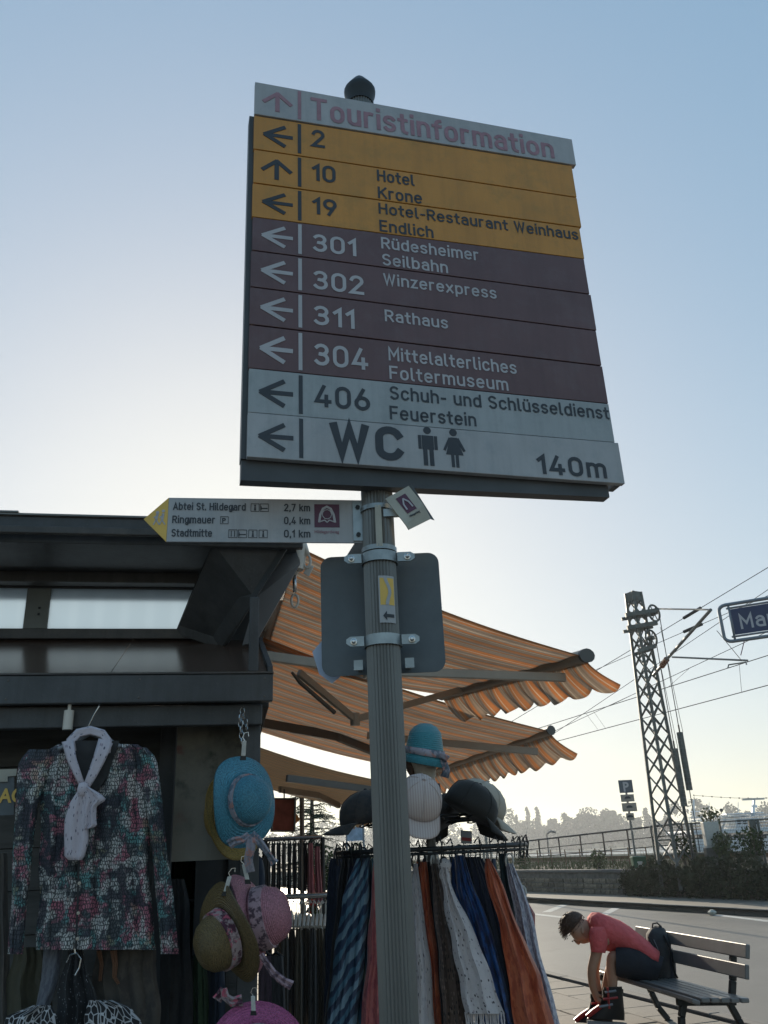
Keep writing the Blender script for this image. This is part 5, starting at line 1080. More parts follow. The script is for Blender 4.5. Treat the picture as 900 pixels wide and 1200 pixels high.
# ---- garment racks behind the hats
def D_(x, y, Y): return at(x, y, Y)
def rail_rack(label, x0, x1, y, Y, group='garment racks', legs=True):
    a, b_ = at(x0, y, Y), at(x1, y + (x1 - x0) * -.02, Y); b_.z = a.z; t = thing('garment_rack', label, 'rack', Vector((a.x, a.y, 0)), 0, group)
    MB().tube([a, b_], .013, 10).build('rail', mt['chrome'], t, smooth=40)
    for p in (a, b_):
        MB().tube([p, Vector((p.x, p.y, .03))], .014, 8).build('upright', mt['blackmetal'], t, smooth=40)
        MB().box((p.x, p.y, .02), (.05, .5, .03)).build('foot', mt['blackmetal'], t)
    return t
def atY(Y): return lambda x, y, d: at(x, y, Y + d)
random.seed(5)
RG = 'clothes hanging on the rear racks'
def hang_item(kind, label, rows, mat, Y, hook_y, hmat='blackmetal', thick=.03, folds=2, group=RG, amp=.008, **k):
    x = (rows[0][1] + rows[0][2]) / 2; t = thing(kind, label, kind.split('_')[-1], at(x, rows[-1][0], Y), 0, group)
    m1 = MB(); cloth_rows(m1, rows, 8, 12, thick, folds, amp, atY(Y), random.random() * 6, **k); m1.build('fabric', mt[mat], t, smooth=60)
    m1 = MB(); xl, xr = rows[0][1], rows[0][2]; m1.tube([at(xl, rows[0][0] + 2, Y), at(x, rows[0][0] - 4, Y), at(xr, rows[0][0] + 2, Y)], .006, 6); m1.tube([at(x, rows[0][0] - 4, Y), at(x, hook_y + 3, Y), at(x + 2, hook_y - 2, Y), at(x + 4, hook_y + 1, Y)], .003, 5); m1.build('hanger', mt[hmat], t)
    return t
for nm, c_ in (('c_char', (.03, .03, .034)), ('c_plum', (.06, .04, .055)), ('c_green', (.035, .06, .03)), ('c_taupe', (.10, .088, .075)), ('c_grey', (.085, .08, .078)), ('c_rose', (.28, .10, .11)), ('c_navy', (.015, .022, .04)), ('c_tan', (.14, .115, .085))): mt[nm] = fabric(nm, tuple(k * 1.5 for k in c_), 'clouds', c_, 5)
rail_rack('rear upper rack with black straps and belts under the red price sign', 310, 378, 984, 5.6)
ns = ['leftmost', 'second from left', 'third from left', 'fourth from left', 'fifth from left', 'sixth from left', 'seventh from left', 'eighth from left', 'ninth from left']
for i in range(9):
    x = 312 + i * 6.2; rz_ = i >= 8
    hang_item('black_belt', 'thin dark hanging belt on the rear upper rack, ' + ns[i], [(988, x, x + 4.6), (1010, x - .3, x + 4.8), (1042 + random.uniform(-4, 8), x, x + 4.4)], 'c_char' if i % 3 else 'c_grey', 5.6, 982, group='dark belts on the rear upper rack', thick=.02)
hang_item('rose_scarf', 'dull rose striped scarf, left of two at the end of the rear upper rack', [(988, 361, 367), (1020, 360, 368), (1052, 360, 369)], 'c_rose', 5.55, 984, group='rose scarves on the rear upper rack', thick=.02)
hang_item('rose_scarf', 'dull rose striped scarf, right of two at the end of the rear upper rack', [(992, 369, 375), (1020, 369, 376), (1058, 370, 378)], 'c_rose', 5.55, 988, group='rose scarves on the rear upper rack', thick=.02)
rail_rack('middle rack of clear hangers and taupe trousers right of the pink hat', 316, 385, 1052, 4.4)
m1 = None
for i in range(11):
    x = 332 + i * 4.9; t = thing('clear_hanger', 'sunlit clear hanger on the middle rack, %s of eleven from the pink hat' % ['first', 'second', 'third', 'fourth', 'fifth', 'sixth', 'seventh', 'eighth', 'ninth', 'tenth', 'last'][i], 'hanger', at(x, 1080, 4.3), 0, 'clear hangers on the middle rack')
    m1 = MB(); m1.tube([at(x - 1, 1086, 4.22), at(x + .5, 1072, 4.32), at(x + 2, 1086, 4.42)], .007, 6); m1.tube([at(x + .5, 1072, 4.32), at(x + .5, 1060, 4.32), at(x + 2, 1055, 4.32), at(x + 3.5, 1058, 4.32)], .003, 5); m1.build('frame', mt['hanger_clear'], t)
for i in range(8):
    x = 322 + i * 8.2; nm = ['leftmost', 'second', 'third', 'fourth', 'fifth', 'sixth', 'seventh', 'rightmost'][i]
    hang_item('taupe_trousers', 'long brownish grey trousers on the middle rack, %s of eight right of the pink hat' % nm, [(1088, x, x + 7), (1110, x - 1, x + 8.5), (1230, x - 3, x + 9)], ['c_tan', 'c_taupe', 'c_grey'][i % 3], 4.3 - (i % 2) * .05, 1058, 'hanger_clear', .05, 2, 'taupe trousers on the middle rack', .012)
rail_rack('left rack rail glinting between blouse and brown hat', 196, 262, 1056, 3.9)
for i, (x, mt_, lab) in enumerate([(204, 'c_char', 'charcoal top on the left rack, nearest the blouse'), (214, 'c_navy', 'navy top on the left rack beside the charcoal one'), (224, 'c_green', 'dark green top on the left rack above the brown hat'), (234, 'c_char', 'black top on the left rack behind the brown hat'), (246, 'c_plum', 'plum top on the left rack behind the hats')]):
    hang_item('knit_top', lab, [(1064, x - 2, x + 7), (1085, x - 3, x + 8), (1250, x - 5, x + 9)], mt_, 3.9, 1056, 'chrome', .05, 2)
for i, (x, mt_, lab) in enumerate([(212, 'c_plum', 'plum grey skirt low on the left behind the dark coat'), (232, 'c_green', 'dark green skirt below the brown hat'), (252, 'c_navy', 'navy skirt below the brown hat ribbon'), (310, 'c_plum', 'dark plum skirt below the pink hat ribbon'), (322, 'c_char', 'charcoal skirt left of the taupe trousers')]):
    hang_item('hanging_skirt', lab, [(1120, x - 6, x + 10), (1150, x - 7, x + 12), (1250, x - 9, x + 13)], mt_, 3.5, 1112, 'blackmetal', .06, 3)
# upper darkness: clothes in the doorway between banner and post
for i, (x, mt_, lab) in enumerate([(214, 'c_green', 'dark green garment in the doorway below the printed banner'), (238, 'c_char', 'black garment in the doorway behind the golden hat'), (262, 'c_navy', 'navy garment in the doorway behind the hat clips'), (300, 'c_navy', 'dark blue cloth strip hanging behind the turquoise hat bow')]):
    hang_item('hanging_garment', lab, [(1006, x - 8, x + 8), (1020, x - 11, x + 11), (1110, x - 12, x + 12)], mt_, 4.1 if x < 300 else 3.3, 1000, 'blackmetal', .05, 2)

# red price sign behind the blue hat
rs = thing('red_price_sign', 'faded red framed notice hanging under the beige awning', 'sign', at(340, 957, 7.0))
MB().add([at(322, 937, 7), at(345, 937, 7), at(344, 973, 7), at(319, 973, 7), at(322, 937, 7.04), at(345, 937, 7.04), at(344, 973, 7.04), at(319, 973, 7.04)], [(0, 1, 2, 3), (7, 6, 5, 4), (0, 4, 5, 1), (1, 5, 6, 2), (2, 6, 7, 3), (3, 7, 4, 0)]).build('panel', M('faded_red_print', (.26, .07, .045), .7, 0, .35, 12), rs)
m1 = MB(); m1.tube([at(321, 936, 6.98), at(346, 936, 6.98), at(345, 974, 6.98), at(318, 974, 6.98)], .012, 6, closed=True); m1.build('frame', mt['alu_dark'], rs)
MB().add([at(346, 952, 7), at(352, 960, 7), at(346, 966, 7)], [(0, 1, 2)]).build('pennant', M('orange_pennant', (.5, .18, .04)), rs, solid=.004)
m1 = MB(); m1.tube([at(333, 936, 7), at(333, 925, 7)], .006, 5); m1.build('hanging_wire', mt['blackmetal'], rs)

# ================================================================== ROUND SCARF RACK
RX = at(505, 985, 3.45); rc_ = Vector((RX.x, RX.y, 0))
rk = thing('round_rack', 'round black rack ring on a central pole carrying scarves below and caps above', 'rack', rc_)
m1 = MB(); m1.tube([rc_, rc_ + Vector((0, 0, 1.84))], .018, 12); m1.build('pole', mt['alu_dark'], rk, smooth=40)
def ring(m, r, z, th=.007, n=40, sx=1): m.tube([rc_ + Vector((r * math.cos(6.2832 * k / n), r * math.sin(6.2832 * k / n), z)) for k in range(n)], th, 6, closed=True)
m1 = MB(); ring(m1, .36, 1.60, .009); ring(m1, .36, 1.585, .005); m1.build('ring', mt['blackmetal'], rk, smooth=True)
m1 = MB()
for k in range(6): a = k * 1.047 + .3; m1.tube([rc_ + Vector((0, 0, 1.60)), rc_ + Vector((.36 * math.cos(a), .36 * math.sin(a), 1.60))], .006, 6)
m1.build('spoke', mt['blackmetal'], rk)
m1 = MB(); ring(m1, .20, 1.70, .006); ring(m1, .24, 1.712, .004)
for k in range(12):
    a = k * .5236; c = rc_ + Vector((.23 * math.cos(a), .23 * math.sin(a), 1.70)); m1.tube([c + Vector((.045 * math.cos(j * .785), .045 * math.sin(j * .785), .012 * math.sin(j))) for j in range(8)], .003, 5, closed=True)
for k in range(4): a = k * 1.57; m1.tube([rc_ + Vector((0, 0, 1.69)), rc_ + Vector((.2 * math.cos(a), .2 * math.sin(a), 1.70))], .005, 5)
m1.build('cap_basket', mt['blackmetal'], rk, smooth=True)
m1 = MB()
for k in range(4): a = k * 1.57 + .5; m1.tube([rc_ + Vector((0, 0, .08)), rc_ + Vector((.4 * math.cos(a), .4 * math.sin(a), .02))], .014, 6)
m1.build('foot', mt['blackmetal'], rk)
random.seed(11)
m1 = MB()
for k in range(32):
    a = k * 6.2832 / 32 + random.uniform(-.05, .05); c = rc_ + Vector((.36 * math.cos(a), .36 * math.sin(a), 1.60)); d = Vector((math.cos(a + .6), math.sin(a + .6), 0))
    m1 = MB(); m1.tube([c + Vector((0, 0, -.045)), c + Vector((0, 0, .008)) + d * .012, c + Vector((0, 0, .028 + random.random() * .01)) + d * .004, c + Vector((0, 0, .014)) - d * .016], .0026, 5); m1.build('hook', mt['blackmetal'], rk)

mt['notes'] = fabric('white_music_print', (.60, .55, .55), 'dots', (.06, .05, .06), 11, .21, (.42, .36, .38), .08, .15)
mt['notes2'] = fabric('pale_print', (.52, .50, .55), 'clouds', (.26, .25, .32), 14, .2, None, .06, .15)
mt['orange'] = fabric('rust_orange_satin', (.52, .13, .055), 'clouds', (.36, .07, .03), 4, rough=.5, trans=.1)
mt['coral'] = fabric('coral_satin', (.38, .10, .09), 'clouds', (.25, .05, .06), 4, rough=.55)
mt['blue'] = fabric('royal_blue_satin', (.015, .07, .22), 'clouds', (.01, .02, .08), 6, (.02, .16, .36), rough=.4)
mt['navy'] = fabric('navy_cloth', (.018, .022, .045), 'dots', (.04, .05, .08), 30, .12)
mt['leop'] = fabric('brown_leopard', (.10, .065, .05), 'dots', (.22, .15, .12), 14, .30, (.02, .014, .012))
mt['blackc'] = fabric('black_cloth', (.014, .013, .015), 'dots', (.07, .05, .05), 22, .14)
mt['tealc'] = fabric('dark_teal_cloth', (.03, .06, .07), 'clouds', (.015, .03, .04), 5)
def striped(name, stops, rep=2.2, slant=.6):
    m, nt, b = newmat(name); co = coords(nt, 'UV'); sx = nd(nt, 'ShaderNodeSeparateXYZ'); nt.links.new(co, sx.inputs[0])
    a = nd(nt, 'ShaderNodeMath', operation='MULTIPLY_ADD'); a.inputs[1].default_value = slant; nt.links.new(sx.outputs[0], a.inputs[0]); nt.links.new(sx.outputs[1], a.inputs[2])
    n = noise(nt, co, 3, 2); a2 = nd(nt, 'ShaderNodeMath', operation='MULTIPLY_ADD'); a2.inputs[1].default_value = .25; nt.links.new(n, a2.inputs[0]); nt.links.new(a.outputs[0], a2.inputs[2])
    k = nd(nt, 'ShaderNodeMath', operation='MULTIPLY'); k.inputs[1].default_value = rep; nt.links.new(a2.outputs[0], k.inputs[0]); f = nd(nt, 'ShaderNodeMath', operation='FRACT'); nt.links.new(k.outputs[0], f.inputs[0])
    c = ramp(nt, f.outputs[0], stops); nt.links.new(c, b.inputs['Base Color']); b.inputs['Roughness'].default_value = .55; return m
mt['bands'] = striped('blue_banded_silk', [(0, (.02, .03, .06)), (.22, (.03, .05, .09)), (.26, (.12, .20, .27)), (.5, (.17, .25, .30)), (.54, (.02, .04, .08)), (.74, (.03, .05, .09)), (.78, (.06, .15, .22)), (1, (.07, .13, .18))])
mt['bands2'] = striped('teal_floral_silk', [(0, (.03, .09, .13)), (.3, (.07, .16, .22)), (.45, (.30, .32, .24)), (.55, (.08, .15, .20)), (.8, (.03, .06, .10)), (1, (.05, .10, .15))], 1.6, -1.1)
SC = 'scarves hanging from the round rack'
def scarf(label, rows, mat, Y, folds=2, thick=.035, amp=.010, vs=2.4, fringe=None, us=1.0, name='scarf'):
    # the hanging length below the picture's edge is continued down to knee height
    (ya, xa, xb), (yb, xc, xd) = rows[-2], rows[-1]; k = (1262 - yb) / (yb - ya)
    if not fringe: rows = rows + [(1262, xc + (xc - xa) * k, xd + (xd - xb) * k)]
    t = thing(name, label, 'scarf', at((rows[0][1] + rows[0][2]) / 2, 1262, Y), 0, SC); m1 = MB()
    cloth_rows(m1, rows, 16, 40, thick, folds, amp, atY(Y), random.random() * 6, vs=vs, us=us); m1.build('fabric', mt[mat], t, smooth=60)
    x = (rows[0][1] + rows[0][2]) / 2; m1 = MB(); hs_ = [at(x + 4.5 * math.cos(j * .628), rows[0][0] - 3 + 9 * math.sin(j * .628), Y + .01 * math.sin(j)) for j in range(10)]; m1.tube(hs_, .0035, 5, closed=True); m1.build('hanger_ring', mt['blackmetal' if random.random() < .7 else 'hanger_clear'], t)
    return t
Y0 = 3.25
scarf('dark charcoal scarf at the far left of the round rack', [(1000, 402, 410), (1040, 396, 412), (1100, 390, 410), (1200, 380, 404)], 'blackc', Y0 + .22)
scarf('navy and pale blue banded silk scarf left of the post', [(1005, 418, 434), (1050, 402, 432), (1100, 394, 430), (1150, 388, 424), (1205, 382, 418)], 'bands', Y0 - .02, 3, .05)
scarf('black scarf with faint print left of the post, behind the banded one', [(1000, 410, 424), (1050, 405, 430), (1120, 398, 432), (1205, 390, 430)], 'navy', Y0 + .15)
scarf('teal floral silk scarf against the left side of the post', [(1006, 430, 442), (1050, 424, 444), (1120, 416, 444), (1205, 404, 440)], 'bands2', Y0 + .04, 2, .05)
scarf('coral pink scarf touching the left side of the post', [(1010, 438, 448), (1060, 434, 450), (1120, 430, 452), (1205, 422, 452)], 'coral', Y0 - .05)
scarf('grey taupe scarf between the post and the white print scarf', [(1000, 450, 478), (1060, 448, 484), (1205, 446, 486)], 'leop', Y0 + .16)
scarf('narrow white scarf with small dark print just right of the post', [(1012, 484, 490), (1060, 482, 495), (1120, 484, 504), (1205, 486, 510)], 'notes', Y0 + .02, 2, .035, .008)
scarf('plain rust orange scarf, the narrower one right of the post', [(1010, 488, 500), (1060, 492, 506), (1120, 498, 514), (1205, 500, 520)], 'orange', Y0 + .06)
scarf('black scarf with small dots between orange and leopard scarves', [(1010, 500, 508), (1060, 504, 514), (1120, 510, 524), (1205, 512, 534)], 'blackc', Y0 + .08)
scarf('brown leopard spotted scarf left of the big white one', [(1012, 505, 514), (1060, 508, 524), (1120, 514, 540), (1205, 520, 552)], 'leop', Y0 + .03, 2, .04, .010)
tw = scarf('big white scarf with music note print and fringe, knotted at the top', [(1016, 517, 523), (1026, 515, 527), (1034, 518, 528), (1060, 520, 540), (1100, 528, 560), (1150, 538, 578), (1186, 545, 590), (1188, 545, 591)], 'notes', Y0 - .10, 2, .045, .014, fringe=True)
m1 = MB()
for k in range(26): x = 545 + k * 1.8; m1.tube([at(x, 1186, Y0 - .10), at(x + random.uniform(-1, 2), 1196, Y0 - .10), at(x + 1.5 + random.uniform(-2, 3), 1207 + random.uniform(0, 5), Y0 - .10)], .0022, 4)
tag(m1.build('fringe', mt['notes'], tw), kind='stuff'); m1 = MB(); m1.lathe([(0, -.024), (.016, -.018), (.024, 0), (.018, .016), (0, .024)], at(521, 1014, Y0 - .10), 12, sx=1.0, sy=.8); m1.build('knot', mt['notes'], tw, smooth=True)
scarf('shiny royal blue scarf between the big white and the navy scarves', [(1002, 532, 544), (1040, 536, 556), (1100, 550, 580), (1150, 562, 592), (1205, 576, 604)], 'blue', Y0 - .02, 3, .05, .014)
scarf('second royal blue scarf mostly behind the big white one', [(1004, 526, 536), (1060, 530, 552), (1130, 545, 575), (1205, 565, 594)], 'blue', Y0 + .08, 2)
scarf('dark navy scarf between royal blue and large rust orange scarves', [(1004, 544, 562), (1040, 548, 576), (1100, 562, 592), (1150, 572, 602), (1205, 584, 612)], 'navy', Y0 + .02, 3, .05, .012)
scarf('large rust orange scarf spreading wide toward the bottom right', [(1006, 568, 574), (1018, 567, 580), (1040, 572, 590), (1080, 584, 606), (1120, 592, 622), (1142, 594, 634), (1205, 604, 650)], 'orange', Y0 - .06, 2, .05, .014, us=1.5)
scarf('dark teal scarf strip beside the rightmost pale scarf', [(1000, 584, 594), (1030, 586, 600), (1080, 596, 608), (1120, 604, 618), (1205, 618, 636)], 'tealc', Y0 + .06)
scarf('rightmost pale lilac printed scarf on the round rack', [(1012, 593, 601), (1040, 597, 614), (1080, 605, 625), (1120, 613, 634), (1205, 630, 658)], 'notes2', Y0 + .02, 2, .04, .010)
scarf('small red scarf tip showing at the right of the pale scarf', [(1050, 610, 614), (1066, 618, 624), (1070, 620, 627), (1200, 622, 630)], 'coral', Y0 + .2)
for i, (x, Y_, m_, lab) in enumerate([(396, 3.75, 'c_navy', 'dark scarf at the back of the round rack, far left'), (460, 3.80, 'c_char', 'black scarf at the back of the rack behind the post'), (505, 3.82, 'c_plum', 'plum scarf at the back of the rack behind the orange one'), (540, 3.8, 'c_char', 'black scarf at the back behind the royal blue scarves'), (572, 3.75, 'c_navy', 'navy scarf at the back behind the large orange scarf')]):
    scarf(lab, [(1006, x - 9, x + 9), (1060, x - 14, x + 14), (1200, x - 16, x + 16)], m_, Y_)

# ---- mannequin head with teal hat
mh = thing('mannequin_head', 'beige mannequin head and neck on top of the round rack, facing left', 'mannequin', at(497, 925, 3.4))
Yh = 3.40; sc_ = .00345
def HP(px, py, d=0.0): return at(px, py, Yh + d)
rings = []
for (y, x0, x1, dp) in ((940, 494, 516, .05), (925, 490, 512, .05), (912, 486, 510, .048), (902, 482, 511, .058), (892, 477, 514, .075), (878, 475, 516, .085), (862, 480, 515, .08), (852, 488, 508, .05)):
    cx_, hw = (x0 + x1) / 2, (x1 - x0) / 2; rings.append([HP(cx_ + hw * math.cos(k * .3927), y, dp * math.sin(k * .3927)) for k in range(16)])
MB().loft(rings).build('head', mt['mannequin'], mh, smooth=True)
rings = [[HP((492 + 516) / 2 + (dx) * math.cos(k * .3927), y, .055 * math.sin(k * .3927)) for k in range(16)] for y, dx in ((942, 12), (930, 12), (924, 12.5), (918, 11.5))]
MB().loft(rings).build('neck_ring', mt['black'], mh, smooth=True)
rings = [[HP(cx_ + hw * math.cos(k * .5236), y, .055 * math.sin(k * .5236) + .01) for k in range(12)] for y, cx_, hw in ((876, 480, 5), (892, 481, 7), (904, 482, 5), (912, 484, 2))]
MB().loft(rings).build('hair', mt['hair'], mh, smooth=True)
th_ = thing('cloche_hat', 'teal cloche hat with floral band on the mannequin head', 'hat', HP(498, 885))
rings = []
for (y, x0, x1, dp, sl) in ((896, 471, 522, .120, 7.5), (890, 474, 520, .107, 6.5), (878, 476, 519.5, .098, 5), (868, 478, 518, .092, 3), (858, 480.5, 516.5, .082, 1.5), (851.5, 486, 511, .058, .6), (848.5, 492, 505, .03, .2), (847.8, 498, 499, .004, 0)):
    cx_, hw = (x0 + x1) / 2, (x1 - x0) / 2; rings.append([HP(cx_ + hw * math.cos(k * .2244), y + sl * math.cos(k * .2244) * (.62), dp * math.sin(k * .2244)) for k in range(28)])
m1 = MB(); m1.loft(rings, caps=False); m1.build('felt', mt['s_teal'], th_, smooth=True, solid=.003)
rings = []
for (y, x0, x1, dp, sl) in ((889, 475, 520.5, .1065, 6.5), (880.5, 475, 520.5, .1025, 5.4)):
    cx_, hw = (x0 + x1) / 2, (x1 - x0) / 2; rings.append([HP(cx_ + (hw + .6) * math.cos(k * .2244), y + sl * math.cos(k * .2244) * .62 - 3.2, dp * 1.02 * math.sin(k * .2244)) for k in range(28)])
m1 = MB(); m1.loft(rings, caps=False); m1.build('ribbon', mt['flor'], th_, smooth=True, solid=.002)
m1 = MB(); ribbon(m1, [(516, 886, -.05), (520, 894, -.06), (523, 903, -.06), (521, 911, -.06)], 4, 5, lambda x, y, d: HP(x, y, d), .006); ribbon(m1, [(514, 884, -.06), (520, 886, -.07), (525, 890, -.07)], 3, 4, lambda x, y, d: HP(x, y, d), .006); m1.build('bow', mt['flor'], th_, smooth=True)

# ---- baseball caps
mt['cap_black'] = fabric('black_cap', (.016, .014, .012), None, coord='Object'); mt['cap_cream'] = fabric('cream_cap', (.40, .35, .29), None, coord='Object'); mt['cap_brown'] = fabric('dark_brown_cap', (.035, .03, .028), 'clouds', (.02, .02, .022), 40, coord='Object')
m, nt, b = newmat('pink_pinstripe'); co = coords(nt, 'Object', (1, 1, 1)); wv = nd(nt, 'ShaderNodeTexWave', bands_direction='X'); wv.inputs['Scale'].default_value = 36; nt.links.new(co, wv.inputs['Vector'])
c = ramp(nt, wv.outputs[0], [(.3, (.42, .33, .31)), (.6, (.50, .43, .40))]); nt.links.new(c, b.inputs['Base Color']); b.inputs['Roughness'].default_value = .85; mt['cap_pink'] = m
def cap(label, c, fwd, up, sc, crown, brim, back=None, panel=True):
    f = fwd.normalized(); s = up.cross(f).normalized(); u = f.cross(s); t = thing('baseball_cap', label, 'cap', c, 0, 'caps on top of the round rack')
    P_ = lambda a, b_, z: c + (f * a + s * b_ + u * z) * sc
    n = 24
    def rg(z, r, dx=0): return [P_(r * 1.10 * math.cos(6.2832 * k / n) + dx, r * .92 * math.sin(6.2832 * k / n), z) for k in range(n)]
    prof = [(0, .098, 0), (.03, .099, 0), (.06, .094, 0), (.088, .08, -.004), (.108, .055, -.006), (.118, .026, -.006), (.121, .002, -.006)]
    m1 = MB(); m1.loft([rg(*p) for p in prof]); co_ = m1.build('crown', mt[crown], t, smooth=True)
    if back:
        m1 = MB()
        def bk(u_, v_): a = R(118 + u_ * 124); z, r, dx = interp([(p[0], p[1], p[2]) for p in prof], v_ * .10)[:3]; return P_((r * 1.10 + .0025) * math.cos(a) + dx, (r * .92 + .0025) * math.sin(a), z)
        m1.surf(bk, 14, 8); m1.build('back_panel', mt[back], t, smooth=True, solid=.002)
    m1 = MB()
    for k in range(6):
        a = k * 1.0472; m1.tube([P_(p[1] * 1.10 * math.cos(a) * 1.01 + p[2], p[1] * .92 * math.sin(a) * 1.01, p[0] + .001) for p in prof[:-1]], .0012, 4)
    m1.build('seam', mt[crown], t)
    m1 = MB(); m1.lathe([(0, -.003), (.008, 0), (.005, .005), (0, .006)], P_(-.006, 0, .121), 8); m1.build('button', mt[crown], t)
    def bf(u_, v_):
        a = R(-62 + 124 * u_); x0 = .104 * math.cos(a); y0 = .092 * math.sin(a); ext = .078 * (math.cos(a * 1.15) ** .5 if math.cos(a * 1.15) > 0 else 0)
        return P_(x0 + ext * v_, y0 * (1 + .05 * v_), .006 - .020 * v_ ** 1.5 - .020 * (y0 / .09) ** 2 * v_)
    m1 = MB(); m1.surf(bf, 20, 8); m1.build('brim', mt[brim], t, smooth=True, solid=.003)
    return t
def vdir(px0, py0, px1, py1, Y=3.3, dY=0.0): return at(px1, py1, Y + dY) - at(px0, py0, Y)
cap('black baseball cap with cream back, its brim pointing lower right', at(549, 953, 3.22), vdir(545, 950, 585, 974, 3.2, .02), vdir(545, 950, 556, 926, 3.2, .01), .92, 'cap_black', 'cap_black', None)
cap('cream baseball cap showing behind the black one, brim tip to the right', at(560, 950, 3.34), vdir(545, 950, 588, 972, 3.3, .03), vdir(545, 950, 556, 926, 3.3, .0), .92, 'cap_cream', 'cap_cream', None)
cap('pale pink pinstriped baseball cap right beside the post', at(490, 945, 3.12), vdir(495, 935, 499, 962, 3.1, -.10), vdir(495, 950, 500, 925, 3.1, -.04), .88, 'cap_pink', 'cap_pink', None)
cap('dark brown flat cap left of the post with brim to the left', at(432, 964, 3.3), vdir(445, 955, 405, 962, 3.3, -.02), vdir(430, 960, 431, 930, 3.3, 0), .96, 'cap_brown', 'cap_brown', None)
cap('dark cap in shadow between the pink and black caps', at(524, 958, 3.42), vdir(510, 950, 500, 962, 3.3, .02), vdir(520, 960, 522, 930, 3.3, 0), .7, 'cap_brown', 'cap_brown', None)
# small white price card under the black cap
pcd = thing('price_card', 'tiny white price card with red stripe under the black cap', 'price card', at(545, 980, 3.5))
MB().add([at(540, 973, 3.5), at(553, 974, 3.5), at(553, 989, 3.5), at(540, 988, 3.5)], [(0, 1, 2, 3)]).build('card', mt['white_panel'], pcd, solid=.002)
MB().add([at(541, 981, 3.495), at(552, 982, 3.495), at(552, 986, 3.495), at(541, 985, 3.495)], [(0, 1, 2, 3)]).build('stripe', mt['skate_red'], pcd, solid=.001)

# ================================================================== BENCH
random.seed(3)
bd = nrm((.25, -1.29)); bp = (bd[1] * -1, bd[0]); BO = Vector((1.80, 9.25, 0))      # front left corner of the seat; bd runs to the right end, bp towards the back
if bp[0] < 0: bp = (-bp[0], -bp[1])
def BN_(s, o, z): return Vector((BO.x + bd[0] * s + bp[0] * o, BO.y + bd[1] * s + bp[1] * o, z))
BL = 1.96
bench = thing('park_bench', 'weathered grey slatted park bench with dark iron legs, the skater on its left end', 'bench', BN_(BL / 2, .25, 0), math.atan2(bd[1], bd[0]))
def slat(name, o, z, w, th, tilt, ext=0.0):
    m1 = MB(); c, s = math.cos(tilt), math.sin(tilt); pr = [(-w / 2, -th / 2), (w / 2, -th / 2), (w / 2, th / 2), (-w / 2, th / 2)]
    pts = [(o + a * c - b * s, z + a * s + b * c) for a, b in pr]
    m1.hexa([BN_(-ext, pts[0][0], pts[0][1]), BN_(BL + ext, pts[0][0], pts[0][1]), BN_(BL + ext, pts[1][0], pts[1][1]), BN_(-ext, pts[1][0], pts[1][1]), BN_(-ext, pts[3][0], pts[3][1]), BN_(BL + ext, pts[3][0], pts[3][1]), BN_(BL + ext, pts[2][0], pts[2][1]), BN_(-ext, pts[2][0], pts[2][1])])
    return m1.build(name, mt['bench'], bench, bevel=.008)
for i in range(6): slat('seat_slat', .04 + i * .082, .445 - .006 * i + (.0 if i else -.012), .068, .034, -.05 if i else -.35)
slat('back_slat', .510, .605, .105, .036, R(78)); slat('back_slat', .548, .745, .105, .036, R(76))
for s in (.24, BL - .24):
    m1 = MB()
    def ib(pts, w=.05, th=.045):
        for a, b in zip(pts[:-1], pts[1:]):
            d = Vector((b[0] - a[0], b[1] - a[1])).normalized(); n_ = Vector((-d.y, d.x)) * w / 2
            q_ = [(a[0] - n_.x, a[1] - n_.y), (b[0] - n_.x, b[1] - n_.y), (b[0] + n_.x, b[1] + n_.y), (a[0] + n_.x, a[1] + n_.y)]
            m1.prism(q_, lambda x, z, dd: BN_(s + dd, x, z), -th / 2, th / 2)
    ib([(.0, .405), (.50, .375)], .055); legs = m1; legs.build('seat_bearer', mt['iron'], bench, bevel=.008)
    m1 = MB(); ib([(.06, .40), (.02, .30), (.0, .15), (-.05, .015)]); m1.build('leg', mt['iron'], bench, bevel=.008)
    m1 = MB(); ib([(.44, .38), (.50, .25), (.55, .12), (.63, .015)]); m1.build('leg', mt['iron'], bench, bevel=.008)
    m1 = MB(); ib([(.47, .38), (.51, .52), (.57, .78)], .05); m1.build('back_support', mt['iron'], bench, bevel=.008)
    for f_ in (-.05, .63):
        m1 = MB(); m1.lathe([(0, 0), (.045, 0), (.04, .012), (.02, .02), (0, .02)], BN_(s, f_, 0), 12); m1.build('foot', mt['iron'], bench)

# ================================================================== SKATER
YS = 8.55
def S(px, py, d=0.0): return at(px, py, YS + d)
sk_name = thing('person', 'seated skater in coral red T-shirt and black shorts bending down to his inline skates', 'person', Vector((S(765, 1150).x, YS, .45)), 0)
def skin_mesh(name, chain, mat, parent, sub=2):
    """chain: list of (key, parent_key, point, radius)"""
    keys = {}; vs = []; es = []; rs = []
    for k, pk, p, r in chain:
        keys[k] = len(vs); vs.append(tuple(pmat(parent).inverted() @ p)); rs.append(r if isinstance(r, tuple) else (r, r))
        if pk is not None: es.append((keys[pk], keys[k]))
    me = bpy.data.meshes.new(name); me.from_pydata(vs, es, []); me.update(); o = bpy.data.objects.new(name, me); COL.objects.link(o); o.parent = parent
    md = o.modifiers.new('skin', 'SKIN'); md.use_smooth_shade = True
    for i, r in enumerate(rs): me.skin_vertices[0].data[i].radius = r
    for sv in me.skin_vertices[0].data: sv.use_root = False
    me.skin_vertices[0].data[0].use_root = True
    s2 = o.modifiers.new('sub', 'SUBSURF'); s2.levels = sub; s2.render_levels = sub
    me.materials.append(mat); return o
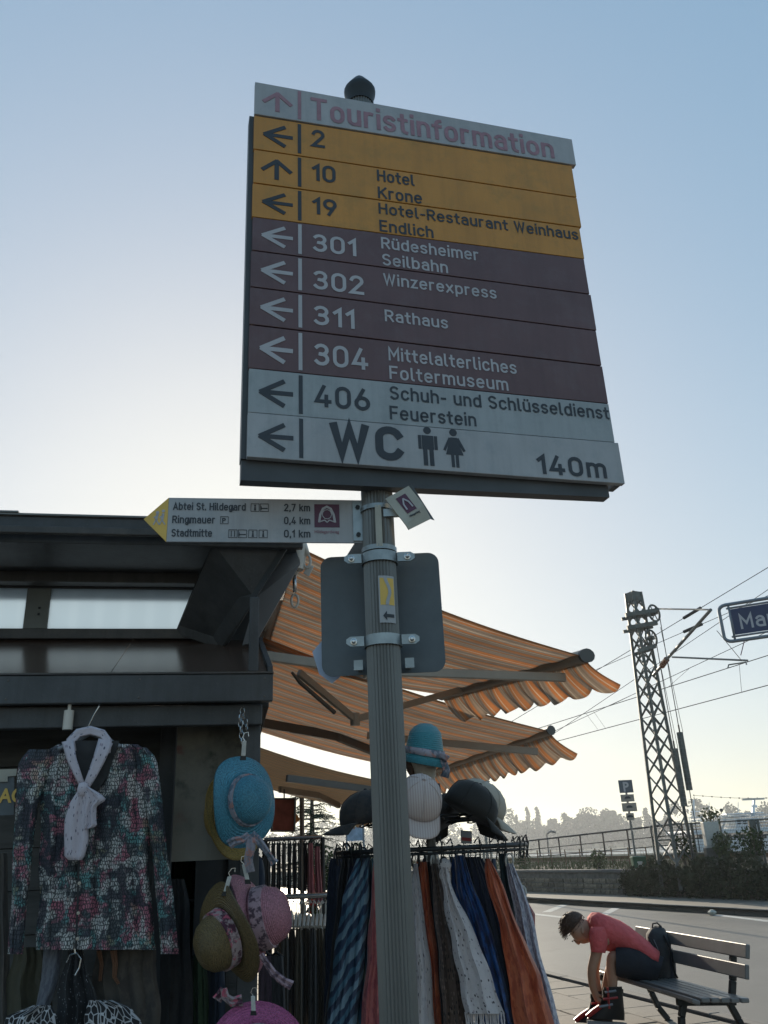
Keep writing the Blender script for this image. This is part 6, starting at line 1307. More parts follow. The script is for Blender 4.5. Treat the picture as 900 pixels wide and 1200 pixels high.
ch_ = [('pelvis', None, S(764, 1137), .12), ('waist', 'pelvis', S(748, 1115), .12), ('chest', 'waist', S(720, 1100), .135), ('neckb', 'chest', S(701, 1088), .075), ('neck', 'neckb', S(692, 1086), .056), ('skull', 'neck', S(683, 1088), .085), ('head', 'skull', S(674, 1088), .125), ('brow', 'head', S(667, 1093), .100), ('jaw', 'skull', S(684, 1098), .070), ('cheek', 'jaw', S(676, 1099), .075)]
for sd, dy in (('l', -.19), ('r', .19)):
    k = 1 if sd == 'l' else -1
    ch_ += [('sh' + sd, 'chest', S(704, 1098, dy * .95), .068), ('ua' + sd, 'sh' + sd, S(700, 1112, dy * 1.1), .052), ('el' + sd, 'ua' + sd, S(693 + (4 if sd == 'r' else 0), 1137, dy * 1.05), .040), ('fa' + sd, 'el' + sd, S(694 + (5 if sd == 'r' else 0), 1152, dy * .8), .038), ('wr' + sd, 'fa' + sd, S(697 + (6 if sd == 'r' else 0), 1168, dy * .55), .027), ('pm' + sd, 'wr' + sd, S(704 + (3 if sd == 'r' else 0), 1175, dy * .42), (.036, .022))]
    for fi, (fx, fy, fl_) in enumerate(((2, -3, .0), (5, 0, .0), (5.5, 2.5, 0), (4, 5, 0))):
        ch_ += [('f%d%s' % (fi, sd), 'pm' + sd, S(708 + fx * .5, 1175 + fy * .8, dy * .36), .011), ('g%d%s' % (fi, sd), 'f%d%s' % (fi, sd), S(710 + fx * .9, 1177 + fy, dy * .25), .0095), ('h%d%s' % (fi, sd), 'g%d%s' % (fi, sd), S(711 + fx, 1181 + fy, dy * .16), .008)]
    ch_ += [('t0' + sd, 'wr' + sd, S(701, 1166, dy * .34), .012), ('t1' + sd, 't0' + sd, S(706, 1168, dy * .22), .010)]
    ch_ += [('hp' + sd, 'pelvis', S(757, 1135, dy * .6), .095), ('th' + sd, 'hp' + sd, S(738, 1127, dy * .75), .085), ('kn' + sd, 'th' + sd, S(716 + (6 if sd == 'r' else 0), 1120, dy * .75), .062), ('cf' + sd, 'kn' + sd, S(717, 1135, dy * .7), .060), ('sn' + sd, 'cf' + sd, S(718 + (-6 if sd == 'r' else 0), 1150, dy * .65), .045), ('an' + sd, 'sn' + sd, S(718 + (-10 if sd == 'r' else 0), 1176, dy * .6), .038)]
skin_mesh('body', ch_, mt['skin'], sk_name)
hx = MB(); 
for sgn in (-1, 1): hx.lathe([(0, -.006), (.011, 0), (0, .007)], S(671, 1103, sgn * .045), 8)
hx.build('eye', mt['black'], sk_name)
def bonesurf(pts, n=18):   # pts: (px,py,halfheight_vec px, lateral m, dY)
    rings = []
    for (ax, ay, bx, by, lat, dY) in pts:    # upper edge point and lower edge point in the picture plane
        cx_, cy_ = (ax + bx) / 2, (ay + by) / 2
        rings.append([S(cx_ + (ax - bx) / 2 * math.cos(6.2832 * k / n), cy_ + (ay - by) / 2 * math.cos(6.2832 * k / n), dY + lat * math.sin(6.2832 * k / n)) for k in range(n)])
    return rings
nose = bonesurf([(681, 1101, 671, 1101, .020, 0), (680.5, 1105, 675, 1105.5, .017, 0), (679, 1107, 677, 1107, .005, 0)], 8); MB().loft(nose).build('nose', mt['skin'], sk_name, smooth=True)
for s in (-1, 1):
    m1 = MB(); m1.lathe([(0, -.01), (.022, -.006), (.026, .004), (.016, .010), (0, .006)], S(683, 1091, s * .100), 12, basis(Vector((1, 0, 0)), Vector((0, 0, 1)), Vector((0, float(s), 0))), sx=.7, sy=1.2); m1.build('ear', mt['skin'], sk_name, smooth=True)
m1 = MB(); rings = []
hc = S(672.5, 1085.5)
random.seed(9)
for j in range(9):
    for_ = j / 8; ring_ = []
    for k in range(20):
        a = 6.2832 * k / 20; th2 = for_ * 1.5; d = Vector((math.sin(th2) * math.cos(a) * .128, math.sin(th2) * math.sin(a) * .112, math.cos(th2) * .125)); d = Matrix.Rotation(R(-42), 3, 'Y') @ d
        ring_.append(hc + d * (1 + random.uniform(-.008, .012)))
    rings.append(ring_)
m1.loft(rings); hair = m1.build('hair', mt['hair'], sk_name, smooth=True)
m1 = MB()
for _ in range(700):
    a = random.uniform(0, 6.2832); th2 = math.acos(random.uniform(-.15, 1)); d = Vector((math.sin(th2) * math.cos(a) * .128, math.sin(th2) * math.sin(a) * .112, math.cos(th2) * .125)); d = Matrix.Rotation(R(-42), 3, 'Y') @ d
    p = hc + d * 1.0; t_ = d.normalized() * random.uniform(.003, .009) + Vector((-.016, random.uniform(-.008, .008), -.016)); s_ = Vector((random.uniform(-1, 1), random.uniform(-1, 1), random.uniform(-1, 1))).normalized() * .004
    m1.add([p - s_, p + s_, p + t_], [(0, 1, 2)])
m1.build('hair_tuft', mt['hair'], sk_name)
# T-shirt: torso, then sleeves
m1 = MB(); tr = [(688, 1075, 694, 1099, .075, 0), (693, 1070, 699, 1106, .16, 0), (702, 1069, 703, 1113, .215, 0), (714, 1073, 711, 1115, .225, 0), (726, 1079, 722, 1117, .215, 0), (738, 1086, 733, 1119, .205, 0), (750, 1095, 744, 1122, .205, 0), (760, 1103, 753, 1128, .21, 0), (768, 1110, 762, 1133, .215, 0), (773, 1115, 770, 1134, .205, 0)]
rg_ = bonesurf(tr, 24)
for i, rg in enumerate(rg_):
    for k, p in enumerate(rg): rg[k] = p + Vector((.004 * math.sin(k * 1.9 + i * 2.1), 0, .006 * math.sin(k * 1.3 + i * 1.7)))
m1.loft(rg_); m1.build('tshirt', mt['tee'], sk_name, smooth=True)
for s in (-1, 1):
    m1 = MB(); m1.loft(bonesurf([(692, 1086, 712, 1086, .075, s * .15), (690, 1094, 713, 1096, .082, s * .19), (691, 1104, 712, 1107, .078, s * .205), (692.5, 1115.5, 709.5, 1117, .070, s * .205)], 16)); m1.build('sleeve', mt['tee'], sk_name, smooth=60)
# shorts and dark leggings
for s in (-1, 1):
    dx = 0 if s < 0 else 5
    m1 = MB(); m1.loft(bonesurf([(778, 1122, 770, 1152, .12, s * .09), (764, 1115, 762, 1155, .125, s * .11), (750, 1110, 750, 1151, .115, s * .13), (736, 1108, 738, 1148, .105, s * .14), (726 + dx, 1109, 728 + dx, 1146, .098, s * .145), (721.5 + dx, 1110, 722 + dx, 1144, .092, s * .145)], 16)); m1.build('shorts_leg', mt['shorts'], sk_name, smooth=60)
# inline skates
for s, ox, oy in ((-1, 0, 0), (1, -14, 5)):
    t = MB().loft(bonesurf([(707 + ox, 1157 + oy, 729 + ox, 1156 + oy, .062, s * .11), (706 + ox, 1168 + oy, 730 + ox, 1167 + oy, .064, s * .11), (703 + ox, 1178 + oy, 731 + ox, 1178 + oy, .060, s * .11), (694 + ox, 1187 + oy, 732 + ox, 1188 + oy, .058, s * .11), (688 + ox, 1193 + oy, 732 + ox, 1196 + oy, .050, s * .11)], 16)).build('skate_boot', mt['blackmetal'], sk_name, smooth=60)
    m1 = MB(); m1.loft(bonesurf([(703 + ox, 1176 + oy, 706 + ox, 1183 + oy, .066, s * .11), (694 + ox, 1182 + oy, 697 + ox, 1189 + oy, .062, s * .11), (686 + ox, 1189 + oy, 690 + ox, 1194 + oy, .045, s * .11)], 12)); m1.build('toe_cap', mt['skate_red'], t, smooth=60)
    m1 = MB(); m1.loft(bonesurf([(705.5 + ox, 1160 + oy, 730.5 + ox, 1159 + oy, .066, s * .11), (705.5 + ox, 1165 + oy, 730.5 + ox, 1164 + oy, .067, s * .11)], 16)); m1.build('cuff_strap', mt['iron'], t, smooth=60)
    for (bx0, by0, bx1, by1, mm_) in ((709, 1163, 722, 1161, 'tubegrey'), (707, 1171, 724, 1169, 'skate_red'), (702, 1180, 718, 1177, 'tubegrey'), (712, 1157, 714, 1182, 'skate_red')):
        MB().tube([S(bx0 + ox, by0 + oy, s * .11 - .066), S(bx1 + ox, by1 + oy, s * .11 - .066)], .010, 6).build('buckle_strap', mt[mm_], t)
    for w_ in range(4):
        c = S(692 + ox + w_ * 12.5, 1206 + oy, s * .11); m1 = MB(); m1.lathe([(0, -.012), (.026, -.012), (.037, -.006), (.037, .006), (.026, .012), (0, .012)], c, 16, basis(Vector((1, 0, 0)), Vector((0, 0, 1)), Vector((0, -1, 0)))); m1.build('wheel', mt['iron'], t, smooth=40)
    m1 = MB(); a_, b_2 = S(688 + ox, 1197 + oy, s * .11), S(734 + ox, 1200 + oy, s * .11); m1.hexa([a_ + Vector((0, -.018, -.03)), b_2 + Vector((0, -.018, -.03)), b_2 + Vector((0, .018, -.03)), a_ + Vector((0, .018, -.03)), a_ + Vector((0, -.018, .01)), b_2 + Vector((0, -.018, .01)), b_2 + Vector((0, .018, .01)), a_ + Vector((0, .018, .01))]); m1.build('wheel_frame', mt['tubegrey'], t)
# backpack on the bench
bpk = thing('backpack', 'black backpack standing upright on the bench behind the skater', 'backpack', S(774, 1148, -.05))
def pack(rows_, dY): 
    rings = []
    for (y, x0, x1, lat) in rows_:
        cx_, hw = (x0 + x1) / 2, (x1 - x0) / 2; rings.append([S(cx_ + hw * (abs(math.cos(k * .349)) ** .7) * (1 if math.cos(k * .349) > 0 else -1), y + 1.2 * math.sin(k * 2.3 + y), dY + lat * math.sin(k * .349)) for k in range(18)])
    return rings
MB().loft(pack([(1147, 764, 789, .15), (1135, 763, 789, .17), (1120, 762, 788, .17), (1105, 758, 786, .16), (1095, 757, 783, .14), (1089, 761, 779, .09), (1086, 767, 774, .03)], .12)).build('pack_body', mt['black'], bpk, smooth=60)
MB().loft(pack([(1146, 782, 793, .10), (1130, 783, 792, .11), (1116, 784, 790, .10), (1112, 785, 788, .05)], .10)).build('front_pocket', mt['shorts'], bpk, smooth=60)
m1 = MB(); m1.tube([S(764, 1090, .1), S(765, 1082.5, .1), S(770, 1081.5, .1), S(775, 1086, .1)], .008, 6); m1.build('handle', mt['black'], bpk)
m1 = MB(); m1.tube([S(760, 1098, -.02), S(766, 1110, -.06), S(764, 1130, -.06)], .011, 6); m1.tube([S(778, 1096, -.02), S(786, 1115, -.05), S(791, 1140, .0), S(794, 1146, .02)], .009, 6); m1.build('strap', mt['blackmetal'], bpk)
m1 = MB(); m1.tube([S(766, 1101, -.06), S(771, 1112, -.07), S(773, 1128, -.07)], .003, 5); m1.build('zip', mt['tubegrey'], bpk)

# ================================================================== RAILWAY MAST
mb_ = azp(16.93, 28.0, .8); mast = thing('lattice_mast', 'tall dark steel lattice mast of the railway overhead line behind the wall', 'mast', mb_, R(-17 + 45))
ZT = 9.2
def mcorner(k, z):
    h = lerp(.50, .24, (z - .8) / (ZT - .8)) ; a = R(-16.93) + k * math.pi / 2; return Vector((mb_.x + h * math.cos(a), mb_.y + h * math.sin(a), z))
for k in range(4):
    m1 = MB(); r_ = .062
    m1.loft([[mcorner(k, z) + Vector((math.cos(j * 1.5708 + .7), math.sin(j * 1.5708 + .7), 0)) * r_ for j in range(4)] for z in (.2, ZT)]); m1.build('corner_post', mt['mast'], mast)
zz = [.9]
while zz[-1] < ZT - .3: zz.append(zz[-1] + lerp(.66, .42, (zz[-1] - .8) / 9))
for k in range(4):
    for i in range(len(zz) - 1):
        m1 = MB()
        for (a, b_) in ((mcorner(k, zz[i]), mcorner((k + 1) % 4, zz[i + 1])), (mcorner((k + 1) % 4, zz[i]), mcorner(k, zz[i + 1]))):
            m1.tube([a, b_], .027, 4, caps=False)
        m1.build('lattice_brace', mt['mast'], mast)
m1 = MB(); m1.loft([[mcorner(k, z) * 1.0 + (mcorner(k, z) - Vector((mb_.x, mb_.y, z))) * .12 for k in range(4)] for z in (ZT - .32, ZT)]); m1.build('head_plate', mt['mast'], mast)
YM = mb_.y
Q = lambda x, y, d=0.0: at(x, y, YM + d)
for (x0, x1, y) in ((733, 772, 718), (735, 770, 733), (748, 768, 760)):
    m1 = MB(); a, b_ = Q(x0, y + 3, -.35), Q(x1, y - 3, -.35); d = (b_ - a).normalized(); m1.box((a + b_) / 2, ((b_ - a).length, .12, .13), rotz(0) @ Matrix.Rotation(-math.asin(d.z), 3, 'Y')); m1.build('cross_arm', mt['mast'], mast); m1 = MB(); m1.box((a + b_) / 2 + Vector((0, .5, 0)), ((b_ - a).length, .08, .10), Matrix.Rotation(-math.asin(d.z), 3, 'Y')); m1.build('cross_arm', mt['mast'], mast)
for (x, y, r_) in ((766.5, 718.5, .27), (763, 748, .27)):
    c = Q(x, y, -.25); m1 = MB(); ax = R(35)
    P3 = lambda a, rr: c + Vector((math.cos(a) * rr * math.cos(ax), math.cos(a) * rr * math.sin(ax), math.sin(a) * rr))
    m1.tube([P3(k * .314, r_) for k in range(20)], .035, 6, closed=True)
    for k in range(3): m1.tube([P3(k * 1.047, r_), P3(k * 1.047 + math.pi, r_)], .018, 5)
    m1.tube([c - Vector((math.sin(ax), -math.cos(ax), 0)) * .1, c + Vector((math.sin(ax), -math.cos(ax), 0)) * .1], .07, 8); m1.build('tension_wheel', mt['mast'], mast)
# cantilever
cn = thing('cantilever', 'slim tubular bracket with brown insulator reaching right from the mast to the contact wire', 'bracket', Q(765, 792, -.4))
TL_ = Q(833, 714.5, -4.4); m1 = MB(); m1.tube([Q(766, 791, -.5), Q(777, 778, -1.1)], .05, 8); m1.tube([Q(781, 773, -1.3), TL_], .045, 8); m1.build('stay_tube', mt['gal'], cn, smooth=40)
m1 = MB()
for k in range(5): c = lerp(Q(776, 780, -1.05), Q(781, 773, -1.3), k / 4); m1.lathe([(0, -.03), (.09, -.02), (.09, .02), (0, .03)], c, 10, axis_rot(TL_ - Q(766, 791, -.5), Vector((0, 1, .2))))
m1.build('insulator', mt['ceramic'], cn)
m1 = MB(); m1.tube([Q(773, 713.5, -.6), TL_], .028, 6); m1.build('top_tube', mt['gal'], cn)
m1 = MB(); m1.tube([Q(788, 770, -1.7), Q(876, 774, -4.6)], .030, 6); m1.tube([Q(853, 783, -4.0), Q(854, 779, -4.0), Q(874, 776, -4.6), Q(875, 779, -4.6)], .02, 5); m1.build('steady_arm', mt['gal'], cn)
m1 = MB(); m1.tube([Q(840, 739, -4), Q(869, 774, -4.5)], .010, 4); m1.build('support_wire', mt['wire'], cn)
# balance weights
for i, (x0, y0, x1, y1) in enumerate(((791, 877, 801.5, 945), (796, 858, 808.5, 926))):
    lab = ['left and lower', 'right and higher'][i]; t = thing('balance_weight', 'long dark stack of balance weights, the %s of the two beside the mast' % lab, 'weight', Q(x1, y1, -.6), 0, 'balance weights of the mast')
    a, b_ = Q(x0, y0, -.6), Q(x1, y1, -.6); b_ = Vector((a.x * 1.0, a.y, b_.z)) if False else Vector((lerp(a.x, b_.x, .5), a.y, b_.z)); a = Vector((b_.x, a.y, a.z)); n = 14
    for k in range(n):
        z0, z1 = lerp(b_.z, a.z, k / n), lerp(b_.z, a.z, (k + .94) / n); m1 = MB(); m1.tube([Vector((a.x, a.y, z0)), Vector((a.x, a.y, z1))], .095, 12); m1.build('weight_disc', mt['mast'], t)
    MB().tube([b_, a + Vector((0, 0, .22))], .025, 6).build('rod', mt['wire'], t)
    m1 = MB(); m1.tube([a + Vector((0, 0, .2)), Q([763, 767][i] + 6, [752, 722][i], -.4)], .014, 5); m1.tube([a + Vector((.1, 0, -.0)), Q([770, 774][i], [760, 735][i], -.2)], .008, 4); m1.build('rope', mt['wire'], t)
    MB().tube([b_ - Vector((0, 0, 1.7)), b_], .014, 5).build('guide_wire', mt['wire'], t)
# overhead wires, run along the railway
def wire(label, q0, q1, r_=.011, Yr=24.2, o2=0.0):
    """through two picture points; near one at Yr, the far end follows the direction of the line"""
    a = at(q1[0], q1[1], Yr); d = ray(*q0); # find Y on ray q0 so that horizontal direction equals -WLd
    t_ = (a.x * WLd[1] - a.y * WLd[0]) / (d.x * WLd[1] - d.y * WLd[0]); b_ = CAM + d * t_
    dd = (b_ - a); a2 = a - dd * .25; b2 = b_ + dd * 1.6
    t = thing('overhead_wire', label, 'wire', a, 0, 'overhead wires of the railway'); MB().tube([a2, a, b_, b2], r_, 5).build('wire', mt['wire'], t); return a, b_, t
w1 = wire('topmost overhead wire passing behind the head of the mast, with a long insulator', (692, 790), (900, 665), .012)
w2 = wire('overhead wire ending at the upper end of the slanting mast bracket', (720, 812), (900, 691), .010)
w3 = wire('overhead wire crossing just above the street name sign', (770, 754), (900, 698), .010)
w4 = wire('overhead wire dropping behind the left end of the street name sign', (690, 838), (900, 740), .010)
w5 = wire('thin overhead wire through the middle of the mast', (642, 850), (900, 768), .013)
w6 = wire('lowest overhead wire above the far trees', (659, 867), (900, 803), .013)
for wv, (x, y, x2, y2), lab in ((w1, (813, 705, 826, 699), 'slim dark insulator on the topmost wire, right of the mast'), (w3, (805, 738, 817, 732), 'slim dark insulator on the wire just left of the slanting bracket')):
    a, b_, t = wv; ty = (813 - 692) / 208 if wv is w1 else .35
    c = lerp(b_, a, (x - 692) / 208 if wv is w1 else (x - 770) / 130); d = (a - b_).normalized()
    t2 = thing('wire_insulator', lab, 'insulator', c, 0, 'insulators on the overhead wires'); MB().tube([c, c + d * .8], .055, 8).build('rod', mt['wire'], t2)
m1 = MB()
for (wa, wb, u) in ((w5, w6, .22), (w5, w6, .26), (w4, w5, .35), (w4, w5, .62), (w5, w6, .9)): m1.tube([lerp(wa[1], wa[0], u), lerp(wb[1], wb[0], u)], .006, 4)
tag(m1.build('dropper_wires', mt['wire']), 'thin vertical dropper wires between the lower overhead wires', 'wire')

# ================================================================== STREET FURNITURE BEYOND THE ROAD
pb_ = Vector((at(750, 1040, 29.2).x, 29.2, 0)); ps = thing('parking_sign', 'parking sign with three small extra plates on a slim post beyond the road', 'sign', pb_)
def PSP(px, py): return at(px, py, 29.2)
ptop = PSP(735, 914).z; MB().tube([pb_, Vector((pb_.x, pb_.y, ptop))], .035, 8).build('post', mt['gal'], ps, smooth=40)
def pplate(name, y0, y1, hw, mat, cxp=0.0):
    za, zb2 = PSP(737, y1).z, PSP(737, y0).z; c = Vector((pb_.x + cxp, pb_.y - .05, (za + zb2) / 2)); return MB().box(c, (hw * 2, .012, zb2 - za)).build(name, mt[mat], ps, bevel=.003), c
mt['psign'] = M('hazy_blue_plate', (.10, .115, .14), .5, 0, .1)
mt['psup'] = M('supplementary_plate', (.34, .30, .26), .6, 0, .12, 9, dirt=(.2, .17, .14))
pp, c = pplate('parking_plate', 914, 929, .23, 'psign'); text('P', mt['ink_white'], pp, lambda a, b, d: Vector((c.x + a, c.y - .007 - d, c.z + b)), -.09, -.15, .30, .19, .03)
for (y0, y1, hw, cx__) in ((931, 939.5, .22, 0), (941, 951, .24, .02), (953, 961.5, .13, 0)):
    p2, c2 = pplate('supplementary_plate', y0, y1, hw, 'psup', cx__)
    m1 = MB(); f5 = lambda a, b, d: Vector((c2.x + a, c2.y - .007 - d, c2.z + b))
    m1.prism([(-.10, -.02), (.10, -.02), (.10, .02), (.04, .055), (-.04, .055), (-.09, .02)], f5, 0, .002); m1.build('symbol', mt['ink'], p2)
gb = Vector((pb_.x + .02, pb_.y - .18, 0)); bin_ = thing('litter_bin', 'small green litter bin fixed to the parking sign post', 'bin', Vector((gb.x, gb.y, .62)))
m1 = MB(); zA, zB = PSP(750, 1024).z, PSP(750, 1003).z; ring_ = lambda z, rr: [Vector((gb.x + rr * max(-.85, min(.85, 1.15 * math.cos(k * .3927))), gb.y + rr * .8 * max(-.85, min(.85, 1.15 * math.sin(k * .3927))), z)) for k in range(16)]
m1.loft([ring_(zA, .20), ring_(zB - .06, .25)]); m1.build('bucket', mt['green_bin'], bin_, smooth=30)
m1 = MB(); m1.loft([ring_(zB - .06, .27), ring_(zB - .02, .27), ring_(zB, .22)]); m1.build('lid', mt['green_bin'], bin_, smooth=30)
m1 = MB(); m1.box((gb.x, gb.y - .17, (zA + zB) / 2 + .02), (.16, .005, .18)); m1.build('sticker', mt['cabinet'], bin_)
# cabinet
cb = thing('utility_cabinet', 'pale grey upright utility cabinet standing in the bushes by the mast', 'cabinet', at(836, 994, 26.0))
cz0, cz1 = at(834, 994, 26).z, at(834, 963, 26).z; cc = at(833.5, 978, 26); MB().box((cc.x, cc.y, (cz0 + cz1) / 2), (.44, .26, cz1 - cz0)).build('body', mt['cabinet'], cb, bevel=.012)
MB().box((cc.x - .0, cc.y - .135, (cz0 + cz1) / 2), (.38, .012, (cz1 - cz0) * .9)).build('door', mt['cabinet'], cb, bevel=.004)
MB().box((cc.x + .13, cc.y - .15, (cz0 + cz1) / 2 + .05), (.03, .03, .08)).build('handle', mt['blackmetal'], cb); MB().box((cc.x, cc.y, cz0 - .3), (.5, .3, .62)).build('plinth', mt['mortar'], cb)
# railing along the quay: posts and two bars
ra, rb = at(575, 990.5, 43), at(772, 968, 33); rdir = rb - ra
railing = thing('railing', 'long dark steel railing between the railway and the river', 'railing', Vector((ra.x, ra.y, .86)))
r0, r1 = ra - rdir * .8, rb + rdir * .1
MB().tube([r0, r1], .035, 6).build('top_bar', mt['blackmetal'], railing)
for dz in (-.36, -.68): MB().tube([r0 + Vector((0, 0, dz)), r1 + Vector((0, 0, dz))], .018, 5).build('lower_bar', mt['blackmetal'], railing)
for k in range(16):
    p = lerp(r0, r1, k / 15); MB().tube([Vector((p.x, p.y, .82)), p], .035, 6).build('post', mt['blackmetal'], railing)
# nearer low fence along the track
f_a, f_b = at(600, 1001, 36), at(757, 997, 29.5)
lf = thing('track_fence', 'thin low wire fence in front of the railway line', 'fence', Vector((f_a.x, f_a.y, .72)))
for k in range(10): p = lerp(f_a, f_b, k / 9); MB().tube([Vector((p.x, p.y, .66)), p + Vector((0, 0, .12))], .022, 5).build('post', mt['rust'], lf)
for dz in (.0, -.28): MB().tube([f_a + Vector((0, 0, dz)), f_b + Vector((0, 0, dz))], .010, 4).build('wire', mt['rust'], lf)
# mesh fence right
mf = thing('mesh_fence', 'rusty wire mesh fence with dark posts at the right, overgrown with bushes', 'fence', at(830, 1000, 26.4))
fa, fb = at(762, 968, 27.6), at(930, 958, 25.6)
for u, wd_ in ((0, .03), (.30, .04), (.46, .05), (.50, .03), (.72, .11), (.76, .04), (.92, .03)):
    p = lerp(fa, fb, u); MB().tube([Vector((p.x, p.y, .5)), p], wd_, 6).build('post', mt['mast'], mf)
for dz in (0, -.42, -.85): MB().tube([fa + Vector((0, 0, dz)), fb + Vector((0, 0, dz))], .022, 5).build('rail', mt['mast'], mf)
m1 = MB(); L_ = (fb - fa); nW = 90
for k in range(nW): p = lerp(fa, fb, k / nW); m1.tube([p, p - Vector((0, 0, 1.2))], .004, 3, caps=False)
for k in range(14): m1.tube([fa - Vector((0, 0, k * .085)), fb - Vector((0, 0, k * .085))], .004, 3, caps=False)
tag(m1.build('mesh_panel', mt['rust'], mf), kind='stuff')
# slim pole on the quay seen under the caps and a small lamp
fp_ = at(571, 1000, 34); MBp = MB(); MBp.tube([Vector((fp_.x, fp_.y, -.1)), Vector((fp_.x, fp_.y, at(571, 880, 34).z + 1.2))], [.06, .045], 8)
fpo = thing('slim_pole', 'slim plain grey pole rising behind the black cap to the second awning', 'pole', Vector((fp_.x, fp_.y, 0))); MBp.build('shaft', mt['gal'], fpo, smooth=40)
MB().lathe([(0, 0), (.16, 0), (.16, .03), (.07, .05), (0, .05)], Vector((fp_.x, fp_.y, 0)), 12).build('base_plate', mt['gal'], fpo)
lp = at(643, 1000, 44); lm = thing('lamp_post', 'small distant lamp post with curved head on the quay', 'street lamp', Vector((lp.x, lp.y, .86)))
zt2 = at(643, 977, 44).z; MB().tube([Vector((lp.x, lp.y, .8)), Vector((lp.x, lp.y, zt2))], .04, 6).build('post', mt['gal'], lm)
MB().tube([Vector((lp.x, lp.y, zt2)), Vector((lp.x + .2, lp.y, zt2 + .1)), Vector((lp.x + .45, lp.y, zt2 + .05))], .05, 6).build('lamp_head', mt['gal'], lm)
tag(MB().loft([[gz(835, 1072, -.11) + Vector((r_ * math.cos(k * .785), r_ * math.sin(k * .785), z)) for k in range(8)] for z, r_ in ((0, .08), (.06, .11), (.11, .04))]).build('litter', mt['paper']), 'crumpled pale bit of litter lying by the far kerb', 'litter')

# ================================================================== RIVER BOAT
YB = 62.0
bo = thing('river_boat', 'white passenger boat with wheelhouse and radar mast moored behind the fence', 'boat', Vector((at(880, 990, YB).x, YB, -2.5)))
def BP(px, py, d=0.0): return at(px, py, YB + d)
def bbox(name, mat, x0, x1, y0, y1, d0, d1, par=None, **k):
    a = BP(x0, y1), BP(x1, y0); z0, z1 = a[0].z, a[1].z; xa, xb = BP(x0, (y0 + y1) / 2).x, BP(x1, (y0 + y1) / 2).x
    return MB().box(((xa + xb) / 2, YB + (d0 + d1) / 2, (z0 + z1) / 2), (xb - xa, d1 - d0, abs(z1 - z0))).build(name, mt[mat], par or bo, bevel=.03)
bbox('roof', 'boat', 823, 894, 956, 959, -1.5, 3); bbox('roof', 'boat', 848, 892, 952, 955, -.5, 2)
wh = bbox('wheelhouse', 'boat', 856, 884, 959, 972, -1, 2.5)
for x in (857.5, 864, 871, 878): bbox('window', 'boat_glass', x, x + 5, 961, 966.5, -1.06, -1.0, wh)
for x in (827, 846): 
    a, b_ = BP(x, 972), BP(x + 4, 959); MB().tube([a, b_], .08, 6).build('roof_support', mt['boat'], bo)
bbox('upper_deck', 'boat', 800, 960, 971.5, 974, -2, 4)
d_ = bbox('deck_house', 'boat', 806, 960, 976, 990, -1.5, 3.5)
for x in range(810, 912, 8): bbox('window', 'boat_glass', x, x + 5.5, 978, 983, -1.56, -1.5, d_)
hullz = -2.5; x0, x1 = BP(795, 990).x, BP(985, 990).x
MB().hexa([Vector((x0 + 1.5, YB - 1.2, hullz)), Vector((x1, YB - 1.2, hullz)), Vector((x1, YB + 3, hullz)), Vector((x0 + 1.5, YB + 3, hullz)), Vector((x0, YB - 2, BP(800, 991).z)), Vector((x1, YB - 2, BP(800, 991).z)), Vector((x1, YB + 3.8, BP(800, 991).z)), Vector((x0, YB + 3.8, BP(800, 991).z))]).build('hull', mt['boat'], bo, bevel=.05)
m1 = MB()
for i in range(30):
    x = lerp(x0, x1, i / 29); zr_ = BP(830, 974).z; m1.tube([Vector((x, YB - 2, zr_)), Vector((x, YB - 2, zr_ + .9))], .02, 4, caps=False)
for k in range(4): zr_ = BP(830, 974).z + .22 * (k + 1); m1.tube([Vector((x0, YB - 2, zr_)), Vector((x1, YB - 2, zr_))], .02, 4, caps=False)
m1.build('deck_railing', mt['boat'], bo)
m1 = MB(); m1.tube([BP(882.5, 956), BP(884, 936)], [.13, .07], 6); m1.tube([BP(881, 945), BP(887, 945)], .09, 5); m1.build('radar_mast', mt['boat'], bo)
m1 = MB(); p = BP(882.5, 936.5); m1.box(p, (1.55, .15, .12)); m1.build('radar_bar', mt['cabinet'], bo)
m1 = MB(); m1.tube([BP(845, 956), BP(845.3, 950)], .03, 5); m1.lathe([(0, -.13), (.10, -.08), (.13, 0), (.10, .08), (0, .13)], BP(845.3, 949.5), 10); m1.build('mast_ball', mt['blackmetal'], bo)
for x in (831, 865, 812): m1 = MB(); m1.tube([BP(x, 957), BP(x, 940)], .022, 4); m1.build('antenna', mt['boat'], bo)
m1 = MB(); m1.tube([BP(814, 962), BP(813, 937)], .06, 5); m1.tube([BP(809, 951), BP(821, 951)], .03, 4); m1.build('flag_mast', mt['boat'], bo)
m1 = MB(); pa, pb2 = BP(813, 932), BP(960, 930); pts = [lerp(pa, pb2, k / 14) - Vector((0, 0, .25 * math.sin(math.pi * k / 14))) for k in range(15)]; m1.tube(pts, .012, 4)
for p in pts: m1.box(p, (.06, .06, .09))
m1.build('light_chain', mt['blackmetal'], bo)

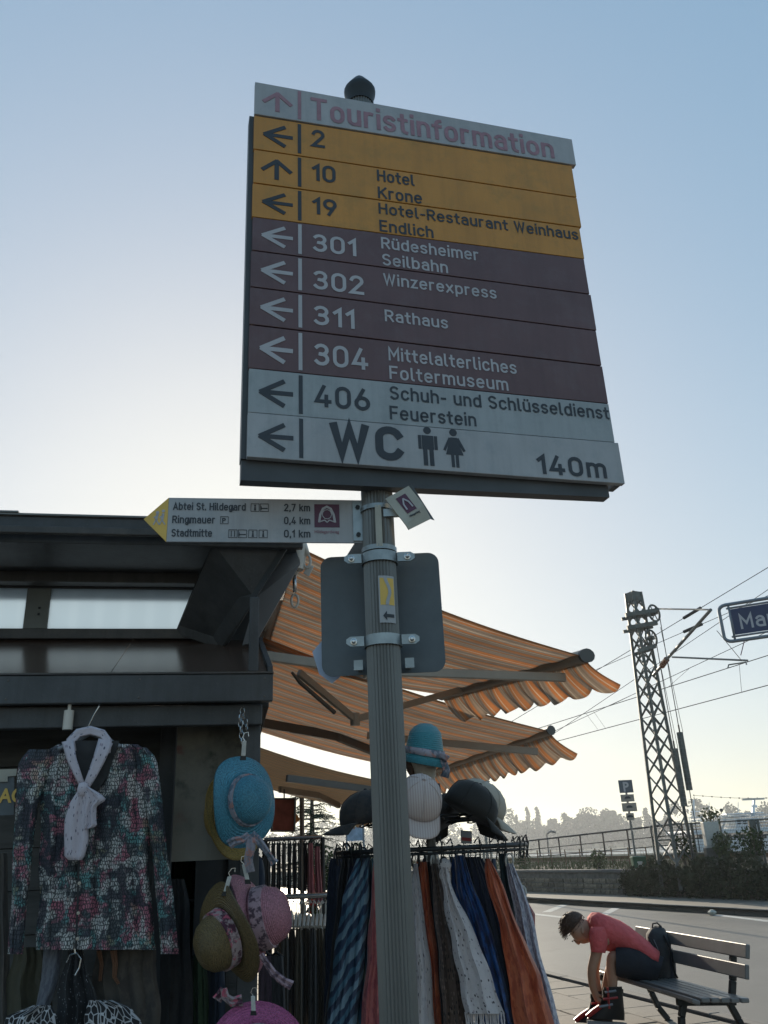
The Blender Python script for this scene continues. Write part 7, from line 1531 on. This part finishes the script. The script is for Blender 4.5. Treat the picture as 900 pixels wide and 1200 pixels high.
# ================================================================== DOWN THE STREET, LEFT
ct = thing('conifer_tree', 'feathery dark conifer standing behind the rear racks', 'tree', Vector((at(366, 990, 30).x, 30, -.3)))
tb = Vector((at(366, 990, 30).x, 30, -.3)); m1 = MB(); m1.tube([tb, tb + Vector((0, 0, 4.2))], [.16, .04], 8); m1.build('trunk', mt['bark'], ct)
m1 = MB(); m2 = MB(); random.seed(14)
for k in range(130):
    z = random.uniform(1.0, 4.4); a = random.uniform(0, 6.28); L = 1.25 * (1 - (z - .6) / 5.2) + .25; base = tb + Vector((0, 0, z)); tip = base + Vector((math.cos(a) * L, math.sin(a) * L, .10 - L * .22)); m2.tube([base, lerp(base, tip, .5) + Vector((0, 0, .08)), tip], [.02, .012, .004], 4, caps=False)
    for j in range(28):
        u = random.uniform(.15, 1); p = lerp(base, tip, u) + Vector((0, 0, .08 * math.sin(u * 3.14))); d = Vector((random.uniform(-1, 1), random.uniform(-1, 1), random.uniform(-.9, .2))).normalized() * random.uniform(.10, .24); s_ = Vector((random.uniform(-1, 1), random.uniform(-1, 1), random.uniform(-1, 1))).normalized() * .014
        m1.add([p - s_, p + s_, p + d], [(0, 1, 2)])
m1.build('needle_spray', mt['needle'], ct); m2.build('branch', mt['bark'], ct)
for (px, py, Y, r, lab, mm_) in ((384, 1003, 26, .8, 'rounded green bush left of the street gap behind the racks', 'leaf'), (412, 1003, 34, .8, 'green tree crown left of the round rack in the distance', 'leaf'), (432, 1008, 34, .8, 'dense dark bush behind the caps left of the post', 'leaf'), (398, 1018, 36, 1.0, 'low hedge across the end of the street gap', 'grass')):
    c = at(px, py, Y); t = thing('street_bush', lab, 'bush', Vector((c.x, c.y, -.3)), 0, 'bushes down the street'); m1 = MB()
    for k in range(7): leaves(m1, c + Vector((random.uniform(-r, r) * .6, random.uniform(-r, r) * .6, random.uniform(-.9, .1) * r)), r * .55, 130, .07)
    m1.build('foliage', mt[mm_], t); MB().tube([Vector((c.x, c.y, -.3)), c], [.06, .03], 6).build('stem', mt['bark'], t)
fb_ = thing('flower_bed', 'red flowers low down between the racks', 'flowers', Vector((at(388, 1036, 16).x, 16, 0))); m1 = MB(); m2 = MB()
for k in range(160):
    c = Vector((at(388, 1036, 16).x + random.uniform(-.45, .45), 16 + random.uniform(-.6, .6), random.uniform(.62, .92))); leaves(m1, c, .035, 2, .03); leaves(m2, c - Vector((0, 0, .2)), .12, 3, .05)
m1.build('blossom', mt['flower'], fb_); m2.build('foliage', mt['leaf'], fb_)
MB().box((at(388, 1036, 16).x, 16, .25), (1.0, 1.2, .5)).build('planter', mt['mortar'], fb_)
sb = thing('distant_notice_board', 'small blue and white notice board on posts seen under the brown cap', 'sign', Vector((at(416, 985, 20).x, 20, 0)))
a = at(416, 977, 20); MB().box((a.x, 20, a.z), (.34, .03, .30)).build('board', M('pale_blue_notice', (.30, .40, .52), .5, 0, .3, 6), sb)
for s in (-.19, .19): MB().tube([Vector((a.x + s, 20, 0)), Vector((a.x + s, 20, a.z + .2))], .025, 6).build('post', mt['tubegrey'], sb)
kp = thing('marker_post', 'small grey box on a post beyond the racks', 'post', Vector((at(396, 1012, 14).x, 14, 0))); a = at(396, 1003, 14)
MB().tube([Vector((a.x, 14, 0)), Vector((a.x, 14, a.z + .12))], .02, 6).build('pole', mt['tubegrey'], kp); MB().box((a.x, 13.95, a.z - .02), (.14, .08, .17)).build('box', mt['cabinet'], kp)
st_ = at(354, 1000, 9.5); stp = thing('stand_post', 'dark upright post of the beige awning stand behind the rear racks', 'post', Vector((st_.x, 9.5, 0))); MB().tube([Vector((st_.x, 9.5, 0)), Vector((st_.x, 9.5, at(352, 935, 9.5).z))], .025, 8).build('shaft', mt['alu_dark'], stp)
MB().box((st_.x, 9.5, .03), (.4, .4, .06)).build('base', mt['iron'], stp)

# ================================================================== AIR
hz = MB(); hz.box((0, 520, 14.0), (1900, 1210, 36.6))
hm = bpy.data.materials.new('haze_air'); hm.use_nodes = True; hn = hm.node_tree; hn.nodes.clear()
ho = hn.nodes.new('ShaderNodeOutputMaterial'); pv = hn.nodes.new('ShaderNodeVolumePrincipled'); pv.inputs['Density'].default_value = .00045; pv.inputs['Color'].default_value = (.86, .92, 1, 1); pv.inputs['Anisotropy'].default_value = .5
hn.links.new(pv.outputs[0], ho.inputs['Volume'])
tag(hz.build('haze', hm), kind='stuff')
